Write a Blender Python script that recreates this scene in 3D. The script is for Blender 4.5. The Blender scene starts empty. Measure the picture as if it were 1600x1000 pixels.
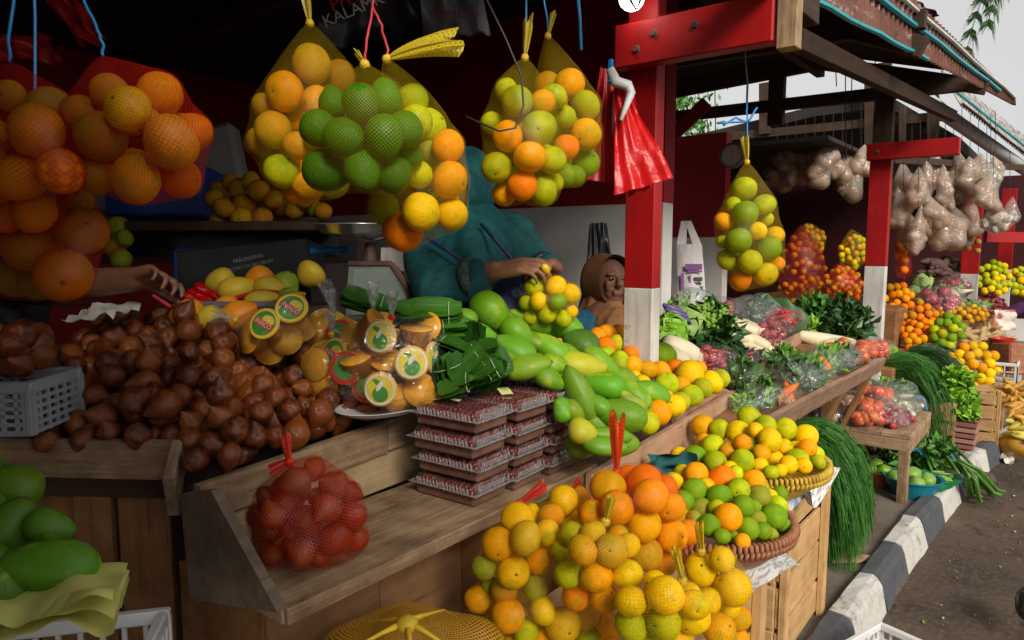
import bpy, bmesh, math, random
import numpy as np
from mathutils import Vector, Matrix, Euler, noise
from mathutils.bvhtree import BVHTree
S = bpy.context.scene
COL = S.collection
rnd = random.Random(7)
# ------------------------------------------------------------------ camera, world, sun, exposure
H = 1.38; FPX = 1100.0
yaw = math.atan2(872, FPX); pit = math.atan2(117, FPX)
FH = Vector((math.cos(yaw), math.sin(yaw), 0)); RT = Vector((math.sin(yaw), -math.cos(yaw), 0)); UZ = Vector((0, 0, 1))
FW = FH*math.cos(pit) - UZ*math.sin(pit); UP = FH*math.sin(pit) + UZ*math.cos(pit)
CP = Vector((0, 0, H))
cam_d = bpy.data.cameras.new('camera'); cam = bpy.data.objects.new('camera', cam_d); COL.objects.link(cam)
cam_d.sensor_width = 36; cam_d.lens = 36*FPX/1600; cam_d.clip_start = .03; cam_d.clip_end = 500
cam.matrix_world = Matrix(((RT.x, UP.x, -FW.x, CP.x), (RT.y, UP.y, -FW.y, CP.y), (RT.z, UP.z, -FW.z, CP.z), (0, 0, 0, 1)))
S.camera = cam
SUN_DIR = Vector((-.50, -.78, .60)).normalized()      # towards the sun
w = bpy.data.worlds.new('World'); S.world = w; w.use_nodes = True
nt = w.node_tree; nt.nodes.clear()
out = nt.nodes.new('ShaderNodeOutputWorld'); bg = nt.nodes.new('ShaderNodeBackground')
sky = nt.nodes.new('ShaderNodeTexSky'); sky.sky_type = 'NISHITA'; sky.sun_disc = False
sky.sun_elevation = math.asin(SUN_DIR.z); sky.sun_rotation = math.atan2(SUN_DIR.x, SUN_DIR.y)
sky.dust_density = 3; sky.air_density = 1.0
hsv = nt.nodes.new('ShaderNodeHueSaturation'); hsv.inputs['Saturation'].default_value = .10     # thin overcast: grey-white sky
cl = nt.nodes.new('ShaderNodeMix'); cl.data_type = 'RGBA'; cl.inputs[0].default_value = .65
cl.inputs[7].default_value = (6.6, 6.55, 6.5, 1)
nt.links.new(sky.outputs[0], hsv.inputs['Color']); nt.links.new(hsv.outputs[0], cl.inputs[6])
nt.links.new(cl.outputs[2], bg.inputs[0]); nt.links.new(bg.outputs[0], out.inputs[0])
bg.inputs[1].default_value = .051
sd = bpy.data.lights.new('sun', 'SUN'); so = bpy.data.objects.new('sun', sd); COL.objects.link(so)
sd.energy = 1.45; sd.angle = math.radians(20); sd.color = (1, .92, .80)
so.rotation_euler = SUN_DIR.to_track_quat('Z', 'Y').to_euler(); so.location = (0, -5, 8)
vs = S.view_settings; vs.view_transform = 'Standard'; vs.look = 'None'; vs.exposure = 1.26; vs.gamma = 1; vs.use_curve_mapping = False
S.render.engine = 'CYCLES'
cy = S.cycles; cy.use_denoising = True; cy.max_bounces = 6; cy.diffuse_bounces = 4; cy.glossy_bounces = 2; cy.transmission_bounces = 3
cy.transparent_max_bounces = 24; cy.caustics_reflective = False; cy.caustics_refractive = False; cy.sample_clamp_indirect = 4
# ------------------------------------------------------------------ projection helpers (lay things out in metres)
def Dr(px, py): return FW + RT*((px-800)/FPX) - UP*((py-500)/FPX)
def P(px, py, d): return CP + Dr(px, py)*d
def G(px, py, z): v = Dr(px, py); return CP + v*((z-H)/v.z)
def Yp(px, py, y): v = Dr(px, py); return CP + v*(y/v.y)
def Xp(px, py, x): v = Dr(px, py); return CP + v*(x/v.x)
def pr(p):
    v = Vector(p)-CP; d = v.dot(FW); return (800+FPX*v.dot(RT)/d, 500-FPX*v.dot(UP)/d, d)
def dplane(*q):                                        # plane through three (px,py,d): 1/d is linear in px,py
    A = np.array([[a, b, 1] for a, b, c in q]); k = np.linalg.solve(A, np.array([1/c for a, b, c in q]))
    return lambda x, y: 1/(k[0]*x+k[1]*y+k[2])
# ------------------------------------------------------------------ object helpers
WM = {}
def link(o, M, parent=None):
    COL.objects.link(o)
    if parent is not None:
        o.parent = parent; o.matrix_basis = WM[parent.name].inverted() @ M
    else: o.matrix_basis = M
    WM[o.name] = M
    return o
def tag(o, label=None, cat=None, group=None, kind=None):
    if label: o['label'] = label
    if cat: o['category'] = cat
    if group: o['group'] = group
    if kind: o['kind'] = kind
    return o
def thing(name, label, cat, loc=(0, 0, 0), group=None, M=None):
    o = bpy.data.objects.new(name, None); o.empty_display_size = .05
    link(o, M or Matrix.Translation(Vector(loc))); return tag(o, label, cat, group)
def inst(name, me, M, parent=None, color=None):
    o = bpy.data.objects.new(name, me); link(o, M, parent)
    if color: o.color = color
    return o
def MT(v): return Matrix.Translation(Vector(v))
def MB(x, y, z, loc):                                  # matrix from three axes
    return Matrix(((x[0], y[0], z[0], loc[0]), (x[1], y[1], z[1], loc[1]), (x[2], y[2], z[2], loc[2]), (0, 0, 0, 1)))
def SC(a, b=None, c=None): return Matrix.Diagonal((a, a if b is None else b, a if c is None else c, 1))
def axis_m(x, up, loc):
    x = Vector(x).normalized(); up = Vector(up); y = up.cross(x)
    if y.length < 1e-5: y = Vector((0, 1, 0)).cross(x)
    y.normalize(); z = x.cross(y); return MB(x, y, z, loc)
def rrot(r=rnd): return Euler((r.uniform(0, 6.28), r.uniform(0, 6.28), r.uniform(0, 6.28))).to_matrix().to_4x4()
class B:
    def __init__(s): s.v = []; s.f = []; s.m = []; s.uv = None
    def add(s, vs, fs, mi=0):
        k = len(s.v); s.v += [tuple(p) for p in vs]; s.f += [tuple(i+k for i in f) for f in fs]; s.m += [mi]*len(fs)
    def box(s, c, d, M=None, ch=0.0, mi=0):
        x, y, z = d[0]/2, d[1]/2, d[2]/2; c = Vector(c)
        if ch <= 0:
            vs = [Vector((a*x, b*y, e*z)) for a in (-1, 1) for b in (-1, 1) for e in (-1, 1)]
            fs = [(0, 1, 3, 2), (4, 6, 7, 5), (0, 4, 5, 1), (2, 3, 7, 6), (0, 2, 6, 4), (1, 5, 7, 3)]
        else:
            vs = []; idx = {}
            for a in (-1, 1):
                for b in (-1, 1):
                    for e in (-1, 1):
                        for k in range(3):
                            idx[(a, b, e, k)] = len(vs)
                            vs.append(Vector((a*(x-(ch if k != 0 else 0)), b*(y-(ch if k != 1 else 0)), e*(z-(ch if k != 2 else 0)))))
            fs = []
            def q(*l): fs.append(tuple(idx[i] for i in l))
            for t in (-1, 1):
                q((t, -1, -1, 0), (t, 1, -1, 0), (t, 1, 1, 0), (t, -1, 1, 0)); q((-1, t, -1, 1), (1, t, -1, 1), (1, t, 1, 1), (-1, t, 1, 1)); q((-1, -1, t, 2), (1, -1, t, 2), (1, 1, t, 2), (-1, 1, t, 2))
                for u in (-1, 1):
                    q((t, u, -1, 0), (t, u, 1, 0), (t, u, 1, 1), (t, u, -1, 1)); q((t, -1, u, 0), (t, 1, u, 0), (t, 1, u, 2), (t, -1, u, 2)); q((-1, t, u, 1), (1, t, u, 1), (1, t, u, 2), (-1, t, u, 2))
                    for r in (-1, 1): q((t, u, r, 0), (t, u, r, 1), (t, u, r, 2))
        s.add([c+((M @ v) if M else v) for v in vs], fs, mi); return s
    def tube(s, path, r, n=6, mi=0, caps=True):
        path = [Vector(p) for p in path]; vs = []; fs = []; m = len(path); prev = None
        for i, p in enumerate(path):
            t = (path[min(i+1, m-1)]-path[max(i-1, 0)]).normalized()
            a = prev if prev is not None else (Vector((0, 0, 1)) if abs(t.z) < .9 else Vector((1, 0, 0)))
            a = (a-t*a.dot(t)).normalized(); b = t.cross(a); prev = a; rr = r[i] if isinstance(r, (list, tuple)) else r
            vs += [p+(a*math.cos(2*math.pi*k/n)+b*math.sin(2*math.pi*k/n))*rr for k in range(n)]
        for i in range(m-1):
            for k in range(n): fs.append((i*n+k, i*n+(k+1) % n, (i+1)*n+(k+1) % n, (i+1)*n+k))
        if caps: fs += [tuple(range(n-1, -1, -1)), tuple(range((m-1)*n, m*n))]
        s.add(vs, fs, mi); return s
    def lathe(s, prof, n=16, c=(0, 0, 0), M=None, mi=0, wob=None):
        vs = []; fs = []; c = Vector(c); m = len(prof)
        for i, (r, z) in enumerate(prof):
            for k in range(n):
                a = 2*math.pi*k/n; q = r*(wob(a, i) if wob else 1); v = Vector((q*math.cos(a), q*math.sin(a), z)); vs.append(c+((M @ v) if M else v))
        for i in range(m-1):
            for k in range(n): fs.append((i*n+k, i*n+(k+1) % n, (i+1)*n+(k+1) % n, (i+1)*n+k))
        s.add(vs, fs, mi); return s
    def ell(s, c, d, M=None, n=12, m=8, mi=0, fn=None):
        vs = []; fs = []; c = Vector(c)
        for i in range(m+1):
            t = math.pi*i/m
            for k in range(n):
                a = 2*math.pi*k/n; u = Vector((math.sin(t)*math.cos(a), math.sin(t)*math.sin(a), math.cos(t)))
                v = Vector((u.x*d[0], u.y*d[1], u.z*d[2])) if fn is None else fn(u)
                vs.append(c+((M @ v) if M else v))
        for i in range(m):
            for k in range(n): fs.append((i*n+k, (i+1)*n+k, (i+1)*n+(k+1) % n, i*n+(k+1) % n))
        s.add(vs, fs, mi); return s
    def grid(s, fn, nu, nv, mi=0):
        vs = [fn(i/nu, j/nv) for j in range(nv+1) for i in range(nu+1)]
        fs = [(j*(nu+1)+i, j*(nu+1)+i+1, (j+1)*(nu+1)+i+1, (j+1)*(nu+1)+i) for j in range(nv) for i in range(nu)]
        s.add(vs, fs, mi); return s
    def prism(s, poly, off, mi=0):                      # poly of 3-D points, extruded by off
        n = len(poly); off = Vector(off); vs = [Vector(p) for p in poly]+[Vector(p)+off for p in poly]
        s.add(vs, [tuple(range(n-1, -1, -1)), tuple(range(n, 2*n))]+[(i, (i+1) % n, n+(i+1) % n, n+i) for i in range(n)], mi); return s
    def mesh(s, name, mats, smooth=False, org=None, weld=0):
        me = bpy.data.meshes.new(name); o = Vector(org) if org is not None else Vector((0, 0, 0))
        me.from_pydata([(p[0]-o.x, p[1]-o.y, p[2]-o.z) for p in s.v], [], s.f)
        for mt in (mats if isinstance(mats, (list, tuple)) else [mats]): me.materials.append(mt)
        me.polygons.foreach_set('material_index', s.m)
        if smooth: me.polygons.foreach_set('use_smooth', [True]*len(s.f))
        if weld or True:
            bm = bmesh.new(); bm.from_mesh(me)
            if weld: bmesh.ops.remove_doubles(bm, verts=bm.verts, dist=weld)
            bmesh.ops.recalc_face_normals(bm, faces=bm.faces); bm.to_mesh(me); bm.free()
        me.update(); return me
    def obj(s, name, mats, parent=None, smooth=False, org=None, weld=0):
        if org is None: org = WM[parent.name].translation if parent is not None else Vector(np.mean(np.array(s.v), axis=0))
        me = s.mesh(name, mats, smooth, None, weld)
        M = MT(org)
        if parent is not None: M = MT(org)
        me.transform(M.inverted()); return inst(name, me, M, parent)
def plank(name, A, Bp, up, wd, t, m, parent=None, ch=.002, kind=None, warp=0):
    A = Vector(A); Bp = Vector(Bp); L = (Bp-A).length; b = B(); b.box((0, 0, 0), (L, t, wd), ch=min(ch, t*.3))
    if warp:
        rr = random.Random(int(L*1e5)); b.v = [(x+rr.uniform(-1, 1)*warp*.6, y+rr.uniform(-.3, .3)*warp, z+rr.uniform(-1, 1)*warp) for x, y, z in b.v]
    o = inst(name, b.mesh(name, m), axis_m(Bp-A, up, (A+Bp)/2), parent)
    if kind: o['kind'] = kind
    return o
# ------------------------------------------------------------------ materials
class NT:
    def __init__(s, name):
        s.m = bpy.data.materials.new(name); s.m.use_nodes = True; s.t = s.m.node_tree; s.t.nodes.clear()
        s.out = s.n('OutputMaterial')
    def n(s, ty, **k):
        x = s.t.nodes.new('ShaderNode'+ty)
        for a, b in k.items(): setattr(x, a, b)
        return x
    def l(s, a, b): s.t.links.new(a, b)
    def setv(s, sock, v):
        if hasattr(v, 'is_output') or isinstance(v, bpy.types.NodeSocket): s.l(v, sock)
        else: sock.default_value = v
    def math(s, op, a, b=0.0, c=None, clamp=False):
        x = s.n('Math', operation=op, use_clamp=clamp); s.setv(x.inputs[0], a); s.setv(x.inputs[1], b)
        if c is not None: s.setv(x.inputs[2], c)
        return x.outputs[0]
    def mix(s, f, a, b):
        x = s.n('Mix', data_type='RGBA'); s.setv(x.inputs[0], f); s.setv(x.inputs[6], a); s.setv(x.inputs[7], b); return x.outputs[2]
    def noise(s, vec, scale, det=3, rough=.55): 
        x = s.n('TexNoise'); s.l(vec, x.inputs['Vector']); x.inputs['Scale'].default_value = scale; x.inputs['Detail'].default_value = det; x.inputs['Roughness'].default_value = rough; return x.outputs['Fac']
    def ramp(s, f, a, b):                              # linear map a..b -> 0..1
        x = s.n('MapRange'); s.setv(x.inputs[0], f); x.inputs[1].default_value = a; x.inputs[2].default_value = b; return x.outputs[0]
    def coord(s, scale=(1, 1, 1), rand=20.0, which='Object'):
        tc = s.n('TexCoord'); oi = s.n('ObjectInfo'); mp = s.n('Mapping'); mp.inputs['Scale'].default_value = scale
        s.l(tc.outputs[which], mp.inputs['Vector'])
        if rand: s.l(s.math('MULTIPLY', oi.outputs['Random'], rand), mp.inputs['Location'])
        return mp.outputs[0]
    def bump(s, h, st, dist=.01):
        x = s.n('Bump'); x.inputs['Strength'].default_value = st; x.inputs['Distance'].default_value = dist; s.l(h, x.inputs['Height']); return x.outputs[0]
    def bsdf(s, col, rough=.5, nrm=None, metal=0, spec=.5, alpha=1, sub=0, trans=0):
        x = s.n('BsdfPrincipled'); s.setv(x.inputs['Base Color'], col); s.setv(x.inputs['Roughness'], rough); s.setv(x.inputs['Metallic'], metal)
        s.setv(x.inputs['Specular IOR Level'], spec); s.setv(x.inputs['Alpha'], alpha)
        if nrm is not None: s.l(nrm, x.inputs['Normal'])
        return x.outputs[0]
    def done(s, sh): s.l(sh, s.out.inputs[0]); return s.m
def C(*c): return (c[0], c[1], c[2], 1)
def pm(name, c1, c2=None, scale=8, rough=.6, bump=.0, metal=0, bscale=None, spec=.4, lo=.35, hi=.65, st=(1, 1, 1)):
    t = NT(name); v = t.coord(st)
    f = t.ramp(t.noise(v, scale, 5), lo, hi)
    col = t.mix(f, C(*c1), C(*(c2 or [k*.75 for k in c1])))
    nr = t.bump(t.noise(v, bscale or scale*4, 4), bump, .01) if bump else None
    return t.done(t.bsdf(col, rough, nr, metal, spec))
def wood(name, dark, light, rough=.75, gs=1.0, stain=.5):
    t = NT(name); v = t.coord((1.6*gs, 26*gs, 26*gs), 30); v2 = t.coord((1, 1, 1), 30)
    g = t.noise(v, 2.2, 8, .65); f = t.ramp(t.math('MULTIPLY_ADD', t.noise(v2, 14, 4, .6), .5, t.math('MULTIPLY', g, .5)), .34, .64); col = t.mix(f, C(*dark), C(*light))
    bl = t.ramp(t.noise(v2, 5, 5, .6), .52, .72); col = t.mix(t.math('MULTIPLY', bl, stain), col, C(*[k*.45 for k in dark]))
    vo = t.noise(v, 9, 2); ck = t.ramp(vo, .66, .7); col = t.mix(t.math('MULTIPLY', ck, .5), col, C(*[k*.3 for k in dark]))
    return t.done(t.bsdf(col, rough, t.bump(g, .35, .006), 0, .25))
def fruit(name, patch, rough=.38, pore=.25, frk=.5, pscale=1.1, frc=(.25, .12, .03), pores=22):
    t = NT(name); oi = t.n('ObjectInfo'); v = t.coord((1, 1, 1), 60)
    n1 = t.noise(v, pscale, 3); th = t.math('SUBTRACT', 1.0, oi.outputs['Alpha'])
    f = t.math('MULTIPLY', t.math('SUBTRACT', n1, t.math('MULTIPLY_ADD', th, .5, .16)), 2.6, clamp=True)
    col = t.mix(f, oi.outputs['Color'], C(*patch))
    n2 = t.noise(v, 6, 6, .7); col = t.mix(t.math('MULTIPLY', t.ramp(n2, .54, .70), frk), col, C(*frc))
    n3 = t.noise(v, 2.0, 3); hs = t.n('HueSaturation'); t.l(col, hs.inputs['Color']); t.l(t.math('MULTIPLY_ADD', n3, .5, .75), hs.inputs['Value'])
    nr = t.bump(t.noise(v, pores, 2), pore, .03) if pore else None
    return t.done(t.bsdf(hs.outputs[0], t.math('MULTIPLY_ADD', n2, .25, rough-.05), nr, 0, .11))
def netm(name, c, width=.16, film=0.0, rough=.45):
    t = NT(name); uv = t.n('TexCoord'); sx = t.n('SeparateXYZ'); t.l(uv.outputs['UV'], sx.inputs[0])
    a = t.math('FRACT', t.math('ADD', sx.outputs[0], sx.outputs[1])); b = t.math('FRACT', t.math('SUBTRACT', sx.outputs[0], sx.outputs[1]))
    m = t.math('MAXIMUM', t.math('LESS_THAN', a, width), t.math('LESS_THAN', b, width))
    m = t.math('MAXIMUM', m, film)
    d = t.n('BsdfDiffuse'); d.inputs[0].default_value = C(*c); tl = t.n('BsdfTranslucent'); tl.inputs[0].default_value = C(*c)
    g = t.n('BsdfGlossy'); g.inputs['Roughness'].default_value = rough; g.inputs[0].default_value = C(.9, .9, .9)
    x1 = t.n('MixShader'); x1.inputs[0].default_value = .35; t.l(d.outputs[0], x1.inputs[1]); t.l(tl.outputs[0], x1.inputs[2])
    x2 = t.n('MixShader'); x2.inputs[0].default_value = .08; t.l(x1.outputs[0], x2.inputs[1]); t.l(g.outputs[0], x2.inputs[2])
    tr = t.n('BsdfTransparent'); x3 = t.n('MixShader'); t.l(m, x3.inputs[0]); t.l(tr.outputs[0], x3.inputs[1]); t.l(x2.outputs[0], x3.inputs[2])
    return t.done(x3.outputs[0])
def film(name, tint=(1, 1, 1), milk=.06, bscale=14, bst=.9, gl=.5):
    t = NT(name); v = t.coord((1, 1, 1), 30); nz = t.n('TexNoise'); t.l(v, nz.inputs['Vector']); nz.inputs['Scale'].default_value = bscale; nz.inputs['Detail'].default_value = 3; nz.inputs['Distortion'].default_value = 1.5
    nr = t.bump(nz.outputs['Fac'], bst, .03)
    tr = t.n('BsdfTransparent'); tr.inputs[0].default_value = C(*tint); g = t.n('BsdfGlossy'); g.inputs['Roughness'].default_value = .12; t.l(nr, g.inputs['Normal'])
    d = t.n('BsdfDiffuse'); d.inputs[0].default_value = C(.85*tint[0], .85*tint[1], .85*tint[2])
    lw = t.n('LayerWeight'); lw.inputs[0].default_value = .35; t.l(nr, lw.inputs['Normal'])
    a = t.n('MixShader'); a.inputs[0].default_value = milk; t.l(tr.outputs[0], a.inputs[1]); t.l(d.outputs[0], a.inputs[2])
    f = t.math('MULTIPLY_ADD', lw.outputs['Facing'], gl, .05, clamp=True)
    b = t.n('MixShader'); t.l(f, b.inputs[0]); t.l(a.outputs[0], b.inputs[1]); t.l(g.outputs[0], b.inputs[2])
    return t.done(b.outputs[0])
M_ = {}
def mk():
    m = M_
    m['road'] = None
    t = NT('asphalt'); v = t.coord((1, 1, 1), 0); n1 = t.noise(v, 1.3, 6, .65); n2 = t.noise(v, 45, 4, .7); n3 = t.noise(v, 6, 5, .7)
    col = t.mix(t.ramp(n1, .38, .66), C(.045, .033, .026), C(.13, .088, .060)); col = t.mix(t.math('MULTIPLY', t.ramp(n2, .5, .8), .8), col, C(.20, .15, .11)); col = t.mix(t.math('MULTIPLY', t.ramp(n3, .56, .66), .8), col, C(.04, .022, .014))
    m['road'] = t.done(t.bsdf(col, .85, t.bump(n2, .6, .006), 0, .25))
    m['pave'] = pm('paving_concrete', (.2, .165, .13), (.12, .09, .068), 3, .9, .4, bscale=60)
    for nm, a, b_ in (('kerb_white', (.52, .50, .46), (.10, .09, .08)), ('kerb_black', (.075, .078, .088), (.04, .04, .045))):
        t = NT(nm); v = t.coord((1, 1, 1), 9); n1 = t.noise(v, 22, 8, .75); n2 = t.noise(v, 4, 4)
        f = t.math('MULTIPLY', t.ramp(n1, .50, .62), t.ramp(n2, .35, .65)); col = t.mix(t.math('MULTIPLY', f, .85), C(*a), C(*b_)); col = t.mix(t.math('MULTIPLY', t.ramp(n2, .55, .75), .3), col, C(.25, .19, .14))
        m[nm] = t.done(t.bsdf(col, .8, t.bump(n1, .5, .006), 0, .3))
    def paint(name, c1, c2, under, rough):
        t = NT(name); v = t.coord((1, 1, 1), 12); n1 = t.noise(v, 5, 5); n2 = t.noise(v, 26, 8, .75); n3 = t.noise(t.coord((40, 40, 3), 12), 1.2, 4, .6); n4 = t.noise(v, 2.5, 3)
        col = t.mix(t.ramp(n1, .35, .7), C(*c1), C(*c2)); col = t.mix(t.math('MULTIPLY', t.ramp(n3, .5, .75), .45), col, C(*[k*.35+.01 for k in c2])); col = t.mix(t.math('MULTIPLY', t.ramp(n2, .59, .63), t.ramp(n4, .46, .6)), col, C(*under))
        return t.done(t.bsdf(col, rough, t.bump(n2, .25, .004), 0, .3))
    m['red'] = paint('red_paint', (.40, .007, .007), (.27, .005, .007), (.10, .05, .03), .5); m['white'] = paint('white_paint', (.68, .66, .61), (.50, .47, .42), (.25, .18, .12), .65)
    m['redwall'] = pm('dark_red_wall_paint', (.36, .007, .011), (.26, .006, .009), 2.5, .7, .1, bscale=20)
    m['wallwhite'] = pm('whitewashed_wall', (.76, .74, .70), (.58, .56, .52), 2.5, .85, .2, bscale=30, lo=.4, hi=.75)
    m['wood_grey'] = wood('weathered_grey_wood', (.16, .092, .048), (.46, .315, .185), .85, 1.5, .75)
    m['wood_ply'] = wood('light_plywood', (.46, .31, .16), (.64, .46, .26), .7, .9, .5)
    m['wood_brown'] = wood('brown_boards', (.15, .064, .024), (.30, .145, .056), .75, .7)
    m['wood_panel'] = wood('stained_plywood', (.20, .10, .045), (.33, .18, .085), .7, .5, .8)
    m['wood_crate'] = wood('pale_crate_wood', (.38, .21, .085), (.60, .38, .17), .75, .8, .4)
    m['wood_dark'] = wood('dark_roof_timber', (.035, .022, .015), (.085, .05, .03), .85)
    m['wood_pink'] = wood('pinkish_board', (.36, .2, .12), (.52, .32, .2), .75, .8, .3)
    m['orange'] = fruit('orange_peel', (.20, .32, .006), .34, .16, .6, .75, (.30, .13, .02))
    t = NT('mango_skin'); oi = t.n('ObjectInfo'); v = t.coord((1, 1, 1), 60); n1 = t.noise(v, 1.1, 3); th = t.math('SUBTRACT', 1.0, oi.outputs['Alpha'])
    f = t.math('MULTIPLY', t.math('SUBTRACT', n1, t.math('MULTIPLY_ADD', th, .5, .25)), 4.0, clamp=True); col = t.mix(f, oi.outputs['Color'], C(.44, .47, .02))
    vo = t.n('TexVoronoi'); t.l(v, vo.inputs['Vector']); vo.inputs['Scale'].default_value = 17; col = t.mix(t.math('MULTIPLY', t.ramp(vo.outputs['Distance'], .14, .06), .35), col, C(.42, .50, .12))
    n2 = t.noise(v, 3.2, 6, .75); col = t.mix(t.math('MULTIPLY', t.ramp(n2, .63, .68), .85), col, C(.035, .03, .012)); n3 = t.noise(v, 9, 5, .7); col = t.mix(t.math('MULTIPLY', t.ramp(n3, .62, .7), .45), col, C(.10, .08, .02)); n4 = t.noise(v, 1.7, 4); col = t.mix(t.math('MULTIPLY', t.ramp(n4, .5, .75), .10), col, C(.38, .46, .30))
    m['mango'] = t.done(t.bsdf(col, t.math('MULTIPLY_ADD', n4, .3, .26), t.bump(n3, .12, .02), 0, .3))
    m['avocado'] = fruit('avocado_skin', (.06, .16, .012), .24, .20, .5, 1.5, (.10, .07, .02), 12)
    t = NT('snakefruit_skin'); oi = t.n('ObjectInfo'); v = t.coord((1, 1, 1), 40); vo = t.n('TexVoronoi'); t.l(v, vo.inputs['Vector']); vo.inputs['Scale'].default_value = 15; vo.feature = 'F1'
    n1 = t.noise(v, 1.6, 4); col = t.mix(t.ramp(n1, .38, .68), oi.outputs['Color'], C(.28, .07, .014)); col = t.mix(t.math('MULTIPLY', t.ramp(vo.outputs['Distance'], .4, .8), .30), col, C(.03, .010, .006))
    m['salak'] = t.done(t.bsdf(col, t.math('MULTIPLY_ADD', n1, .22, .12), t.bump(vo.outputs['Distance'], .25, .03), 0, .5))
    m['stem'] = pm('stem_brown', (.14, .085, .03), (.07, .05, .02), 9, .8)
    m['stemg'] = pm('stem_green', (.10, .15, .03), (.05, .08, .02), 9, .7)
    m['net_y'] = netm('yellow_netting', (.60, .42, .004), .075, .0); m['net_r'] = netm('red_netting', (.55, .008, .002), .11, .13); m['net_o'] = netm('orange_netting', (.85, .14, .006), .08, .015)
    m['net_g'] = netm('gold_netting', (.80, .42, .02), .30, .02); m['net_red2'] = netm('red_tight_netting', (.70, .010, .002), .12, .10)
    m['tail_y'] = netm('yellow_net_tail', (.72, .58, .02), .4, .45); m['tail_r'] = netm('red_net_tail', (.8, .04, .02), .5, .5); m['tail_o'] = netm('orange_net_tail', (.9, .12, .01), .5, .5)
    m['blue'] = pm('blue_raffia', (.02, .25, .62), None, 20, .4); m['pink'] = pm('pink_raffia', (.75, .06, .10), None, 20, .45); m['redstr'] = pm('red_raffia', (.8, .03, .015), None, 20, .45); m['yelstr'] = pm('yellow_raffia', (.75, .5, .03), None, 20, .45)
    m['wire'] = pm('dark_wire', (.03, .028, .028), None, 10, .5); m['steel'] = pm('steel', (.75, .75, .75), (.6, .6, .6), 8, .22, 0, .75); m['rust'] = pm('rusty_metal', (.16, .09, .06), (.06, .035, .03), 12, .7, .3, .3)
    m['film'] = film('clear_plastic', (1, 1, 1), .02, 20, 1, .24); m['film_milk'] = film('cloudy_plastic_bag', (.96, 1, .98), .08, 22, 1, .42); m['film_box'] = film('clamshell_plastic', (.97, .96, .97), .02, 9, .8, .38)
    m['film_tan'] = film('tan_dusty_plastic', (.80, .66, .54), .30, 12, 1, .14); m['film_red'] = film('thin_red_film', (.95, .15, .08), .35, 10)
    m['basket_w'] = pm('white_plastic', (.72, .72, .72), (.6, .6, .6), 5, .4); m['basket_y'] = pm('yellow_rattan', (.62, .42, .04), (.4, .24, .03), 30, .55, .3); m['basket_p'] = pm('brown_rattan', (.36, .15, .07), (.22, .085, .04), 30, .6, .3)
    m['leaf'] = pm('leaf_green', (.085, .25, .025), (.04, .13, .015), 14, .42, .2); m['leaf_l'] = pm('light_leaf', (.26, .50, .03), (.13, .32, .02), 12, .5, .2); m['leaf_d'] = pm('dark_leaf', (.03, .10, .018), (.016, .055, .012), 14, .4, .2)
    t = NT('banana_leaf'); v = t.coord((4, 90, 4), 40); n1 = t.noise(v, 1.2, 4); oi = t.n('ObjectInfo'); col = t.mix(oi.outputs['Random'], C(.012, .052, .006), C(.05, .17, .014)); col = t.mix(t.math('MULTIPLY', t.ramp(n1, .4, .7), .5), col, C(.012, .05, .006)); m['leaf_w'] = t.done(t.bsdf(col, .35, t.bump(n1, .5, .004), 0, .45)); m['herb'] = pm('feathery_green', (.05, .20, .015), (.02, .10, .01), 20, .6)
    m['paper_y'] = pm('yellow_paper', (.74, .72, .22), (.62, .60, .15), 6, .8, .1); m['tagpaper'] = pm('pale_green_label_paper', (.62, .66, .26), (.54, .58, .22), 8, .7)
    m['black'] = pm('black_plastic', (.012, .012, .014), (.02, .02, .022), 6, .35, .2); m['grey'] = pm('grey_plastic', (.17, .17, .19), (.11, .11, .125), 6, .4, .3); m['ink_w'] = pm('white_print', (.6, .6, .6), None, 5, .6); m['ink_r'] = pm('red_print', (.5, .02, .03), None, 5, .6)
    t = NT('newspaper'); v = t.coord((1, 1, 1), 9); n1 = t.noise(t.coord((30, 160, 60), 9), 1.0, 2); n2 = t.noise(v, 9, 2)
    col = t.mix(t.math('MULTIPLY', t.ramp(n1, .5, .56), .55), C(.62, .62, .60), C(.12, .12, .14)); col = t.mix(t.ramp(n2, .62, .66), col, C(.2, .34, .52)); m['news'] = t.done(t.bsdf(col, .85))
mk()
# ------------------------------------------------------------------ ground, kerb
m = M_
def struct(o): o['kind'] = 'structure'; return o
b = B(); n = 40
b.add([(-60, -60, 0), (90, -60, 0), (90, 60, 0), (-60, 60, 0)], [(0, 1, 2, 3)]); struct(b.obj('road', m['road'], org=(0, 0, 0)))
KP = [(-3, .68), (1.5, .62), (2.5, .583), (3.55, .55), (4.85, .462), (5.2, .415), (6.5, .18), (8.5, -.30), (12, -1.3), (20, -4.2)]
def kerb_at(x):
    for (a, c), (d, e) in zip(KP, KP[1:]):
        if a <= x <= d: return c+(e-c)*(x-a)/(d-a)
    return KP[-1][1]
b = B(); xs = [p[0] for p in KP]
vs = [(x, kerb_at(x), .1) for x in xs]+[(x, 14, .1) for x in xs]; k = len(xs)
b.add(vs, [(i, i+1, k+i+1, k+i) for i in range(k-1)]); struct(b.obj('pavement', m['pave'], org=(0, 0, .1)))
kerb = bpy.data.objects.new('kerb', None); link(kerb, MT((2, .6, 0))); kerb['kind'] = 'structure'
x = 2.49-.38*9; i = 0
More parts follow.
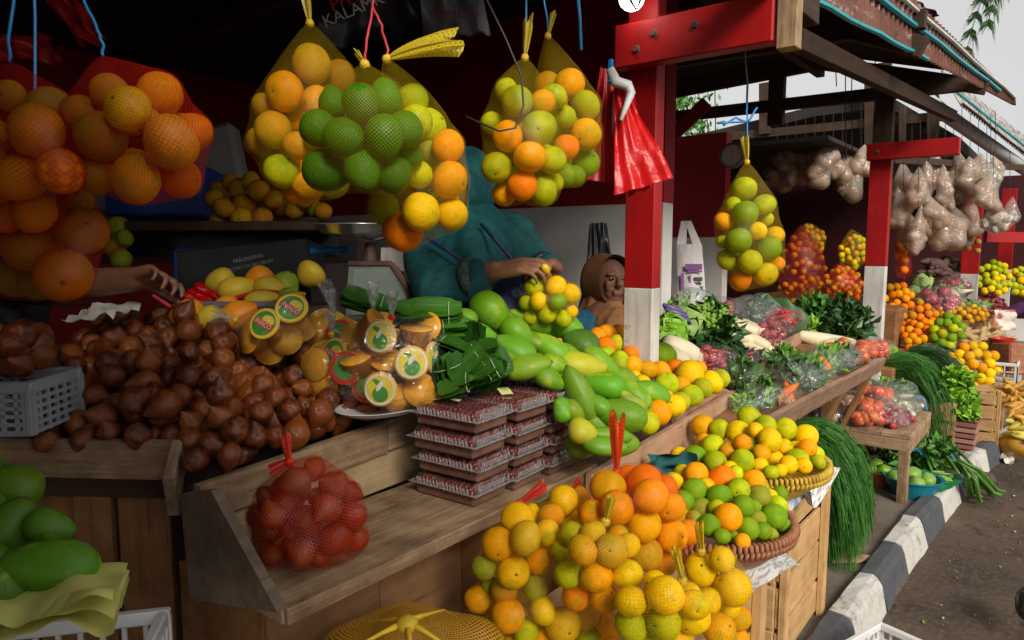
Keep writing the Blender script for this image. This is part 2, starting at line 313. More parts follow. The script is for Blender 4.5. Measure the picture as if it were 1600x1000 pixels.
while x < 12:
    L = .38*(1 if x < 6 else 1.6); x2 = x+L*.985
    p, q = Vector((x, kerb_at(x), 0)), Vector((x2, kerb_at(x2), 0)); t = (q-p).normalized(); nn = Vector((t.y, -t.x, 0))
    prof = [(0, 0), (0, .118), (.010, .13), (.055, .131), (.078, .122), (.09, .10), (.112, 0)]
    b = B(); NS = 4; ring = []
    rr = random.Random(i)
    for s_ in range(NS+1):
        o = p.lerp(q, s_/NS); ring += [o+nn*(a+rr.uniform(-.004, .004)*(a > 0))+Vector((0, 0, c+rr.uniform(-.003, .003)*(c > .05))) for a, c in prof]
    kk = len(prof); fs = [(s_*kk+j, s_*kk+j+1, (s_+1)*kk+j+1, (s_+1)*kk+j) for s_ in range(NS) for j in range(kk-1)]+[tuple(range(kk)), tuple(NS*kk+j for j in range(kk-1, -1, -1))]
    b.add(ring, fs); b.obj('kerb_stone', m['kerb_white'] if i % 2 else m['kerb_black'], kerb, smooth=False)
    x += L; i += 1
# litter on the road
for j in range(70):
    rr = random.Random(j+50); px, py = rr.uniform(1400, 1600), rr.uniform(730, 990); g = G(px, py, .006)
    if g.y > kerb_at(g.x)-.2: continue
    b = B(); s_ = rr.uniform(.004, .014); b.add([(g.x-s_, g.y, .005), (g.x, g.y-s_*.5, .012), (g.x+s_*1.2, g.y+s_*.3, .006), (g.x, g.y+s_*.6, .010)], [(0, 1, 2, 3)])
    nmx = rr.choice([('leaf_scrap', 'leaf_l', 'green leaf scrap'), ('paper_scrap', 'white', 'white paper scrap'), ('leaf_scrap', 'wood_brown', 'dry brown leaf scrap'), ('leaf_scrap', 'wood_brown', 'dry brown leaf scrap'), ('pebble', 'pave', 'small grey pebble'), ('pebble', 'wood_grey', 'small tan pebble')])
    tag(b.obj(nmx[0], m[nmx[1]]), nmx[2]+' lying loose on the dirty asphalt', 'litter', 'litter scattered on the asphalt')
# ------------------------------------------------------------------ walls
M_['maroon'] = pm('dark_maroon_paint', (.05, .003, .005), (.03, .002, .004), 2.5, .75)  # red wall paint with the deep stall's shade put into its colour
def wall(name, label, x0, x1, y0, y1, zb, zt, z0=.1):
    t = thing(name, label, 'wall', ((x0+x1)/2, (y0+y1)/2, z0))
    b = B(); b.box(((x0+x1)/2, (y0+y1)/2, (z0+zb)/2), (x1-x0, y1-y0, zb-z0)); b.obj('white_lower_wall', m['wallwhite'], t)
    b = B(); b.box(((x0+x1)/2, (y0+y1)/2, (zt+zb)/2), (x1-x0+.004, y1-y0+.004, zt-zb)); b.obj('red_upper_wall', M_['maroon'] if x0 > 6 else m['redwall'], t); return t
wall('partition_wall', 'half white half dark red wall behind the seller in teal', 3.0, 3.1, 1.49, 4.4, 1.575, 2.66)
wall('partition_wall', 'red and white wall behind the white carrier bag', 5.2, 5.3, 2.08, 6.0, 1.44, 2.22)
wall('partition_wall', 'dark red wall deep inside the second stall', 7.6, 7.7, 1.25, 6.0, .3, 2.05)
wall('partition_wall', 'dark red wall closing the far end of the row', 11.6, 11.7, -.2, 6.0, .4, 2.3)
wall('back_wall', 'dark back wall of the fruit stall behind hanging bags', -2.6, 3.0, 4.4, 4.5, .4, 2.56)
wall('back_wall', 'dark back wall of the vegetable stall', 3.1, 14.0, 6.0, 6.1, 1.1, 2.0)
wall('end_wall', 'dark end wall closing the near end of the fruit stall', -2.7, -2.6, 1.3, 4.5, .4, 2.56)
# ------------------------------------------------------------------ posts with red cantilever beams
def post(label, x0, x1, y0, y1, zb, zt, beam=None, group='red and white stall posts'):
    t = thing('stall_post', label, 'post', ((x0+x1)/2, (y0+y1)/2, .1), group)
    b = B(); b.box(((x0+x1)/2, (y0+y1)/2, (zb+.1)/2), (x1-x0, y1-y0, zb-.1), ch=.003); b.obj('white_base', m['white'], t)
    b = B(); b.box(((x0+x1)/2, (y0+y1)/2, (zb+zt)/2), (x1-x0, y1-y0, zt-zb), ch=.003); b.obj('red_shaft', m['red'], t)
    if beam:
        bx0, bx1, by0, by1, bz0, bz1, bolts = beam
        b = B(); b.box(((bx0+bx1)/2, (by0+by1)/2, (bz0+bz1)/2), (bx1-bx0, by1-by0, bz1-bz0), ch=.004); b.obj('beam', m['red'], t)
        for (y, z) in bolts:
            b = B(); b.lathe([(0, -.008), (.008, -.008), (.009, -.002), (.013, 0), (.013, .004)], 8, (bx0, y, z), Matrix.Rotation(math.pi/2, 4, 'Y')); b.obj('bolt', m['rust'], t)
    return t
post('near red and white post beside the orange tray', 1.954, 2.008, 1.0, 1.10, 1.247, 2.2, (1.898, 1.952, .645, 1.115, 1.905, 2.03, [(1.04, 1.95), (.985, 1.985), (.86, 1.985)]))
post('second red and white post behind the chilli bags', 4.9, 4.97, .91, 1.03, 1.247, 2.0, (4.838, 4.898, .55, 1.04, 1.90, 2.0, [(.98, 1.95)]))
for px0, px1, pyb, d, lab in ((1505, 1525, 428, 6.5, 'third post, standing among the sweet potatoes and garlic'), (1561, 1577, 421, 8.5, 'farthest short red and white post beside hanging bananas')):
    p, q = P(px0, pyb, d), P(px1, pyb, d); wd = (q-p).length; c = (p+q)/2
    post(lab, c.x-wd*.25, c.x+wd*.25, c.y-wd*.6, c.y+wd*.6, c.z, 2.05)
# wooden batten at beam end, with eave purlin
t = thing('roof_prop', 'dark timber prop above the second post under the eave', 'timber', (4.93, .97, 2.0)); plank('timber', (4.935, .97, 2.0), (4.935, .97, 2.42), (0, 1, 0), .11, .06, m['wood_dark'], t)
t = thing('roof_batten', 'short upright timber at the end of the red beam', 'timber', (1.925, .61, 1.9))
plank('timber', (1.93, .613, 1.885), (1.93, .613, 2.3), (0, 1, 0), .05, .05, m['wood_grey'], t)
# ------------------------------------------------------------------ roofs
def eave(x):
    if x < 2.27: return .60, 2.11+max(0, .0)
    f = (x-2.27)/(5.99-2.27); return .60+(.377-.60)*f, 2.115+(2.326-2.115)*f
roof = thing('stall_roof', 'low dark timber roof over the fruit stall', 'roof', (2, 1.4, 2.5))
def corr(name, mt, pts, parent, amp=.012, wl=.075, nv=3, flip=False):   # corrugated sheet: bottom edge a->b, top edge c->d
    a, b_, c, d = [Vector(p) for p in pts]; L = (b_-a).length; nu = max(8, int(L/wl*6)); nn = (b_-a).cross(c-a).normalized()
    bb = B(); bb.grid(lambda u, v: (a.lerp(b_, u).lerp(c.lerp(d, u), v)+nn*math.sin(u*L/wl*2*math.pi)*amp), nu, nv); bb.grid(lambda u, v: (a.lerp(b_, u).lerp(c.lerp(d, u), v)+nn*(math.sin(u*L/wl*2*math.pi)*amp+.0025)), nu, nv)
    return bb.obj(name, mt, parent, smooth=True)
dk = pm('dark_roof_sheet', (.035, .028, .025), (.02, .017, .016), 5, .85)  # near-black brown sheet, tone varied at random
XS = [-2.8, 0, 2.27, 3.6, 5.0]
for x0, x1 in zip(XS, XS[1:]):
    (ya, za), (yb, zb) = eave(x0), eave(x1)
    x1 += .06; corr('roof_sheet', dk, ((x0, ya+.10, za+.125), (x1, yb+.10, zb+.125), (x0, 1.40, 2.64), (x1, 1.40, 2.64)), roof)
    corr('roof_sheet', dk, ((x0, 1.36, 2.625), (x1, 1.36, 2.625), (x0, 4.52, 2.45), (x1, 4.52, 2.45)), roof)
corr('roof_sheet', dk, ((-2.8, -1.1, 2.06), (.04, -1.1, 2.06), (-2.8, .62, 2.165), (.04, .62, 2.165)), roof)     # unseen awning added to keep the sun off the near end
for x in (-1.5, .2, 1.9, 3.4, 4.9):
    y, z = eave(x); nm = 'rafter'
    plank(nm, (x, y, z+.005), (x, 1.35, 2.545), (1, 0, 0), .05, .08, m['wood_dark'], roof); plank(nm, (x, 1.37, 2.548), (x, 4.4, 2.40), (1, 0, 0), .05, .09, m['wood_dark'], roof)
for x in (.2, 3.4, 4.9):
    plank('tie_beam', (x, eave(x)[0], 2.30), (x, 4.38, 2.34), (0, 0, 1), .075, .05, m['wood_dark'], roof)
plank('king_post', (4.9, 1.62, 2.18), (4.9, 1.62, 2.50), (0, 1, 0), .10, .06, m['wood_dark'], roof)
plank('brace', P(1040, 222, 5.0), P(1105, 160, 4.9), (0, 0, 1), .09, .05, m['redwall'], roof)
plank('purlin', (0.3, 1.36, 2.50), (4.95, 1.36, 2.50), (0, 0, 1), .07, .05, m['wood_dark'], roof)
plank('purlin', (-2.6, .66, 2.07), (2.27, .66, 2.07), (0, 0, 1), .08, .05, m['wood_dark'], roof)
plank('purlin', P(1216, 48, 2.05), P(1490, 182, 4.4), (0, 0, 1), .065, .04, wood('brown_eave_timber', (.022, .011, .006), (.05, .025, .012), .85), roof)
# corrugated skirt along the eave, with its painted edges
br = NT('rusty_red_sheet'); v = br.coord((1, 1, 1), 9); n1 = br.noise(v, 7, 6, .7); n2 = br.noise(br.coord((2, 30, 30), 9), 1.5, 5, .7)
col = br.mix(br.ramp(n1, .4, .7), C(.21, .085, .06), C(.10, .04, .03)); col = br.mix(br.math('MULTIPLY', br.ramp(n2, .56, .66), .8), col, C(.5, .42, .36)); br = br.done(br.bsdf(col, .75))
gr = pm('grey_zinc_sheet', (.38, .37, .35), (.14, .13, .12), 16, .65, .2, lo=.42, hi=.62)
teal = pm('teal_paint', (.02, .36, .42), (.03, .26, .30), 12, .5)
A = P(1255, -8, 2.1); E = P(1585, 165, 4.8); A2 = A+Vector((-.05, -.01, .26)); E2 = E+Vector((-.12, .0, .035))
sk = thing('eave_sheet', 'rusty red corrugated sheet with teal edge along the eave', 'roof sheet', A.lerp(E, .5))
corr('sheet', br, (A, E, A2, E2), sk, .010, .062, 5)
def strip(name, a, b_, mt, par, r=.010): bb = B(); bb.tube([a.lerp(b_, i/8)+Vector((0, 0, .004*math.sin(i*2))) for i in range(9)], r, 6); return bb.obj(name, mt, par)
off = Vector((0, -.018, 0))
strip('teal_edge', A.lerp(A2, .5)+off, A.lerp(A2, .42).lerp(E.lerp(E2, .2), .82)+off, teal, sk, .011)
strip('teal_edge', A+off+Vector((0, 0, -.012)), A.lerp(E, .36)+off+Vector((0, 0, -.01)), teal, sk, .010)
strip('white_edge', A.lerp(A2, .78)+off, E.lerp(E2, .8)+off-(E-A)*.02, m['white'], sk, .009)
A = P(1500, 163, 5.3); E = P(1660, 290, 7.2); A2 = A+Vector((.1, .16, .30)); E2 = E+Vector((.1, .16, .34))
sk = thing('eave_sheet', 'pale grey corrugated sheet with thin teal line, second roof', 'roof sheet', A.lerp(E, .5))
corr('sheet', gr, (A, E, A2, E2), sk, .010, .06, 5); strip('teal_edge', A.lerp(A2, .35)+off, E.lerp(E2, .4)+off, teal, sk, .012); strip('gutter_edge', A+off, E+off, m['wood_dark'], sk, .01)
bb = B(); bb.tube([A+Vector((-.25, .25, .08)), A+Vector((.4, .12, -.02)), A.lerp(E, .6)+Vector((0, .05, -.07)), E+Vector((0, 0, -.08))], .055, 10); bb.obj('gutter_pipe', pm('pale_pipe', (.5, .5, .5), (.35, .35, .36), 5, .5), sk, smooth=True)
t = thing('roof_overhang', 'dark corrugated corner of the higher roof against the sky', 'roof', P(1400, 0, 3.5))
a, b_, c, d = P(1300, -75, 3.2), P(1470, 24, 3.5), P(1340, -20, 3.3), P(1424, 36, 3.55)
corr('sheet', dk, (c, d, a, b_), t, .008, .06, 2)
# next roofs down the row: a dark slope with slits of sky under it
roof2 = thing('stall_roof', 'dark roof slope of the next stall behind the first', 'roof', (8, 2, 2.3))
X2 = 7.4
l0, l1 = Xp(1040, 222, X2), Xp(1275, 165, X2); r0 = Xp(1390, 150, X2); r1 = Xp(1500, 215, X2)
for a, c in ((l0+(l0-l1)*.6, l1), (l1, r0), (r0, r1)):
    b = B(); b.prism([a, c, c+Vector((0, 0, -.10)), a+Vector((0, 0, -.10))], (7, 0, 0)); b.obj('roof_slab', dk, roof2)
b = B(); b.box((6.4, 3.7, 2.135), (2.1, 4.6, .03)); b.obj('roof_slab', dk, roof2)  # slab added to keep sky light off the second stall's inner wall
b = B(); a, c = Xp(1130, 215, X2-.05), Xp(1480, 215, X2-.05); c.z = a.z
plank('tie_beam', a, c, (0, 0, 1), .08, .06, m['wood_dark'], roof2); plank('tie_beam', Xp(1255, 202, X2), Xp(1350, 196, X2), (0, 0, 1), .05, .05, m['wood_dark'], roof2)
for px, y0, y1, w_ in ((1195, 130, 210, .10), (1372, 100, 225, .22), (1458, 150, 225, .09), (1410, 165, 225, .05)):
    plank('post', Xp(px, y0, X2-.1), Xp(px, y1, X2-.1), (0, 1, 0), w_, .06, m['wood_dark'], roof2)
for px, y0, y1, d in ((1116, 125, 205, 4.0), (1320, 110, 250, 4.0), (1330, 112, 240, 4.1), (1366, 115, 175, 4.0), (1305, 118, 135, 4.0)):
    q0, q1 = P(px, y0, d), P(px+2, y1, d); q0.z = 2.45
    bb = B(); bb.tube([q0, q0.lerp(q1, .5)+Vector((.005, .004, 0)), q1], .003, 5); tag(bb.obj('hanging_string', m['wire']), 'thin loose string dangling from the rafters at x %d of the roof gap' % px if 0 else 'thin loose string dangling from the rafters against the sky', 'string', 'loose strings under the rafters')
# ------------------------------------------------------------------ palm tree
pt = thing('palm_tree', 'palm with a drooping feathery frond against the pale sky', 'tree', P(1850, 560, 11))
base = WM[pt.name].translation.copy(); base.z = 0; top = Vector((base.x, base.y, 6.1))
bb = B(); bb.tube([base.lerp(top, i/6)+Vector((.1*math.sin(i), 0, 0)) for i in range(7)], [.19-.012*i for i in range(7)], 10); bb.obj('trunk', m['wood_grey'], pt)
def frond(p0, p1, p2, wd, par, seed):
    rr = random.Random(seed); bb = B(); path = []
    for i in range(25):
        u = i/24; path.append(p0*(1-u)**2+p1*2*u*(1-u)+p2*u*u)
    bb.tube(path, [.022*(1-.8*i/24) for i in range(25)], 5)
    for i in range(1, 25):
        T = (path[i]-path[i-1]).normalized()
        for s_ in (-1, 1):
            for k in range(14):
                side = T.cross(Vector((rr.uniform(-.5, .5), rr.uniform(-.5, .5), 1))).normalized()*s_; L = wd*(.35+.65*math.sin(math.pi*min(1, .15+i/26)))*rr.uniform(.7, 1.1)
                o = path[i]+T*(k/14*.11); mid = o+(side*.7+T*.5)*L*.5+Vector((0, 0, -.10*L)); e = o+(side*.55+T*.6)*L+Vector((0, 0, -.55*L)); wv = T*.016
                bb.add([o-wv, o+wv, mid+wv, mid-wv, e], [(0, 1, 2, 3), (3, 2, 4)])
    return bb.obj('frond', m['leaf_d'], par)
frond(top, P(1590, -260, 10.6), P(1512, 72, 10), .75, pt, 3); frond(top, P(1610, -230, 10.4), P(1545, 30, 9.8), .7, pt, 13)
for i in range(7):
    a = i*.9+.3; q = top+Vector((math.cos(a)*1.3, math.sin(a)*1.3, .8)); e = top+Vector((math.cos(a)*2.6, math.sin(a)*2.6, -.7))
    px, py, d = pr(e)
    if d > 0 and px < 1660 and py > -200: continue
    frond(top, q, e, .5, pt, 20+i)
bt = thing('leafy_tree', 'leafy tree glimpsed through the gap under the roof', 'tree', (14, 6.5, 0))
bb = B(); bb.tube([(14, 6.5, 0), (14.1, 6.5, 2.2), (13.9, 6.4, 3.6)], [.16, .12, .06], 8); bb.obj('trunk', m['wood_dark'], bt)
rr = random.Random(4); bb = B()
for i in range(1600):
    c = P(rr.gauss(1030, 38), rr.gauss(185, 28), rr.uniform(13.5, 15)); R_ = rrot(rr); q = [c+(R_ @ Vector(t_))*.09 for t_ in ((-1, 0, 0), (0, -.4, 0), (1, 0, 0), (0, .4, 0))]; bb.add(q, [(0, 1, 2, 3)])
bb.obj('crown', m['leaf'], bt)
# ------------------------------------------------------------------ the counter of the fruit stall
ct = thing('market_counter', 'weathered wooden display counter with a long low front shelf', 'counter', (1.0, 1.05, .1))
SZ = .85
# left end: grazing plank over upright boards
L0, L1 = G(-60, 684, 1.0), G(288, 690, 1.0)
plank('rim_plank', L0-Vector((0, 0, .035)), L1-Vector((0, 0, .038)), (0, 0, 1), .075, .022, m['wood_grey'], ct, warp=.002)
lv = (L1-L0).normalized(); ln = Vector((lv.y, -lv.x, 0)); ln = -ln if ln.dot(Vector((-1, -.2, 0))) < 0 else ln
bk = -ln*.045
plank('rail', L0+bk-Vector((0, 0, .105)), L1+bk-Vector((0, 0, .105)), (0, 0, 1), .05, .02, m['wood_dark'], ct)
LL = (L1-L0).length; x = 0.0; rr = random.Random(3)
for i, wd in enumerate((.09, .10, .085, .115, .12, .085, .035, .06)):
    if x+wd > LL: break
    a = L0+lv*(x+wd/2)+bk*(1.0+.35*(i % 2))-Vector((0, 0, .125)); q = Vector((a.x, a.y, .1))
    plank('upright_board', a, q, lv, wd-.004, .018, m['wood_brown'] if i not in (4,) else m['wood_dark'], ct, warp=.0015); x += wd
# shelf with end panel
plank('shelf_board', (.555, 1.0, SZ-.0115), (1.44, 1.005, SZ-.0115), (0, 1, 0), .262, .023, m['wood_grey'], ct, warp=.0015)
plank('shelf_lip', (.560, .866, SZ-.010), (1.40, .872, SZ-.010), (0, 0, 1), .026, .012, m['wood_grey'], ct)
b = B(); X0 = .545
poly = [Xp(296, 768, X0), Xp(345, 762, X0), Xp(449, 950, X0), Xp(312, 932, X0)]; poly = [Vector((X0, p.y, p.z)) for p in poly]
b.prism(poly, (-.016, 0, 0)); b.obj('end_panel', wood('grey_end_panel', (.11, .075, .05), (.22, .16, .11), .8, .7), ct)
LA, LB = Vector((.60, 1.185, .958)), Vector((1.60, 1.247, .995)); lm = LA.lerp(LB, .46)
dn = Vector((0, 0, -.034))
plank('ledge_board', LA+dn, lm+dn-Vector((.002, 0, 0)), (0, 0, 1), .072, .02, m['wood_grey'], ct, warp=.002)
plank('ledge_board', lm+dn+Vector((.002, 0, .001)), LB+dn, (0, 0, 1), .07, .02, m['wood_grey'], ct, warp=.002)
plank('ledge_batten', LA+Vector((-.02, .06, -.03)), L1+Vector((-.01, .0, -.03)), (0, 0, 1), .09, .02, m['wood_grey'], ct)
for i, (u0, u1) in enumerate(((0, .30), (.305, .58), (.585, 1))):
    a, c = LA.lerp(LB, u0)+Vector((.003, .005, 0)), LA.lerp(LB, u1)+Vector((-.003, .005, 0)); a.z = c.z = .868
    plank('back_panel', a, c, (0, 0, 1), .10, .01, m['wood_ply'], ct)
for i, (x0, x1, mt) in enumerate(((.575, .80, 'wood_panel'), (.803, 1.02, 'wood_panel'), (1.023, 1.23, 'wood_brown'), (1.233, 1.44, 'wood_panel'))):
    b = B(); b.box(((x0+x1)/2, .945+.002*i, (SZ-.025+.1)/2), (x1-x0, .012, SZ-.025-.1), ch=.001); b.obj('front_panel', m[mt], ct)
b = B(); b.box((.58, 1.08, .46), (.014, .26, .72)); b.obj('side_panel', m['wood_brown'], ct)
# sloped fruit bed behind the ledge
bed = B(); bed.add([L0+bk*.9+Vector((0, 0, -.05)), L1+bk*.9+Vector((0, 0, -.05)), LA+Vector((0, .02, -.045)), LB+Vector((0, .02, -.045)), Vector((2.2, 1.75, 1.06)), Vector((.9, 2.0, 1.12)), Vector((.2, 2.4, 1.10))], [(0, 1, 6), (1, 5, 6), (1, 2, 5), (2, 3, 4), (2, 4, 5)]); bed.obj('sloping_bed', m['wood_dark'], ct)
# tray of the mangoes and oranges
TA, TB = G(920, 741, SZ), G(1146, 610, .845); TA.z = .85; TB.z = .845
tr_ = thing('fruit_tray', 'wooden tray board along the front of mangoes and oranges', 'tray', TA.lerp(TB, .5)-Vector((0, 0, .1)))
plank('front_board', TA-Vector((0, 0, .045)), TB-Vector((0, 0, .045)), (0, 0, 1), .09, .018, m['wood_pink'], tr_, warp=.0015)
plank('end_board', TA+Vector((.012, .011, -.045)), TA+Vector((.012, .20, -.045)), (0, 0, 1), .085, .016, m['wood_grey'], tr_)
plank('end_board', TB+Vector((-.012, .011, -.045)), TB+Vector((-.012, .32, .03)), (0, 0, 1), .085, .016, m['wood_pink'], tr_)
b = B(); b.add([TA+Vector((.02, .012, -.08)), TB+Vector((-.02, .012, -.08)), Vector((2.7, 1.75, 1.0)), Vector((1.75, 1.8, 1.06)), Vector((1.5, 1.26, .97))], [(0, 1, 2, 3, 4)]); b.obj('tray_bottom', m['wood_dark'], tr_)
for x in (1.5, 1.95, 2.5):
    y = TA.y+(TB.y-TA.y)*(x-TA.x)/(TB.x-TA.x)+.12; plank('leg', (x, y, .1), (x, y, .765), (1, 0, 0), .05, .04, m['wood_brown'], tr_)
b = B(); b.box((1.98, 1.06, .44), (1.0, .012, .64)); b.obj('apron_board', m['wood_dark'], tr_)
# ------------------------------------------------------------------ fruit meshes
def orange_mesh(seed, hi=True):
    rr = random.Random(seed); b = B(); k = rr.uniform(.84, .97); n_ = Vector((rr.uniform(0, 9), rr.uniform(0, 9), 0))
    def fn(u):
        q = .975+.05*min(.5, noise.noise(u*1.1+n_))
        z = u.z*k
        rad = math.hypot(u.x, u.y); dim = .07*math.exp(-(rad/.16)**2) if u.z > 0 else .03*math.exp(-(rad/.12)**2)
        return Vector((u.x*q, u.y*q, z*q-math.copysign(dim, u.z)))
    b.ell((0, 0, 0), (1, 1, 1), n=28 if hi else 12, m=18 if hi else 8, fn=fn)
    if hi: b.ell((0, 0, k-.065), (.085, .085, .045), n=7, m=4, mi=1)
    return b.mesh('orange', [m['orange'], m['stemg']], True)
OR = [orange_mesh(i) for i in range(7)]; ORL = [orange_mesh(9, False)]
def mango_mesh(seed):
    rr = random.Random(seed); b = B(); be = rr.uniform(.08, .16); n_ = Vector((seed*3.1, 0, 0))
    def fn(u):
        x = u.z; rad = math.hypot(u.x, u.y); a = math.atan2(u.y, u.x); q = (1-abs(x)**2.05)**.5 if abs(x) < 1 else 0
        w_ = q*(1-.20*x)*(1+.02*noise.noise(u*1.6+n_)); e = .10*math.exp(-((x+.86)/.12)**2)*math.sin(a)*0
        return Vector((x*(1+.03*(x > .8)), w_*math.cos(a)*1.0+be*(x*x-.3), w_*math.sin(a)*.92+e))
    b.ell((0, 0, 0), (1, 1, 1), n=26, m=22, fn=fn); b.ell((1.0, be*.7, 0), (.07, .16, .16), n=7, m=4, mi=1)
    return b.mesh('mango', [m['mango'], m['stem']], True)
MG = [mango_mesh(i) for i in range(3)]
def avo_mesh(seed):
    b = B(); n_ = Vector((seed*2.3, 1, 0))
    def fn(u):
        q = 1+.02*noise.noise(u*2.2+n_); x = u.z; w_ = (1-.16*x)
        return Vector((x*1.18*q, u.x*w_*q, u.y*w_*q))
    b.ell((0, 0, 0), (1, 1, 1), n=26, m=18, fn=fn); b.ell((1.15, 0, 0), (.06, .10, .10), n=7, m=4, mi=1)
    return b.mesh('avocado', [m['avocado'], m['stem']], True)
AV = [avo_mesh(i) for i in range(2)]
def salak_mesh(seed):
    rr = random.Random(seed); b = B(); n_ = Vector((seed*1.7, 2, 0)); f_ = rr.uniform(.86, 1.0); tl = rr.uniform(1.08, 1.40)
    def fn(u):
        x = u.z; a = math.atan2(u.y, u.x); t = math.acos(max(-1, min(1, x)))/math.pi     # 0 tip .. 1 butt
        X = tl*(1-2*t) if t < .5 else (1-2*t)*.92
        rr_ = math.sin(math.pi*t)**(1.0 if t < .5 else .66); q = 1+.12*noise.noise(u*1.6+n_)+.04*math.cos(3*a+seed)
        return Vector((X, rr_*math.cos(a)*q, rr_*math.sin(a)*q*f_))
    b.ell((0, 0, 0), (1, 1, 1), n=16, m=14, fn=fn)
    return b.mesh('snake_fruit', [m['salak']], True)
SL = [salak_mesh(i) for i in range(5)]
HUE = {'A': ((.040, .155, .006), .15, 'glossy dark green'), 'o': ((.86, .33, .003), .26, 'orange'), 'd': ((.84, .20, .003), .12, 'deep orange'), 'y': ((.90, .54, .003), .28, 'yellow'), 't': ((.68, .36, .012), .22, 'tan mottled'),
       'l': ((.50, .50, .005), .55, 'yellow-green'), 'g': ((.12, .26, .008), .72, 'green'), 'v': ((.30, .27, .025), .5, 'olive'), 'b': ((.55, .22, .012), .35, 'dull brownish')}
def hue(c, rr):
    (r, g, b_), a, nme = HUE[c]; k = rr.uniform(.86, 1.12); j = rr.uniform(.88, 1.12)
    return (min(1, r*k), min(1, g*k*j), b_*k, max(0, min(1, a+rr.uniform(-.15, .15))))
def where(nx, ny):
    v_ = 'upper' if ny < -.4 else 'lower' if ny > .4 else ''; h_ = 'left' if nx < -.4 else 'right' if nx > .4 else ''
    return (v_+' '+h_).strip()+' part' if (v_ or h_) else 'middle'
def relax(pts, rad, it=50, keep=.97, fixed=None):
    pts = [np.array(p) for p in pts]; X = np.array(pts); R_ = np.array(rad); c = np.array(CP); n_ = len(X)
    for _ in range(it):
        D_ = X[:, None]-X[None]; d = np.linalg.norm(D_, axis=2)+np.eye(n_)*9; ov = (R_[:, None]+R_[None])*keep-d
        I, J = np.where(np.triu(ov > 1e-4, 1))
        if len(I) == 0: break
        for i, j in zip(I, J):
            o = ov[i, j]; di, dj = np.linalg.norm(X[i]-c), np.linalg.norm(X[j]-c)
            far, near = (i, j) if di > dj else (j, i)
            u = (X[far]-c)/np.linalg.norm(X[far]-c); X[far] += u*o*.55
            u = (X[near]-c)/np.linalg.norm(X[near]-c); X[near] -= u*o*.12
    return [Vector(p) for p in X]
def parse(s): 
    o = []
    for t in s.split():
        q = t.split(','); o.append((float(q[0]), float(q[1]), float(q[2]), q[3]))
    return o
def scatter(lst, dfun, phrase, cat='orange', name='orange', meshes=OR, group=None, rs=1.05, back=None, keep=.90, lab=None, gr=1.05):
    """put one fruit per listed (px,py,radius,colour); returns centres and radii in metres"""
    F = parse(lst) if isinstance(lst, str) else lst; pts = []; rad = []
    for x, y, r, c in F: d = dfun(x, y); pts.append(P(x, y, d)); rad.append(r*d/FPX*rs)
    pts = relax(pts, rad, keep=keep)
    rad = [q*gr for q in rad]
    hid = []
    if back: hid = back(pts, rad)
    xs = [f[0] for f in F]; ys = [f[1] for f in F]; cx, cy_ = (min(xs)+max(xs))/2, (min(ys)+max(ys))/2; hw, hh = max(1, (max(xs)-min(xs))/2), max(1, (max(ys)-min(ys))/2)
    for i, ((x, y, r, c), p, q) in enumerate(zip(F, pts, rad)):
        rr = random.Random(int(x*31+y*7)); M = MT(p) @ rrot(rr) @ SC(q)
        o = inst(name, meshes[i % len(meshes)], M, None, hue(c, rr))
        tag(o, (lab or '%s %s in the %s of %s') % (HUE[c][2], cat, where((x-cx)/hw, (y-cy_)/hh), phrase), cat, group or cat+'s in '+phrase)
    for k, (p, q, c) in enumerate(hid):
        rr = random.Random(int(p.x*9000+p.z*777)); o = inst(name, meshes[k % len(meshes)], MT(p) @ rrot(rr) @ SC(q), None, hue(c, rr))
        tag(o, '%s %s hidden at the back of %s' % (HUE[c][2], cat, phrase), cat, group or cat+'s in '+phrase)
    return pts+[h[0] for h in hid], rad+[h[1] for h in hid]
# ------------------------------------------------------------------ net bags
def hull_bvh(pts, rad, extra, pad=.002):
    bm = bmesh.new()
    for p, r in zip(pts, rad):
        for i in range(9):
            t = math.pi*i/8
            for k in range(12 if 0 < i < 8 else 1):
                a = k*math.pi/6+i*.3; bm.verts.new(p+Vector((math.sin(t)*math.cos(a), math.sin(t)*math.sin(a), math.cos(t)))*(r+pad))
    for e in extra: bm.verts.new(e)
    g = bmesh.ops.convex_hull(bm, input=bm.verts[:]); 
    bad = [v for v in bm.verts if not v.link_faces]
    if bad: bmesh.ops.delete(bm, geom=bad, context='VERTS')
    bmesh.ops.triangulate(bm, faces=bm.faces); bv = BVHTree.FromBMesh(bm); bm.free(); return bv
def sph_exit(o, d, pts, rad, pad):
    best = 0
    for p, r in zip(pts, rad):
        r2 = r+pad; q = p-o; t = q.dot(d); h = q.length_squared-t*t
        if h < r2*r2:
            e = t+math.sqrt(r2*r2-h)
            if e > best: best = e
    return best
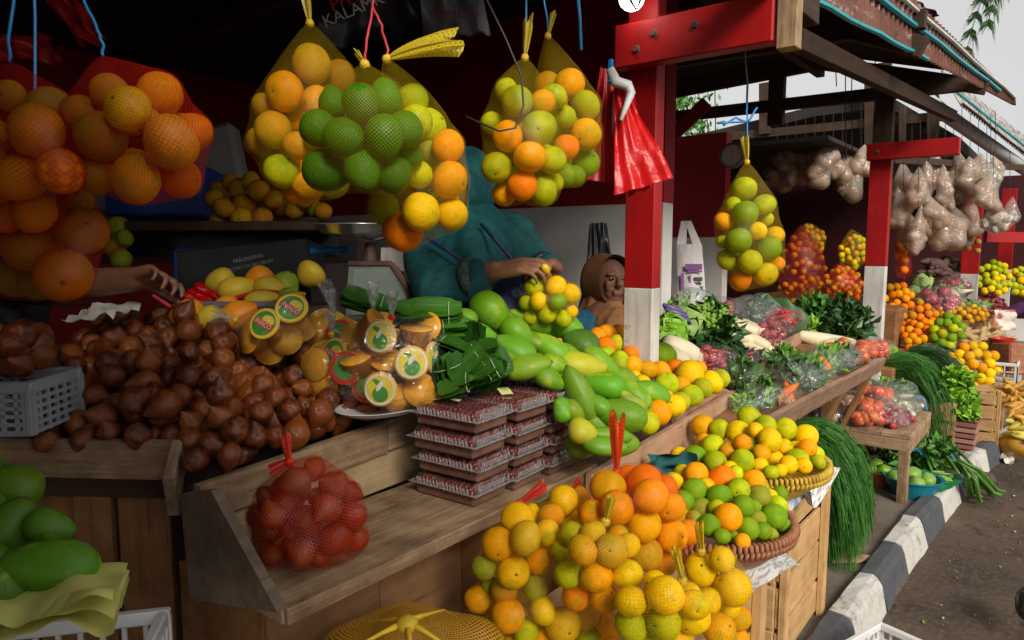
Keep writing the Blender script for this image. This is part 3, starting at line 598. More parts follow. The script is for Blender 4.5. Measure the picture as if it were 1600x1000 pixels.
def netting(pts, rad, tie, mt, parent, cell=.0029, nu=44, nv=34, tight=.25, name='netting', open_top=False):
    bv = hull_bvh(pts, rad, [tie+Vector((a*.006, b_*.006, 0)) for a in (-1, 1) for b_ in (-1, 1)])
    O = sum(pts, Vector())/len(pts); ax = (tie-O); LT = ax.length; ax.normalize(); a = ax.orthogonal().normalized(); c = ax.cross(a)
    R_ = np.zeros((nv+1, nu)); dirs = {}
    for j in range(nv+1):
        ph = math.pi*(1-(j/nv)) if j < nv else .004
        ph = max(.012, ph); ph = math.pi*(ph/math.pi)**1.25
        for i in range(nu):
            th = 2*math.pi*i/nu; d = (ax*math.cos(ph)+(a*math.cos(th)+c*math.sin(th))*math.sin(ph)).normalized(); dirs[j, i] = d
            hit = bv.ray_cast(O, d); h = hit[3] if hit[0] is not None else .01
            s_ = sph_exit(O, d, pts, rad, .003); tg = tight*max(0, min(1, (ph-.35)/.6)); R_[j, i] = max(s_, h*(1-tg)+tg*max(s_, h*.80))
    Rs = R_.copy()
    for _ in range(2):
        Rs = (Rs+np.roll(Rs, 1, 1)+np.roll(Rs, -1, 1))/3; Rs[1:-1] = (Rs[:-2]+Rs[1:-1]*2+Rs[2:])/4; Rs = np.maximum(Rs, R_*.985)
    vs = [O+dirs[j, i]*Rs[j, i] for j in range(nv+1) for i in range(nu)]
    me = bpy.data.meshes.new(name); org = WM[parent.name].translation
    fs = [(j*nu+i, j*nu+(i+1) % nu, (j+1)*nu+(i+1) % nu, (j+1)*nu+i) for j in range(nv) for i in range(nu)]
    me.from_pydata([tuple(v-org) for v in vs], [], fs); me.materials.append(mt); me.polygons.foreach_set('use_smooth', [True]*len(fs))
    rmax = float(np.median(Rs[nv//2])); U = 2*math.pi*rmax/cell/2; U = round(U)
    ln_ = [0]
    for j in range(nv): ln_.append(ln_[-1]+np.mean([(vs[(j+1)*nu+i]-vs[j*nu+i]).length for i in range(0, nu, 4)]))
    uv = me.uv_layers.new(name='uv'); k = 0; dat = np.zeros(len(fs)*8)
    for j in range(nv):
        for i in range(nu):
            for (u, v) in ((i, j), (i+1, j), (i+1, j+1), (i, j+1)): dat[k] = u/nu*U; dat[k+1] = ln_[v]/cell/2; k += 2
    uv.data.foreach_set('uv', dat); me.update()
    return inst(name, me, MT(org), parent)
def tail(tie, direction, L, w_, mt, parent, name='net_tail', seed=0):
    rr = random.Random(seed); d = Vector(direction).normalized(); a = d.orthogonal().normalized(); c = d.cross(a); nu = 28; nv = 8; vs = []; ph = [rr.uniform(0, 6.28) for _ in range(3)]
    for j in range(nv+1):
        t = j/nv; r = .004+(w_-.004)*t**.7*(1-.15*t)
        for i in range(nu):
            th = 2*math.pi*i/nu; q = r*(1+.35*math.sin(5*th+ph[0]+t)+.15*math.sin(9*th+ph[1])); ll = L*t*(1+.12*math.sin(3*th+ph[2])*(t > .7))
            vs.append(tie+d*ll+a*q*math.cos(th)+c*q*.45*math.sin(th)+Vector((0, 0, -.25*L*t*t*(1-abs(d.z)))))
    org = WM[parent.name].translation; fs = [(j*nu+i, j*nu+(i+1) % nu, (j+1)*nu+(i+1) % nu, (j+1)*nu+i) for j in range(nv) for i in range(nu)]
    me = bpy.data.meshes.new(name); me.from_pydata([tuple(v-org) for v in vs], [], fs); me.materials.append(mt)
    uv = me.uv_layers.new(name='uv'); dat = []
    for j in range(nv):
        for i in range(nu):
            for (u, v) in ((i, j), (i+1, j), (i+1, j+1), (i, j+1)): dat += [u*.9, v/nv*L/.008]
    uv.data.foreach_set('uv', dat); inst(name, me, MT(org), parent)
    b = B(); b.lathe([(.004, -.008), (.0075, -.004), (.008, .002), (.005, .007)], 10, tie, d.to_track_quat('Z', 'Y').to_matrix().to_4x4()); b.obj('knot', m['redstr'] if 'red' in mt.name or 'orange' in mt.name else m['yelstr'], parent)
def string(par, pts, mt, r=.0022, name='hanging_string'):
    path = []
    for a, c in zip(pts, pts[1:]): path += [a.lerp(c, i/4)+Vector((rnd.uniform(-1, 1), rnd.uniform(-1, 1), 0))*.0015 for i in range(4)]
    path.append(pts[-1]); b = B(); b.tube(path, r, 6); return b.obj(name, mt, par, smooth=True)
def bulge(F, d0, depth=.75):
    F = parse(F); xs = [f[0] for f in F]; ys = [f[1] for f in F]; rr_ = np.mean([f[2] for f in F]); cx, cy_ = (min(xs)+max(xs))/2, (min(ys)+max(ys))/2
    a, b_ = (max(xs)-min(xs))/2+rr_*.6, (max(ys)-min(ys))/2+rr_*.6; k = min(a, b_)*depth*d0/FPX
    return (lambda x, y: d0-k*math.sqrt(max(0, 1-((x-cx)/a)**2-((y-cy_)/b_)**2))+((sum([1 for f in F if f[0] == x and f[1] == y and f[2] < rr_*.8]) > 0)*rr_*.8*d0/FPX)), (cx, cy_, a, b_, k)
def backfill(d0, n, col):
    def f(pts, rad):
        r0 = float(np.mean(rad)); c = sum(pts, Vector())/len(pts); out_ = []
        for i, p in enumerate(pts):
            if len(out_) >= n: break
            v = (p-CP).normalized(); q = c+(p-c)*.72; q = q+v*(2*(c-p).dot(v)+r0*1.5)
            if all((q-a).length > (r0+b_)*.9 for a, b_ in zip(pts, rad)) and all((q-o[0]).length > 1.8*r0 for o in out_): out_.append((q, r0*.96, col))
        return out_
    return f
def netbag(label, phrase, tie, d0, F, net, tailm=None, taildir=None, taillen=.09, hook=None, strm=None, kind='orange', meshes=OR, cat='orange', nm='orange', depth=.75, nback=6, bcol='o', tight=.25, group='net bags of fruit', td=None, hr=1.0, cell=.0029, rs=1.0):
    df, _ = bulge(F, d0, depth); pts, rad = scatter(F, df, phrase, cat, nm, meshes, back=backfill(d0, nback, bcol), rs=rs, keep=.95, gr=1.0)
    T = P(tie[0], tie[1], td or d0); t = thing('net_bag', label, 'net bag', T, group)
    netting(pts, [q*hr for q in rad], T, m[net], t, tight=tight, cell=cell)
    if tailm: tail(T, Vector(taildir), taillen, taillen*.28, m[tailm], t, seed=int(tie[0]))
    if hook: string(t, [T]+[P(*h) for h in hook], m[strm])
    return t, T
def cam_dir(dx, dy, dz=0): return RT*dx+UP*dy+FW*dz
# ------------------------------------------------------------------ hanging bags
netbag('large red net bag of oranges hanging at the dark left edge', 'the leftmost red bag', (15, 97), .95,
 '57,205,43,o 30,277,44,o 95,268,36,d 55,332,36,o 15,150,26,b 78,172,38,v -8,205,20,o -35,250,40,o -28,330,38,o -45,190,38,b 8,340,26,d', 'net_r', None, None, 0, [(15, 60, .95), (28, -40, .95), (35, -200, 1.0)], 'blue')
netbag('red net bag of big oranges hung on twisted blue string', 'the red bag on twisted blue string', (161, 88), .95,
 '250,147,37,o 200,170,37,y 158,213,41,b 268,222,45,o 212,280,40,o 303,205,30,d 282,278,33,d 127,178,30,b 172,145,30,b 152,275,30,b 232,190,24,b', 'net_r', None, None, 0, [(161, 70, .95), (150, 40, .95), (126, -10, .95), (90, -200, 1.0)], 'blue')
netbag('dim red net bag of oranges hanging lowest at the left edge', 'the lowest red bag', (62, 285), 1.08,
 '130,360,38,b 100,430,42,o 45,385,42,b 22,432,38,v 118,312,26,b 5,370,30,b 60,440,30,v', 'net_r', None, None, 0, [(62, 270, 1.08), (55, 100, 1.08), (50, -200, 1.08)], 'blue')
netbag('yellow net bag of oranges hanging left of the avocados', 'the bag left of the avocados', (484, 36), 1.32,
 '487,100,32,t 445,143,32,o 427,203,31,t 495,160,27,o 440,268,30,l 465,228,24,b 463,190,19,o 530,118,26,b 405,222,24,b 482,292,25,o 460,300,20,d 520,285,26,l 412,165,20,b 500,215,26,o 520,240,26,b', 'net_y', 'tail_y', cam_dir(-.15, 1, 0), .07, [(484, 20, 1.32), (486, -120, 1.32)], 'pink', nback=7)
netbag('yellow net bag of glossy green avocados on a pink cord', 'the pink-corded bag', (570, 101), 1.10,
 '564,165,29,A 539,216,31,A 601,214,30,A 511,267,33,A 567,268,29,A 602,152,26,A 634,205,29,A 616,272,28,A 502,203,29,A 520,160,22,A 640,240,20,A', 'net_y', 'tail_y', cam_dir(-.5, .8, .2), .028, [(571, 80, 1.18), (582, 12, 1.2), (585, -60, 1.2)], 'pink', meshes=AV, cat='avocado', nm='avocado', nback=5, bcol='A', hr=1.12, tight=.25)
netbag('yellow net bag of oranges with its tail sticking out sideways', 'the bag with the sideways tail', (605, 92), 1.22,
 '645,157,28,l 672,197,31,l 700,228,27,o 653,272,25,l 703,281,31,o 658,331,32,y 706,335,26,y 630,362,33,d 600,326,29,l 672,240,22,v 625,235,24,b', 'net_y', 'tail_y', cam_dir(1, .38, -.1), .125, [(606, 78, 1.22), (596, 40, 1.2), (582, 10, 1.2)], 'pink', nback=6, bcol='l', td=1.2)
netbag('yellow net bag of oranges hanging beside the bare wall, nearer one', 'the nearer bag left of the post', (820, 90), 1.42,
 '808,158,26,l 848,160,21,o 843,200,28,l 793,213,25,o 828,245,27,o 862,250,24,l 776,262,25,l 816,290,25,d 850,298,25,l 788,303,20,o 768,192,18,l 790,140,19,l 812,205,18,b 866,285,16,l', 'net_y', 'tail_y', cam_dir(.1, 1, .0), .075, [(820, 80, 1.42), (822, 40, 1.42), (822, -120, 1.42)], 'blue', nback=7, bcol='l')
netbag('yellow net bag of greenish oranges, farther one of the pair', 'the farther bag left of the post', (856, 56), 1.56,
 '890,132,26,o 915,165,25,l 882,183,19,l 855,130,20,o 915,210,26,o 885,230,21,d 915,254,24,g 882,274,20,g 870,160,18,o 898,275,18,g', 'net_y', 'tail_y', cam_dir(.25, 1, .0), .05, [(856, 40, 1.56), (849, -10, 1.56), (848, -140, 1.56)], 'blue', nback=6, bcol='l')
tE, TE = netbag('yellow net bag of oranges hanging alone right of the post', 'the bag hanging alone by the post', (1167, 253), 1.95,
 '1163,295,20,l 1194,320,19,l 1164,334,21,g 1131,346,16,o 1184,361,15,y 1210,368,16,y 1154,376,21,g 1202,388,20,g 1137,405,18,l 1172,409,20,l 1158,437,19,d 1196,428,20,y 1215,412,12,o 1196,342,13,l 1146,320,13,l 1130,378,12,l', 'net_y', 'tail_y', cam_dir(-.1, 1, 0), .065, [(1168, 245, 1.95), (1168, 190, 1.95), (1166, 160, 1.97)], 'blue', nback=8, bcol='l')
for q in ([(1168, 190), (1120, 192)], [(1168, 192), (1183, 168)], [(1168, 192), (1150, 184), (1130, 196)]):
    string(tE, [P(x, y, 1.95) for x, y in q], m['blue'], .003, 'string_end')
b = B(); q0 = P(1167, 162, 1.97); b.tube([q0, q0+Vector((0, 0, .05)), q0+Vector((0, .01, .12)), q0+Vector((.02, .03, .3)), q0+Vector((.02, .03, .52))], .003, 6); tag(b.obj('wire_hook', m['wire']), 'bent wire hook holding the lone net bag under the rafters', 'hook')
# bag being filled by the seller
netbag('open yellow net bag of oranges the seller is filling', 'the bag held by the seller', (852, 427), 1.80,
 '869,448,18,y 834,449,16,l 891,459,17,y 841,470,15,y 872,472,15,g 822,473,12,l 893,487,11,y 855,490,16,l 880,498,15,l 830,495,14,l', 'net_y', 'tail_y', cam_dir(.2, 1, 0), .025, None, None, nback=4, bcol='l', group='net bags of fruit')
# ------------------------------------------------------------------ front pile of bags on the crates
FB = 'net bags of oranges piled at the front'
netbag('net bag of yellow oranges with red tie under the shelf', 'the red-tied front bag', (812, 787), 1.22,
 '809,812,27,y 822,840,26,t 778,850,25,o 856,832,20,y 862,805,19,o 802,894,25,y 842,874,23,o 756,886,19,v 836,918,21,v 788,922,21,b 765,915,15,v 830,800,14,y', 'net_y', 'tail_r', cam_dir(.75, .65, 0), .055, None, None, nback=14, group=FB, rs=1.08)
netbag('front net bag of mixed oranges in the middle, yellow net tail', 'the middle front bag', (946, 815), 1.14,
 '880,858,20,l 910,860,24,o 956,860,25,t 888,898,22,l 932,902,25,o 980,898,24,y 900,932,22,d 944,932,23,o 926,832,20,t 982,852,18,y 893,834,19,l 966,835,16,o', 'net_y', 'tail_y', cam_dir(.25, 1, 0), .042, None, None, nback=14, group=FB, rs=1.08)
netbag('front net bag of deep orange fruit with orange tail upright', 'the orange-tailed front bag', (963, 737), 1.36,
 '950,763,28,o 982,747,21,d 1008,752,26,d 1018,775,26,o 964,793,26,o 1048,792,22,o 1006,820,27,y 1050,836,25,o 1010,866,25,t 1076,832,19,o 924,802,21,o 1042,760,18,d 1038,882,18,o 985,800,18,d', 'net_o', 'tail_o', cam_dir(.0, 1, 0), .105, None, None, nback=14, group=FB, rs=1.08)
netbag('net bag of oranges behind, with thin pink tie under shelf', 'the pink-tied front bag', (893, 768), 1.42,
 '880,782,23,y 860,806,19,o 903,778,19,o 908,797,18,o 890,812,18,y 878,830,16,o', 'net_y', 'tail_r', cam_dir(.5, .8, 0), .03, None, None, nback=14, group=FB, rs=1.08)
netbag('front net bag of large yellow oranges, lowest at the right', 'the lowest front bag', (1066, 908), 1.10,
 '1040,930,28,y 986,940,25,y 1082,964,27,y 1038,972,27,l 986,976,27,l 1106,940,22,y 1024,910,18,y 1078,928,18,y 1010,958,17,y 1060,1000,24,y 1010,1005,22,l', 'net_y', 'tail_y', cam_dir(-.25, 1, 0), .05, None, None, nback=14, group=FB, rs=1.08, bcol='y')
netbag('front net bag of yellow oranges beside the crate post', 'the front bag beside the crate', (1096, 862), 1.24,
 '1146,918,28,y 1096,890,25,y 1124,984,25,o 1154,966,20,o 1128,874,19,y 1112,928,17,y 1140,948,18,y 1150,1000,20,o', 'net_y', 'tail_y', cam_dir(-.1, 1, 0), .05, None, None, nback=14, group=FB, rs=1.08, bcol='y')
netbag('shaded net bag of oranges at the bottom of the front pile', 'the shaded front bag', (850, 935), 1.24,
 '794,962,25,o 848,954,21,y 880,976,27,t 822,988,20,l 916,964,22,b 748,936,22,o 920,1000,23,l 952,978,21,o 844,1005,21,o 770,985,20,v 800,1015,22,o', 'net_y', None, None, 0, None, None, nback=14, group=FB, rs=1.08)
# ------------------------------------------------------------------ mangoes, tray oranges
MGN = [(767,489,34,27,-50,0),(747,522,26,18,-10,1),(828,502,33,16,-25,1),(867,502,41,24,-22,2),(808,522,28,22,-40,0),(803,546,34,22,-25,1),(860,545,33,20,-35,2),(822,573,36,19,10,0),(858,592,24,17,-30,1),(907,571,39,21,-8,2),
 (908,536,28,21,-30,0),(941,569,33,18,-40,1),(905,616,42,22,-65,2),(943,603,31,22,-10,0),(988,612,33,16,-40,1),(1017,612,29,16,-20,2),(966,648,41,25,-10,0),(986,632,28,17,-45,1),(910,674,21,18,-20,2),(952,680,34,13,-8,1),(945,697,32,13,-5,0),(722,498,23,17,-10,2),(866,569,20,15,-10,0),(895,645,22,16,-50,1),(930,632,26,16,-30,2),(838,535,22,15,-20,2),(880,640,18,16,-70,0),(780,560,24,16,0,1)]
mdf = dplane((767, 489, 1.78), (945, 700, 1.52), (1000, 600, 1.80))
def long_fruit(L, df, meshes, name, cat, labf, group, cols, flat=1.0, tilt=.3, keep=.5, rs=1.0):
    pts = [P(a[0], a[1], df(a[0], a[1])+.0) for a in L]; rad = [math.sqrt(a[2]*a[3])*df(a[0], a[1])/FPX for a in L]; pts = relax(pts, rad, keep=keep)
    res = []
    for i, (a, p) in enumerate(zip(L, pts)):
        d = (p-CP).dot(FW); an = math.radians(a[4]); rr = random.Random(i*13+int(a[0])); ax = RT*math.cos(an)+UP*math.sin(an)+FW*rr.uniform(-tilt, tilt)
        if rr.random() < .4: ax = -ax
        A_, B_ = a[2]*d/FPX*1.12*rs, a[3]*d/FPX*1.27*rs
        M = axis_m(ax, UP*math.cos(an)-RT*math.sin(an)-FW*.2, p) @ Matrix.Rotation(rr.uniform(-.5, .5), 4, 'X') @ SC(A_, B_, B_*flat)
        o = inst(name, meshes[a[5] % len(meshes)], M, None, cols(rr, i)); tag(o, labf(i, a), cat, group); res.append(o)
    return res
pl = {0: 'topmost plump green mango, beside the seller\'s skirt', 9: 'yellow-tinged mango lying across the middle of the pile', 12: 'long green mango standing upright beside the date boxes', 3: 'large green mango at the top of the pile under the held bag', 10: 'dark green mango at the back beside the small oranges', 18: 'small yellowish mango at the foot of the date boxes', 16: 'big pale mango low in front with black specks', 15: 'slim green mango pointing at the tray oranges', 19: 'flat green mango just inside the tray board', 20: 'lowest green mango behind the tray board', 2: 'ridged green mango between two plump ones at the top', 1: 'green mango with brown stem scar beside the leaf bundles', 4: 'round green mango just below the ridged one', 5: 'green mango on the leaf parcel side, under the round one', 6: 'green mango in the centre, right below the large top one', 7: 'green mango lying flat next to the leaf parcels', 8: 'stubby mango just above the date boxes', 11: 'slender mango sloping down toward the tray oranges', 13: 'wide green mango under the yellow-tinged one', 14: 'sloping mango just behind the slim one', 17: 'green mango wedged over the big pale one', 22: 'small mango tucked behind the yellow-tinged one', 23: 'mango beside the upright one, facing the date boxes', 24: 'mango between the upright one and the wide one', 25: 'small mango under the topmost plump one', 26: 'narrow mango behind the date boxes', 21: 'shaded mango half behind the leaf bundles'}
long_fruit(MGN, mdf, MG, 'mango', 'mango', lambda i, a: pl.get(i, 'green mango in the %s of the mango pile' % where((a[0]-860)/120, (a[1]-595)/100)), 'green mangoes piled in the tray',
  lambda rr, i: ((.44, .42, .02, .6) if i in (9, 18) else (.14*rr.uniform(.7, 1.25), .30*rr.uniform(.8, 1.15), .010, rr.uniform(.2, .55)) if i != 10 else (.06, .14, .012, .2)), .86)
long_fruit([(x, y, 30, 20, a, k % 3) for k, (x, y, a) in enumerate(((800, 530, -20), (850, 570, 10), (880, 610, -30), (925, 600, -20), (960, 625, 15), (925, 655, -40), (940, 665, 0), (975, 600, -30), (890, 560, -10), (780, 505, 0), (1000, 640, -20), (965, 690, -10), (835, 520, 30), (915, 690, 20)))], lambda x, y: mdf(x, y)+.075, MG, 'mango', 'mango', lambda i, a: 'green mango half buried underneath the others in the tray pile', 'green mangoes piled in the tray', lambda rr, i: (.15, .28, .012, .3), keep=.5)
odf = dplane((1030, 655, 1.72), (1125, 600, 2.25), (960, 525, 2.35))
scatter('934,526,14,o 948,522,15,o 966,520,13,o 963,537,14,l 946,542,16,d 981,538,13,o 1006,551,18,o 1035,556,20,g 966,565,17,l 988,571,15,o 1011,578,16,o 1033,580,16,o 1056,576,15,d 1077,586,22,y 1042,600,18,l 1112,597,18,y 1126,592,14,l 1098,606,16,l 1081,618,17,l 1063,627,15,l 1053,634,17,y 1029,645,19,o 1013,661,17,l 991,591,12,y 873,531,11,o 1092,577,13,o 948,556,15,l 1003,600,14,y 1040,622,13,y 1065,602,14,o 1020,625,14,l 985,553,13,d 918,532,12,d', odf, 'the tray beside the mangoes')
# ------------------------------------------------------------------ two round basket trays on crates
def basket(label, c, R_, rim, mt, tilt=(0, 0), h=.075):
    t = thing('basket_tray', label, 'basket', c); M = Euler((tilt[0], tilt[1], 0)).to_matrix().to_4x4()
    b = B(); b.lathe([(0, -h), (R_*.72, -h), (R_*.90, -h*.55), (R_*.985, 0), (R_*.97, 0), (R_*.88, -h*.5), (R_*.70, -h+.006), (0, -h+.006)], 64, c, M, wob=lambda a, i: 1+.006*math.sin(a*32)); b.obj('woven_bowl', mt, t)
    b = B(); N = 96
    for k in range(N):
        a = 2*math.pi*k/N; o = Vector(c)+M @ Vector((R_*math.cos(a), R_*math.sin(a), -.008)); u = M @ Vector((math.cos(a), math.sin(a), 0)); tt = M @ Vector((-math.sin(a), math.cos(a), .35)); z = M @ Vector((0, 0, 1))
        b.tube([o+(u*math.cos(q)*.008+z*math.sin(q)*.017)+tt.normalized()*(q/6.28-.5)*.004 for q in [i_*math.pi/3 for i_ in range(7)]], .0052, 5)
    o = b.obj('rim_binding', rim, t, smooth=True); o['kind'] = 'stuff'; return t
B2 = G(1110, 806, .735); B1 = G(1172, 716, .76)
basket('brown rattan basket tray of mixed green and orange fruit, lower', B2, .188, m['basket_p'], m['basket_p'], (0, 0))
basket('yellow-rimmed rattan basket tray of oranges on the taller crate', B1, .212, m['basket_y'], m['basket_y'], (0, 0))
def domed(c, R_, top, base):                           # depth at which the pixel ray meets a mound over a basket
    def f(px, py):
        v = Dr(px, py); best = None
        for i in range(240):
            d = .9+i*.008; p = CP+v*d; r = math.hypot(p.x-c.x, p.y-c.y)/R_
            if p.z < c.z+base+(top-base)*max(0, 1-r*r): return d
            if p.z < c.z+base: break
        return d
    return f
scatter('1136,644,20,o 1171,653,19,l 1098,666,18,o 1124,671,16,l 1154,676,19,y 1197,666,17,l 1228,670,17,l 1259,682,18,y 1203,688,19,y 1175,698,19,l 1113,695,17,l 1142,706,17,t 1086,712,17,g 1118,722,17,l 1160,720,18,l 1209,719,19,y 1246,719,18,l 1272,710,15,l 1226,698,13,y 1188,728,13,y 1063,713,14,y 1242,702,13,y 1100,690,13,o 1180,672,12,y 1140,735,14,y 1190,708,14,o 1220,735,10,y 1160,692,13,o 1262,700,14,o 1278,722,12,l 1232,726,14,y 1205,738,12,l 1256,728,12,y', domed(B1, .212, .14, .01), 'the yellow-rimmed basket')
scatter('1088,741,19,o 1128,747,21,d 1086,766,19,g 1124,776,20,g 1154,764,17,l 1178,752,18,o 1186,776,18,v 1162,791,17,g 1096,795,17,v 1138,808,21,o 1210,807,19,g 1214,790,16,l 1168,826,18,g 1182,812,15,v 1108,821,17,g 1085,811,13,v 1068,783,16,g 1204,777,13,y 1052,752,15,y 1067,739,14,y 1176,794,14,g 1140,840,15,g 1192,830,14,g 1120,795,14,l 1150,740,13,l 1104,758,13,y 1046,772,14,y 1062,806,15,l 1222,820,13,g 1206,836,12,v 1160,846,12,o 1128,838,13,g 1196,762,12,l 1218,772,12,g', domed(B2, .188, .12, .01), 'the brown rattan basket')
# ------------------------------------------------------------------ crates
def crate(label, x0, x1, y0, y1, z0, z1, ns=4, mt='wood_crate', group='wooden slat crates at the front'):
    t = thing('slat_crate', label, 'crate', ((x0+x1)/2, (y0+y1)/2, z0), group); rr = random.Random(int(x0*100)); hh = (z1-z0)/ns
    for (x, y) in ((x0, y0), (x1, y0), (x0, y1), (x1, y1)):
        sx, sy = (1 if x == x0 else -1), (1 if y == y0 else -1)
        plank('corner_post', (x+sx*.018, y+sy*.018, z0), (x+sx*.018, y+sy*.018, z1+.012), (1, 0, 0), .036, .036, m[mt], t, warp=.002)
    for k in range(ns):
        z = z0+hh*(k+.5); wd = hh*rr.uniform(.80, .96)
        for (a, c) in (((x0+.0, y0-.006, z), (x1, y0-.006, z)), ((x0-.006, y0, z), (x0-.006, y1, z)), ((x1+.006, y0, z), (x1+.006, y1, z)), ((x0, y1+.006, z), (x1, y1+.006, z))):
            jj = rr.uniform(-.006, .006); plank('slat', Vector(a)+Vector((0, 0, jj)), Vector(c)+Vector((0, 0, -jj)), (0, 0, 1), wd, .011, m[mt], t, warp=.002)
    for k in range(5): xx = x0+(x1-x0)*(k+.5)/5; plank('top_slat', (xx, y0+.01, z1-.008), (xx, y1-.01, z1-.008), (1, 0, 0), (x1-x0)/5.6, .01, m[mt], t)
    for (y, nm) in ((y0-.022, 1),):
        for x in (x0+.02, x1-.02): plank('outer_batten', (x, y, z0), (x, y, z1+.012), (1, 0, 0), .045, .02, m[mt], t, warp=.002)
    return t
crate('tall slat crate carrying the yellow-rimmed basket at the kerb', 2.06, 2.52, .63, 1.0-.06, .1, .635, 4)
crate('slat crate under the brown basket and the front net bags', .98, 1.60, .54, .80, .1, .635, 4)
crate('slat crate hidden under the shaded front bags', .62, .96, .56, .80, .1, .60, 3)
# newspaper sheets padding the baskets
def sheet(name, label, cat, c, ax, ay, mt, amp=.01, nu=14, nv=10, seed=0, curl=0):
    rr = Vector((seed*3.7, seed*1.3, 0)); ax = Vector(ax); ay = Vector(ay); nz = ax.cross(ay).normalized(); b = B()
    b.grid(lambda u, v: Vector(c)+ax*(u-.5)+ay*(v-.5)+nz*(amp*noise.noise(Vector((u*3, v*3, 0))+rr)*2+curl*(u-.5)**2), nu, nv); o = b.obj(name, mt, None, smooth=True)
    return tag(o, label, cat)
sheet('newspaper', 'crumpled newspaper padding under the yellow-rimmed basket', 'newspaper', (2.2, .76, .685), (.5, 0, -.01), (0, .34, .02), m['news'], .02, seed=2, curl=-.10)
sheet('newspaper', 'rolled newspaper sheet poking out under the brown basket', 'newspaper', (1.56, .60, .665), (.30, -.05, .0), (0, .26, .02), m['news'], .015, seed=5, curl=-.15)
sheet('newspaper', 'newspaper sheet hanging at the tall crate top edge', 'newspaper', G(1222, 760, .66), (.22, -.02, .0), (-.06, .2, .05), m['news'], .02, seed=8, curl=.3)
# ------------------------------------------------------------------ heap of snake fruit
SALC = ((.15, .034, .014), (.10, .023, .012), (.20, .055, .015), (.065, .017, .011), (.30, .088, .017), (.17, .042, .013))
def inpoly(x, y, poly):
    c = False; j = len(poly)-1
    for i in range(len(poly)):
        (xi, yi), (xj, yj) = poly[i], poly[j]
        if (yi > y) != (yj > y) and x < (xj-xi)*(y-yi)/(yj-yi)+xi: c = not c
        j = i
    return c
pA = dplane((0, 684, 1.41), (290, 688, 1.36), (230, 486, 1.72)); pB = dplane((310, 716, 1.265), (590, 632, 1.60), (250, 490, 1.66))
hd_ = lambda x, y: max(pA(x, y), pB(x, y))
poly = [(292, 690), (306, 722), (345, 716), (588, 640), (586, 596), (540, 572), (470, 548), (400, 530), (330, 503), (280, 488), (180, 482), (110, 540), (95, 590), (92, 650), (40, 668), (40, 690)]
rr = random.Random(11); sz = .0275; pts = []; lay = []
for L_, n_, md, off in ((0, 2600, .040, .0), (1, 500, .060, -.032), (2, 900, .050, .035)):
    for t_ in range(n_):
        x, y = rr.uniform(20, 600), rr.uniform(470, 735)
        if not inpoly(x, y, poly): continue
        p = P(x, y, hd_(x, y)+off+rr.uniform(-.012, .012)+.02*noise.noise(Vector((x*.012, y*.02, 0))))
        if L_ == 1 and (y > 660 or x > 540): continue
        if all((p-q).length > md for q, k in zip(pts, lay) if k == L_): pts.append(p); lay.append(L_)
pts = relax(pts, [.0275]*len(pts), 25, .86)
SN = ('reddish brown', 'dark brown', 'tan brown', 'near-black brown', 'orange-brown', 'brown')
def near(px, py):
    return 'along the end plank' if py > 650 and px < 300 else 'in the corner above the red bag' if py > 650 and px < 400 else 'along the ledge board' if py > 610 and px > 380 else 'beside the jelly bags' if px > 440 else 'by the white slotted basket' if px < 150 else 'at the crest below the reaching hand' if py < 520 and px < 290 else 'at the crest before the yellow mangoes' if py < 545 else 'mid-slope toward the basket' if px < 260 else 'mid-slope toward the jelly bags'
for o in pts:
    k = sz*rr.uniform(.86, 1.14); M = MT(o) @ rrot(rr) @ SC(k*1.14, k*rr.uniform(.92, 1.04), k); ci = rr.randrange(6); px, py, d = pr(o); oo = inst('snake_fruit', SL[rr.randrange(len(SL))], M, None, (*SALC[ci], 1))
    tag(oo, '%s snake fruit of the heap, %s' % (SN[ci], near(px, py)), 'snake fruit', 'snake fruits heaped on the counter')
sz = .029
# red net bag of snake fruit standing on the shelf
F = '461,750,25,x 492,733,20,x 523,760,25,x 445,790,23,x 478,814,27,x 511,793,24,x 422,824,28,x 552,804,21,x 523,840,29,x 464,851,27,x 558,843,19,x 525,874,25,x 424,868,18,x 470,888,26,x 418,777,21,x 404,806,20,x 545,770,20,x 440,760,18,x 500,868,20,x 495,775,16,x 455,825,18,x'
HUE['x'] = ((.50, .13, .02), .3, 'reddish')
df, _ = bulge(F, 1.21, .7); FF = parse(F); pts = [P(x, y, df(x, y)) for x, y, r, c in FF]; rad = [r*df(x, y)/FPX*1.03 for x, y, r, c in FF]; pts = relax(pts, rad, keep=.88)
hid = backfill(1.21, 7, 'x')(pts, rad)
for i, (p, r) in enumerate(list(zip(pts, rad))+[(h[0], h[1]) for h in hid]):
    rr = random.Random(i+70); px, py, d = pr(p); oo = inst('snake_fruit', SL[i % 5], MT(p) @ rrot(rr) @ SC(r*.94, r*.98, r*.98), None, (rr.uniform(.22, .48), rr.uniform(.04, .11), .006, 1))
    tag(oo, 'reddish snake fruit in the %s of the red net bag on the shelf' % where((px-480)/85, (py-812)/80), 'snake fruit', 'snake fruits in the red net bag on the shelf')
T = P(452, 722, 1.16); sb = thing('net_bag', 'red net bag of snake fruit standing on the low shelf', 'net bag', T, 'net bags of fruit')
netting(pts+[h[0] for h in hid], rad+[h[1] for h in hid], T, m['net_red2'], sb, tight=.4, cell=.0036); tail(T, cam_dir(-.15, 1, 0), .045, .016, m['tail_r'], sb)
tail(T, cam_dir(-.9, -.3, -.2), .03, .010, m['tail_r'], sb, 'net_tail', 5)
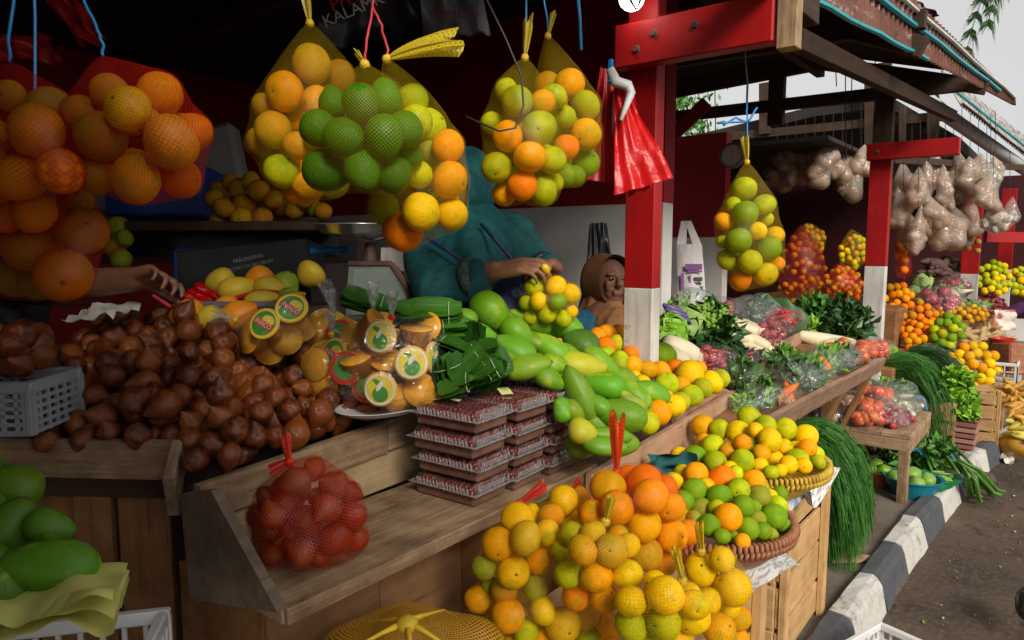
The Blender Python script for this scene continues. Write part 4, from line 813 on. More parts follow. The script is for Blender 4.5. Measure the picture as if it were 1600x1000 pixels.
# ------------------------------------------------------------------ clamshell boxes of dates
date_b = B(); rr = random.Random(5)
for i in range(4):
    for j in range(11):
        date_b.ell((-.060+.0120*j+rr.uniform(-.001, .001), -.036+.024*i, .030+rr.uniform(-.002, .002)), (.0056, .0145, .0075), n=8, m=5, M=Euler((0, rr.uniform(-.3, .3), rr.uniform(-.25, .25))).to_matrix().to_4x4())
for j in range(12):
    for s_ in (-1, 1): date_b.ell((-.066+.012*j, s_*.047, .022), (.0055, .006, .010), n=8, m=5)
datem = NT('glossy_dates'); v = datem.coord((1, 1, 1), 5); n1 = datem.noise(v, 120, 3); datem = datem.done(datem.bsdf(datem.mix(datem.ramp(n1, .35, .7), C(.11, .016, .012), C(.24, .045, .03)), .22, datem.bump(n1, .4, .002), 0, .5))
date_me = date_b.mesh('dates', datem, True)
tray_me = B(); tray_me.box((0, 0, .0105), (.146, .100, .020), ch=.004)
tray_me = tray_me.mesh('tray', pm('brown_date_block', (.12, .055, .036), (.19, .10, .07), 30, .35))
bx = B(); W2, D2 = .078, .0535
def rimrect(z, w_, d_): return [Vector((-w_, -d_, z)), Vector((w_, -d_, z)), Vector((w_, d_, z)), Vector((-w_, d_, z))]
rings = [rimrect(.0, .066, .044), rimrect(.021, .0755, .051), rimrect(.0222, .083, .058), rimrect(.0235, .083, .058), rimrect(.0245, .0755, .051), rimrect(.0415, .069, .046)]
vs = [p for r in rings for p in r]; fs = [(k*4+i, k*4+(i+1) % 4, k*4+4+(i+1) % 4, k*4+4+i) for k in range(5) for i in range(4)]+[(20, 21, 22, 23)]
bx.add(vs, fs); shell_me = bx.mesh('clear_lid', m['film_box'])
fl = B(); 
for (cx_, cy_, sx_, sy_) in ((0, .056, .168, .006), (0, -.056, .168, .006), (.081, 0, .006, .106), (-.081, 0, .006, .106)): fl.box((cx_, cy_, .0245), (sx_, sy_, .0012))
flange_me = fl.mesh('lid_flange', film('flange_gloss', (1, .97, .97), .30, 30, .8, .8))  # milky strip paints in the bright edge of the clear flange
rib = B()
for k in range(16): rib.box((-.062+.0083*k, -.0565, .0300), (.0028, .002, .012), Matrix.Rotation(.25, 4, 'X'))
for k in range(11): rib.box((.0745, -.038+.0076*k, .0300), (.002, .0026, .012), Matrix.Rotation(.25, 4, 'Y'))
rib_me = rib.mesh('lid_rib', film('lid_gloss', (1, .98, .98), .28, 20, .6, .5))  # milky film puts the lid's pale highlights into the colour
o0 = Vector((1.030, .996, SZ)); ydir = Vector((-.13, .99, 0)).normalized(); xdir = Vector((.99, .13, 0)).normalized()
xdir = Vector((1, -.03, 0)).normalized(); xdir2 = ydir
whr = {0: 'nearest', 1: 'middle', 2: 'farthest'}; lv_ = {0: 'bottom', 1: 'second', 2: 'third', 3: 'top'}
for lay in range(4):
    for k in range(3):
        rr = random.Random(lay*7+k); c = o0+Vector((.052, 0, 0))+xdir*(k*.129+rr.uniform(-.003, .003)+(.006 if lay % 2 else -.002))+ydir*rr.uniform(-.003, .003)+Vector((0, 0, lay*.0502))
        M = MB(-ydir, xdir, Vector((0, 0, 1)), c) @ Matrix.Rotation(rr.uniform(-.03, .03), 4, 'Z') @ SC(1.10, 1.10, 1.13)
        bx_ = thing('date_box', 'clear plastic box of dark dates, %s column, %s of the stack' % (whr[k], lv_[lay] + (' layer' if lay < 3 else ' layer with paper tag')), 'date box', group='clear boxes of dates stacked on the shelf', M=M)
        inst('date_tray', tray_me, M, bx_); o = inst('dates', date_me, M, bx_); o['kind'] = 'stuff'; inst('clear_lid', shell_me, M, bx_); inst('lid_flange', flange_me, M, bx_); o = inst('lid_rib', rib_me, M, bx_); o['kind'] = 'stuff'
        if lay == 3:
            q = [(-.028, -.012, .35), (.0, .0, -.5), (.012, .01, .2)][k]; pb = B(); w_, h_ = (.056, .018) if k != 1 else (.036, .026)
            pb.grid(lambda u, v: Vector(((u-.5)*w_, (v-.5)*h_, .0445+.004*math.sin(u*3+k))), 8, 3); Ml = M @ MT((q[0], q[1], 0)) @ Matrix.Rotation(q[2], 4, 'Z')
            pl_ = inst('paper_tag', pb.mesh('paper_tag', m['tagpaper']), Ml, bx_); ib = B()
            for r_ in range(2):
                for cc in range(4): ib.box((-.009+.006*cc, .004-.007*r_, .0486+.001*math.sin(cc)), (.004, .0016, .0004))
            inst('print', ib.mesh('print', m['wire']), Ml, pl_)
# ------------------------------------------------------------------ banana-leaf parcels
def leaf_parcel(p, ax, up, L, W_, T_, lab, seed, tie=.62):
    rr = random.Random(seed); t = thing('leaf_parcel', lab, 'leaf parcel', group='folded banana leaf parcels', M=axis_m(ax, up, p)); M = WM[t.name]
    layers = 6
    for k in range(layers):
        z0 = (k-(layers-1)/2)*T_*1.15/layers; b = B(); l2 = L*rr.uniform(.86, 1.05); w2 = W_*rr.uniform(.8, 1.05); sh = rr.uniform(-.007, .007); ro = Matrix.Rotation(rr.uniform(-.13, .13), 3, 'Z') @ Matrix.Rotation(rr.uniform(-.05, .05), 3, 'Y'); cv = rr.uniform(-.3, .3)
        def f(u, v, dz=0): 
            x_, y_ = (u-.5)*l2+sh, (v-.5)*w2*(1-.35*(abs(u-.5)*2)**3); return ro @ Vector((x_, y_, z0+dz+abs(y_)*.16+cv*x_*x_/l2+.003*noise.noise(Vector((u*4, v*4, k*3+seed)))))
        b.grid(f, 8, 6); b.grid(lambda u, v: f(u, v, .0018), 8, 6)
        me = b.mesh('folded_leaf', m['leaf_w'], True); inst('folded_leaf', me, M, t)
    b = B(); x = (tie-.5)*L; q = [Vector((x, W_*.5*math.cos(a)*1.03, T_*.62*math.sin(a)+T_*.08)) for a in [i*math.pi/7 for i in range(15)]]
    b.tube(q, .0010, 5); inst('tie_string', b.mesh('tie_string', pm('pale_string', (.42, .46, .30), None, 5, .7)), M, t)
LP = [(670, 491, 1.62, 0, .15, .058, .034, 'large leaf parcel lying along the top of the pile', .78), (704, 511, 1.62, 3, .10, .045, .028, 'tied leaf parcel just under the top one', .3), (700, 546, 1.58, -22, .085, .075, .03, 'broad leaf parcel with white tie beside the jelly bag', .3), (742, 532, 1.62, 80, .08, .05, .02, 'upright leaf parcel standing against a mango', .4), (750, 550, 1.58, 12, .075, .06, .022, 'leaf parcel with pale midrib edge in the middle', .3), (700, 585, 1.54, -75, .075, .06, .04, 'dark ribbed leaf parcel low beside the jelly bag', .3), (738, 570, 1.55, 40, .07, .06, .022, 'square leaf parcel tilted in the middle of the pile', .8), (755, 585, 1.53, 28, .08, .05, .026, 'leaf parcel with bright layered edges near the ledge', .85), (776, 560, 1.60, -60, .08, .045, .02, 'narrow leaf parcel leaning toward the mangoes', .8), (712, 604, 1.50, 22, .07, .05, .014, 'bright thin leaf parcel lying on the ledge corner', .9), (742, 598, 1.50, 20, .07, .04, .012, 'thin bright leaf parcel behind the grey ledge', .9), (665, 512, 1.66, -5, .13, .05, .03, 'shaded leaf parcel behind the jelly bag top', .8), (575, 473, 1.80, -12, .14, .05, .03, 'dark leaf parcel alone before the weighing scale', .75), (772, 585, 1.56, 62, .075, .045, .018, 'small leaf parcel upright at the pile end', .7), (725, 560, 1.62, -15, .09, .06, .03, 'hidden dark leaf parcel at the pile core', .2)]
for i, (x, y, d, an, L, W_, T_, lab, tie) in enumerate(LP):
    a = math.radians(an); r9 = random.Random(i+5); leaf_parcel(P(x, y, d), RT*math.cos(a)+UP*math.sin(a)+FW*r9.uniform(-.35, .45), UP*.75*math.cos(a)-RT*math.sin(a)*.7-FW*r9.uniform(.1, 1.0)+RT*r9.uniform(-.3, .3), L*1.05, W_*1.1, T_*1.15, lab, i, tie)
# ------------------------------------------------------------------ bags of jelly cups
jel = NT('amber_jelly'); v = jel.coord((1, 1, 1), 9); n1 = jel.noise(v, 30, 3); x = jel.n('BsdfPrincipled'); jel.l(jel.mix(jel.ramp(n1, .3, .7), C(.80, .32, .015), C(.90, .50, .05)), x.inputs['Base Color']); x.inputs['Roughness'].default_value = .18; x.inputs['Subsurface Weight'].default_value = .25; x.inputs['Subsurface Radius'].default_value = (.02, .01, .004); x.inputs['Subsurface Scale'].default_value = 1; jel = jel.done(x.outputs[0])
cupb = B(); cupb.lathe([(0, -.02), (.026, -.02), (.034, .016), (.037, .018), (.037, .0205), (0, .0205)], 20); cup_me = cupb.mesh('jelly_cup', jel, True)
lidm = pm('white_foil', (.72, .72, .66), None, 5, .35); gm = pm('label_green', (.04, .22, .03), (.08, .30, .04), 40, .4); ym = pm('label_yellow', (.72, .62, .03), (.75, .5, .05), 40, .4); rm_ = pm('label_red', (.6, .03, .02), None, 9, .4)
def disc(b, r, z, mi, c=(0, 0), sx=1, sy=1, n=20):
    b.add([(c[0]+r*sx*math.cos(2*math.pi*i/n), c[1]+r*sy*math.sin(2*math.pi*i/n), z) for i in range(n)], [tuple(range(n))], mi)
def text_mesh(txt, size, mt):
    cu = bpy.data.curves.new('lettering', 'FONT'); cu.body = txt; cu.size = size; cu.align_x = 'CENTER'; cu.align_y = 'CENTER'; cu.extrude = .0002; cu.resolution_u = 2
    ob = bpy.data.objects.new('tmp', cu); COL.objects.link(ob); dg = bpy.context.evaluated_depsgraph_get(); me = bpy.data.meshes.new_from_object(ob.evaluated_get(dg)); bpy.data.objects.remove(ob); me.materials.clear(); me.materials.append(mt); return me
inaco = text_mesh('INACO', .0145, pm('label_lettering', (.75, .60, .58), None, 5, .5))
lab_b = B(); disc(lab_b, .0345, .0212, 1); disc(lab_b, .032, .0216, 1); disc(lab_b, .029, .0220, 2); disc(lab_b, .016, .0224, 1, (.006, .010), 1, .7); lab_b.box((0, -.002, .0222), (.052, .014, .0006), Matrix.Rotation(-.0, 4, 'Z'), mi=3); labA = lab_b.mesh('lid_label', [lidm, ym, gm, rm_])
lab_b = B(); disc(lab_b, .033, .0212, 0); disc(lab_b, .029, .0216, 1); disc(lab_b, .017, .0220, 2, (.006, -.008)); disc(lab_b, .010, .0222, 2, (-.012, .010), 1.2, .5); disc(lab_b, .008, .0225, 0, (-.004, .006), .6, 1.6); labB = lab_b.mesh('lid_label', [lidm, ym, gm])
lab_b = B(); disc(lab_b, .036, .0212, 0); disc(lab_b, .027, .0216, 1); lab_b.box((0, .002, .0220), (.03, .006, .0006), mi=2); labC = lab_b.mesh('lid_label', [rm_, gm, lidm])
def jelly_bag(label, cups, tie, d0, tdir, tl, milk='film', tied=None):
    T = P(tie[0], tie[1], d0); t = thing('jelly_bag', label, 'jelly bag', T, 'clear bags of jelly cups'); pts = []; rad = []
    for i, (x, y, dd, nx, ny, nz, lb) in enumerate(cups):
        c = P(x, y, d0+dd); z = (cam_dir(nx, ny, nz)).normalized(); M = MB(*(lambda a: (a, z.cross(a), z))((RT-z*RT.dot(z)).normalized()), c) @ Matrix.Rotation(-.55, 4, 'Z')
        o = inst('jelly_cup', cup_me, M, t); pts.append(c); rad.append(.036)
        if lb: l_ = inst('lid_label', {'a': labA, 'b': labB, 'c': labC}[lb], M, o)
        if lb == 'a': inst('lettering', inaco, M @ MT((0, -.002, .0228)), o)
    for (x, y, dd, nx, ny, nz, lb) in list(cups):
        rr = random.Random(int(x*y)); c = P(x+rr.uniform(-26, 26), y+rr.uniform(-16, 22), d0+dd+.05)
        if min((c-p_).length for p_ in pts) < .034: continue
        inst('jelly_cup', cup_me, MT(c) @ rrot(rr), t); pts.append(c); rad.append(.034)
    netting(pts, rad, T, m[milk], t, tight=.25, name='clear_bag', nu=30, nv=22)
    me = bpy.data.meshes.new('x'); b = B(); d = cam_dir(*tdir).normalized(); a = d.orthogonal().normalized(); c = d.cross(a); rr = random.Random(int(tie[0]))
    for k in range(9):
        an = k*2.4; sp = a*math.cos(an)*.5+c*math.sin(an)*.35; w_ = (a*math.sin(an)+c*math.cos(an))*.008; L = tl*rr.uniform(.7, 1.1)
        b.add([T-w_*.3, T+w_*.3, T+(d*.6+sp*.35)*L+w_, T+(d*.6+sp*.35)*L-w_, T+(d+sp*.6)*L-w_*1.3, T+(d+sp*.6)*L+w_*1.3], [(0, 1, 2, 3), (3, 2, 5, 4)])
    b.obj('bag_top', m['film_milk'], t)
    b = B(); b.lathe([(.005, -.006), (.0085, 0), (.005, .006)], 8, T, d.to_track_quat('Z', 'Y').to_matrix().to_4x4()); b.obj('tie', m[tied or 'yelstr'], t)
jelly_bag('clear bag of amber jelly cups with a red tie, beside leaf parcels', [(600, 527, -.02, -.25, .1, -1, 'b'), (598, 607, -.03, -.1, 0, -1, 'b'), (643, 567, -.02, .15, .05, -1, 'b'), (668, 560, .03, .9, .1, -.45, 'b'), (560, 568, .0, -.2, .9, -.5, 0), (650, 525, .03, .1, .95, -.2, 0), (655, 610, .02, .25, .15, -.9, 0), (600, 568, .03, .2, .6, -.6, 0)], (612, 496), 1.52, (.05, 1, 0), .055, 'film', 'redstr')
jelly_bag('clear bag of amber jelly cups with two oval green labels', [(420, 510, -.02, -.2, .35, -1, 'a'), (458, 487, -.01, .1, .45, -1, 'a'), (400, 530, .02, -.5, .2, -.8, 0), (450, 528, .03, .1, -.1, -1, 0), (425, 545, .05, 0, 0, -1, 0)], (368, 500), 1.60, (-.8, .25, 0), .06, 'film')
jelly_bag('clear bag of jelly cups with a red-ringed label, in the middle', [(545, 575, -.03, -.1, .1, -1, 'c'), (530, 555, .01, -.4, .2, -.8, 'a'), (500, 570, .02, -.3, .1, -.9, 0), (555, 535, .04, .3, .5, -.7, 0), (575, 600, -.01, .3, -.2, -.9, 'c'), (510, 598, .02, -.2, 0, -1, 0)], (517, 522), 1.56, (.05, 1, 0), .055, 'film')
jelly_bag('clear bag of jelly cups tied behind the red-tied bag', [(560, 530, .02, 0, .3, -1, 0), (535, 525, .03, -.2, .3, -.9, 'c'), (580, 520, .05, .3, .3, -.9, 0)], (583, 488), 1.68, (0, 1, 0), .075, 'film')
jelly_bag('clear bag of jelly cups with a tall silver top, at the back', [(495, 520, .02, 0, .3, -1, 0), (520, 512, .04, .2, .5, -.8, 0), (470, 530, .03, -.2, .3, -1, 0)], (523, 493), 1.72, (-.25, 1, 0), .085, 'film')
pb = B(); pb.lathe([(0, 0), (.10, 0), (.125, .012), (.122, .013), (.098, .003), (0, .003)], 28, P(600, 632, 1.58)-Vector((0, 0, .012)), Matrix.Diagonal((.95, .7, 1, 1))); tag(pb.obj('white_plate', m['basket_w']), 'white plastic plate under the red-tied jelly bag', 'plate')
# ------------------------------------------------------------------ people
def sdf_body(parts, voxel, smooth=4):
    b = B()
    for q in parts:
        if q[0] == 'c':
            p, r, p2, r2 = Vector(q[1]), q[2], Vector(q[3]), q[4]; L = (p2-p).length; n = max(2, int(L/max(.004, min(r, r2)*.55))+1)
            for i in range(n+1): t = i/n; b.ell(p.lerp(p2, t), (r+(r2-r)*t,)*3, n=10, m=7)
        else: b.ell(q[1], q[2], M=q[3] if len(q) > 3 else None, n=18, m=12)
    me = b.mesh('body', []); o = bpy.data.objects.new('tmp', me); COL.objects.link(o)
    r = o.modifiers.new('r', 'REMESH'); r.mode = 'VOXEL'; r.voxel_size = voxel; r.use_smooth_shade = True
    s = o.modifiers.new('s', 'SMOOTH'); s.iterations = smooth; s.factor = .5
    dg = bpy.context.evaluated_depsgraph_get(); me2 = bpy.data.meshes.new_from_object(o.evaluated_get(dg)); bpy.data.objects.remove(o); return me2
def put(me, name, mt, par):
    me.materials.clear(); me.materials.append(mt); me.polygons.foreach_set('use_smooth', [True]*len(me.polygons)); org = WM[par.name].translation; me.transform(MT(-org)); return inst(name, me, MT(org), par)
skin = pm('brown_skin', (.26, .12, .07), (.21, .09, .05), 14, .5, .08, bscale=80); skin_d = pm('tanned_skin', (.22, .10, .06), (.17, .075, .045), 14, .55)
def hand(w, fdir, palm, side, curl=.5, s=1.0, spread=.18):
    """wrist, pointing direction, palm normal, thumb side; returns capsule list"""
    f = Vector(fdir).normalized(); n_ = Vector(palm).normalized(); n_ = (n_-f*n_.dot(f)).normalized(); sd_ = f.cross(n_)*side; out_ = []
    for k in (-1, 0, 1): out_.append(('c', w+sd_*k*.016*s, .017*s, w+f*.075*s+sd_*k*.026*s, .0135*s))
    for k, (L, r) in enumerate(((.072, .0088), (.080, .0092), (.074, .0086), (.058, .0076))):
        o = (1.5-k); base = w+f*.082*s+sd_*o*.0205*s; d = (f+sd_*o*spread*.35).normalized(); c = curl*(1+.12*k); p = base
        for j, fr in enumerate((.46, .30, .24)):
            dd = d*math.cos(c*(j+.55))+n_*math.sin(c*(j+.55)); q = p+dd*L*fr*s; out_.append(('c', p, r*s*(1-.1*j), q, r*s*(.92-.1*j))); p = q
    p = w+f*.018*s+sd_*.026*s; d1 = (f*.62+sd_*.75+n_*.25).normalized(); q = p+d1*.042*s; out_.append(('c', p, .014*s, q, .011*s)); d2 = (f*.85+sd_*.25+n_*.45).normalized(); q2 = q+d2*.032*s; out_.append(('c', q, .0105*s, q2, .0092*s)); out_.append(('c', q2, .0092*s, q2+(f*.9+n_*.4-sd_*.1).normalized()*.022*s, .0076*s))
    return out_
def cloth_mat(name, c1, c2, scale=30): return pm(name, c1, c2, scale, .8, .25, bscale=9, lo=.4, hi=.6)
# seller in teal, standing behind the mango tray
D1 = 1.98
def q(x, y, d=D1): return P(x, y, d)
hips = q(742, 560, 2.02); chest = q(735, 418, 2.02); neck = q(728, 352, 2.04); head = q(708, 298, 2.02)
fd1 = (-FW*.85-RT*.45-UP*.25).normalized(); fs1 = fd1.cross(UP).normalized()
shR, shL = q(672, 400, 2.0), q(800, 372, 2.10); elR, elL = q(690, 452, 1.86), q(838, 428, 2.0)
wrR, wrL = q(772, 424, 1.80), q(862, 418, 1.90)
s1 = thing('person', 'seller in teal headscarf and blouse tying a net bag of oranges', 'person', (hips.x, hips.y, .1))
body = [('e', hips, (.15, .12, .17)), ('c', hips, .14, chest, .13), ('c', chest, .12, neck, .055), ('c', neck, .05, head, .06), ('e', head, (.075, .088, .105)), ('c', shR, .055, elR, .045), ('c', elR, .042, wrR, .027), ('c', shL, .055, elL, .045), ('c', elL, .042, wrL, .027),
        ('c', chest, .1, shR, .06), ('c', chest, .1, shL, .06)]
fl = Vector((hips.x, hips.y, .12))
for s_ in (-1, 1): body += [('c', hips+RT*s_*.08, .085, fl+RT*s_*.09+Vector((0, 0, .45)), .06), ('c', fl+RT*s_*.09+Vector((0, 0, .45)), .055, fl+RT*s_*.09+Vector((0, 0, .05)), .035), ('c', fl+RT*s_*.09+Vector((0, 0, .02)), .035, fl+RT*s_*.09-FW*.12+Vector((0, 0, .0)), .028)]
body += [('c', head+fd1*.078+UP*.010, .009, head+fd1*.096-UP*.018, .013), ('c', head+fd1*.076-UP*.046+fs1*.018, .0065, head+fd1*.076-UP*.046-fs1*.018, .0065), ('c', head+fd1*.074-UP*.056+fs1*.014, .0075, head+fd1*.074-UP*.056-fs1*.014, .0075), ('c', head+fd1*.04-UP*.05, .045, head+fd1*.05-UP*.078, .026)]
for s_ in (-1, 1): body += [('c', head+UP*.028+fd1*.074+fs1*s_*.014, .009, head+UP*.026+fd1*.070+fs1*s_*.042, .007), ('c', head-UP*.012+fd1*.064+fs1*s_*.036, .017, head-UP*.02+fd1*.058+fs1*s_*.034, .014)]
body += hand(wrR, (q(835, 412, 1.76)-wrR), (q(800, 470, 1.85)-q(800, 420, 1.80)), 1, .5, 1.0)
body += hand(wrL+RT*.0, (q(838, 420, 1.80)-wrL)+UP*.02, (q(850, 470, 1.85)-q(850, 420, 1.82)), -1, .55, 1.0)
put(sdf_body(body, .0055, 3), 'body', skin, s1)
teal1 = cloth_mat('teal_cloth', (.003, .10, .105), (.002, .06, .066)); teal2 = cloth_mat('teal_blouse', (.003, .075, .08), (.002, .04, .048))
def folds(me, amp, fr, seed=0, hero=True):
    amp *= 1.25
    n_ = len(me.vertices); co = np.zeros(n_*3); no = np.zeros(n_*3); me.vertices.foreach_get('co', co); me.vertex_normals.foreach_get('vector', no); co = co.reshape(-1, 3)
    h = np.array([noise.noise(Vector((p[0]*fr+seed, p[1]*fr, p[2]*fr*.35))) for p in co])
    me.vertices.foreach_set('co', (co+no.reshape(-1, 3)*h[:, None]*amp).ravel()); me.update(); return me
bl = [('c', hips+UP*.04, .165, chest, .15), ('c', chest, .145, shR, .072), ('c', chest, .145, shL, .072), ('c', shR, .078, elR, .078), ('c', elR, .075, elR.lerp(wrR, .60), .052), ('c', shL, .075, elL, .064), ('c', elL, .06, elL.lerp(wrL, .65), .045), ('c', hips, .17, hips-UP*.10, .175)]
put(folds(sdf_body(bl, .008, 4), .018, 12), 'blouse', teal2, s1)
fr_ = (q(715, 292, 1.94)-head).normalized()
b = B()
def hood1(u, v):
    a = (u-.5)*2*math.pi; k = 1-.6*max(0, v-.7)/.3; return head+fd1*(.055-.165*v**.9)+fs1*math.sin(a)*(.080+.032*v)*k+UP*math.cos(a)*(.104+.024*v)*k
b.grid(hood1, 32, 12); b.grid(lambda u, v: hood1(u, v)+(hood1(u, v)-head).normalized()*.008, 32, 12); b.obj('hood', teal1, s1, smooth=True)
for s_ in (-1, 1):
    b = B(); b.ell(head+UP*.010+fd1*.080+fs1*s_*.027, (.0125, .0125, .0058), n=10, m=7); b.obj('eye', pm('seller_eye', (.05, .03, .025), None, 5, .3), s1, smooth=True)
hj = [('e', head-fd1*.050+UP*.0, (.085, .085, .105)), ('c', head-fd1*.04-UP*.075, .080, chest+UP*.045+FW*.01, .145), ('c', head-UP*.125+fd1*.03, .058, chest-FW*.07+UP*.03, .10), ('c', chest+UP*.05, .13, shR.lerp(chest, .25)+UP*.02, .075), ('c', chest+UP*.06, .13, shL.lerp(chest, .22)+UP*.02, .07), ('c', chest+UP*.03-FW*.05, .11, chest-UP*.05-FW*.055, .10)]
put(folds(sdf_body(hj, .008, 4), .016, 15, 3), 'headscarf', teal1, s1)
cf = pm('beaded_dark_cuff', (.02, .055, .055), (.10, .12, .09), 160, .6, .4, lo=.48, hi=.56)
b = B(); b.tube([elR.lerp(wrR, .52), elR.lerp(wrR, .66), elR.lerp(wrR, .84)], [.060, .056, .043], 16); b.obj('cuff', cf, s1, smooth=True)
b = B(); b.tube([elL.lerp(wrL, .6), elL.lerp(wrL, .74)], [.052, .042], 14); b.obj('cuff', cf, s1, smooth=True)
sk_m = NT('blue_patterned_skirt'); v = sk_m.coord((1, 1, 1), 3); vo = sk_m.n('TexVoronoi'); sk_m.l(v, vo.inputs['Vector']); vo.inputs['Scale'].default_value = 34; vo.feature = 'DISTANCE_TO_EDGE'; vo2 = sk_m.n('TexVoronoi'); sk_m.l(v, vo2.inputs['Vector']); vo2.inputs['Scale'].default_value = 22
sk_m = sk_m.done(sk_m.bsdf(sk_m.mix(sk_m.ramp(vo2.outputs['Distance'], .30, .36), sk_m.mix(sk_m.ramp(vo.outputs['Distance'], .02, .06), C(.02, .03, .09), C(.20, .25, .38)), C(.022, .03, .10)), .8))
sc_ = [('c', hips-UP*.06, .165, hips-UP*.18, .19), ('c', q(790, 470, 1.95), .08, q(775, 540, 1.95), .13), ('c', hips-UP*.18, .19, fl+Vector((0, 0, .12)), .20)]
put(folds(sdf_body(sc_, .01, 3), .012, 9, 7), 'skirt', sk_m, s1)
for a, c in (((668, 372), (742, 420)), ((752, 350), (800, 405))):
    b = B(); pts_ = [q(a[0], a[1], 1.86), q((a[0]*.6+c[0]*.4), (a[1]*.6+c[1]*.4), 1.82), q(c[0], c[1], 1.82)]; b.tube(pts_, .005, 6); b.obj('strap', pm('navy_strap', (.01, .02, .10), None, 5, .6), s1)
b = B(); b.ell(q(852, 421, 1.77), (.022, .012, .012), M=Euler((0, .5, .4)).to_matrix().to_4x4()); tag(b.obj('yellow_tie', m['yelstr'], None, smooth=True), 'yellow twist of netting pinched between the seller fingers', 'twist')
# second woman seated by the wall
D2 = 3.02
def q(x, y, d=D2): return P(x, y, d)
h2 = q(951, 440); c2 = q(946, 512); n2 = q(946, 478); hp2 = q(945, 640)
s2 = thing('person', 'woman in brown headscarf and blue blouse seated by the post', 'person', (hp2.x, hp2.y, .45))
ld = (-FW*.9+RT*.35).normalized(); sd2 = ld.cross(UP).normalized()
fm = MB(sd2, -ld, UP, (0, 0, 0))
body = [('e', hp2, (.17, .15, .14)), ('c', hp2, .14, c2, .13), ('c', c2, .10, n2, .05), ('c', n2, .05, h2, .055), ('e', h2, (.068, .085, .10)), ('c', h2-UP*.045+ld*.03, .045, h2-UP*.075+ld*.05, .026)]
body += [('c', h2+UP*.012+ld*.082, .009, h2-UP*.018+ld*.100, .013), ('c', h2-UP*.018+ld*.095+sd2*.011, .0075, h2-UP*.018+ld*.095-sd2*.011, .0075), ('c', h2-UP*.046+ld*.079+sd2*.018, .0065, h2-UP*.046+ld*.079-sd2*.018, .0065), ('c', h2-UP*.056+ld*.077+sd2*.014, .0075, h2-UP*.056+ld*.077-sd2*.014, .0075)]
for s_ in (-1, 1):
    sh = c2+sd2*s_*.17+UP*.0; el = sh-UP*.22+ld*.05+sd2*s_*.03; wr = el+ld*.20-UP*.02-sd2*s_*.08
    body += [('c', h2+UP*.028+ld*.076+sd2*s_*.014, .009, h2+UP*.026+ld*.072+sd2*s_*.042, .007), ('c', h2-UP*.012+ld*.060+sd2*s_*.036, .015, h2-UP*.03+ld*.054+sd2*s_*.034, .014), ('c', sh, .05, el, .04), ('c', el, .038, wr, .026)]+hand(wr, ld-sd2*s_*.4, -UP, s_, .4)
    kn = hp2+ld*.40+sd2*s_*.10; body += [('c', hp2+sd2*s_*.08, .085, kn, .06), ('c', kn, .055, kn-UP*.40, .035), ('c', kn-UP*.42, .033, kn-UP*.44+ld*.14, .026)]
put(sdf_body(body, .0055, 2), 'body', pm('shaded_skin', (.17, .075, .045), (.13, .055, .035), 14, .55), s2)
for s_ in (-1, 1):
    b = B(); b.ell(h2+UP*.010+ld*.0815+sd2*s_*.027, (.0125, .0065, .0058), M=fm, n=10, m=7); b.obj('eye', pm('eye_white', (.26, .23, .20), None, 5, .3), s2, smooth=True)
    b = B(); b.ell(h2+UP*.010+ld*.087+sd2*s_*.027, (.0058, .0035, .0055), M=fm, n=8, m=6); b.obj('iris', pm('dark_iris', (.02, .012, .008), None, 5, .2), s2, smooth=True)
brown = cloth_mat('tan_headscarf', (.26, .12, .045), (.20, .085, .03)); blue2 = cloth_mat('blue_blouse', (.008, .10, .17), (.006, .06, .11))
# scarf: a hood round the face opening, falling onto the chest
b = B()
def hood(u, v):
    a = (u-.5)*2*math.pi; r = .082+.030*v+.0; rad_z = .105+.022*v
    return h2+ld*(.060-.155*v**.9)+sd2*math.sin(a)*r*(1-.55*max(0, v-.72)/.28)+UP*(math.cos(a)*rad_z*(1-.55*max(0, v-.72)/.28)-.0)
b.grid(hood, 28, 10); b.grid(lambda u, v: hood(u, v)*1.0+(hood(u, v)-h2).normalized()*.007, 28, 10); b.obj('hood', brown, s2, smooth=True)
hj = [('c', h2-UP*.130+ld*.035, .058, h2-UP*.16+ld*.04, .075), ('c', h2-UP*.165+ld*.02, .08, c2-UP*.01+ld*.09, .10), ('c', c2+ld*.11-UP*.02, .10, c2-UP*.14+ld*.13, .09), ('c', h2-ld*.06-UP*.05, .085, c2-ld*.05+UP*.04, .12)]
put(folds(sdf_body(hj, .007, 3), .012, 15, 5), 'headscarf', brown, s2)
bl = [('c', hp2, .18, c2-UP*.06, .14)]
for s_ in (-1, 1):
    sh = c2+sd2*s_*.17+UP*.0; el = sh-UP*.22+ld*.05+sd2*s_*.03; wr = el+ld*.20-UP*.02-sd2*s_*.08; kn = hp2+ld*.40+sd2*s_*.10
    bl += [('c', c2-UP*.05, .12, sh, .08), ('c', sh, .08, el, .065), ('c', el, .06, el.lerp(wr, .8), .045), ('c', hp2+sd2*s_*.08, .12, kn, .10), ('c', kn, .09, kn-UP*.35, .10)]
put(folds(sdf_body(bl, .009, 3), .014, 11, 9), 'blouse', blue2, s2)
b = B(); c = Vector((hp2.x, hp2.y, 0)); b.box((c.x, c.y, .30), (.36, .36, .4), ch=.01); tag(b.obj('stool', m['wood_dark']), 'dark wooden box stool under the seated woman', 'stool')
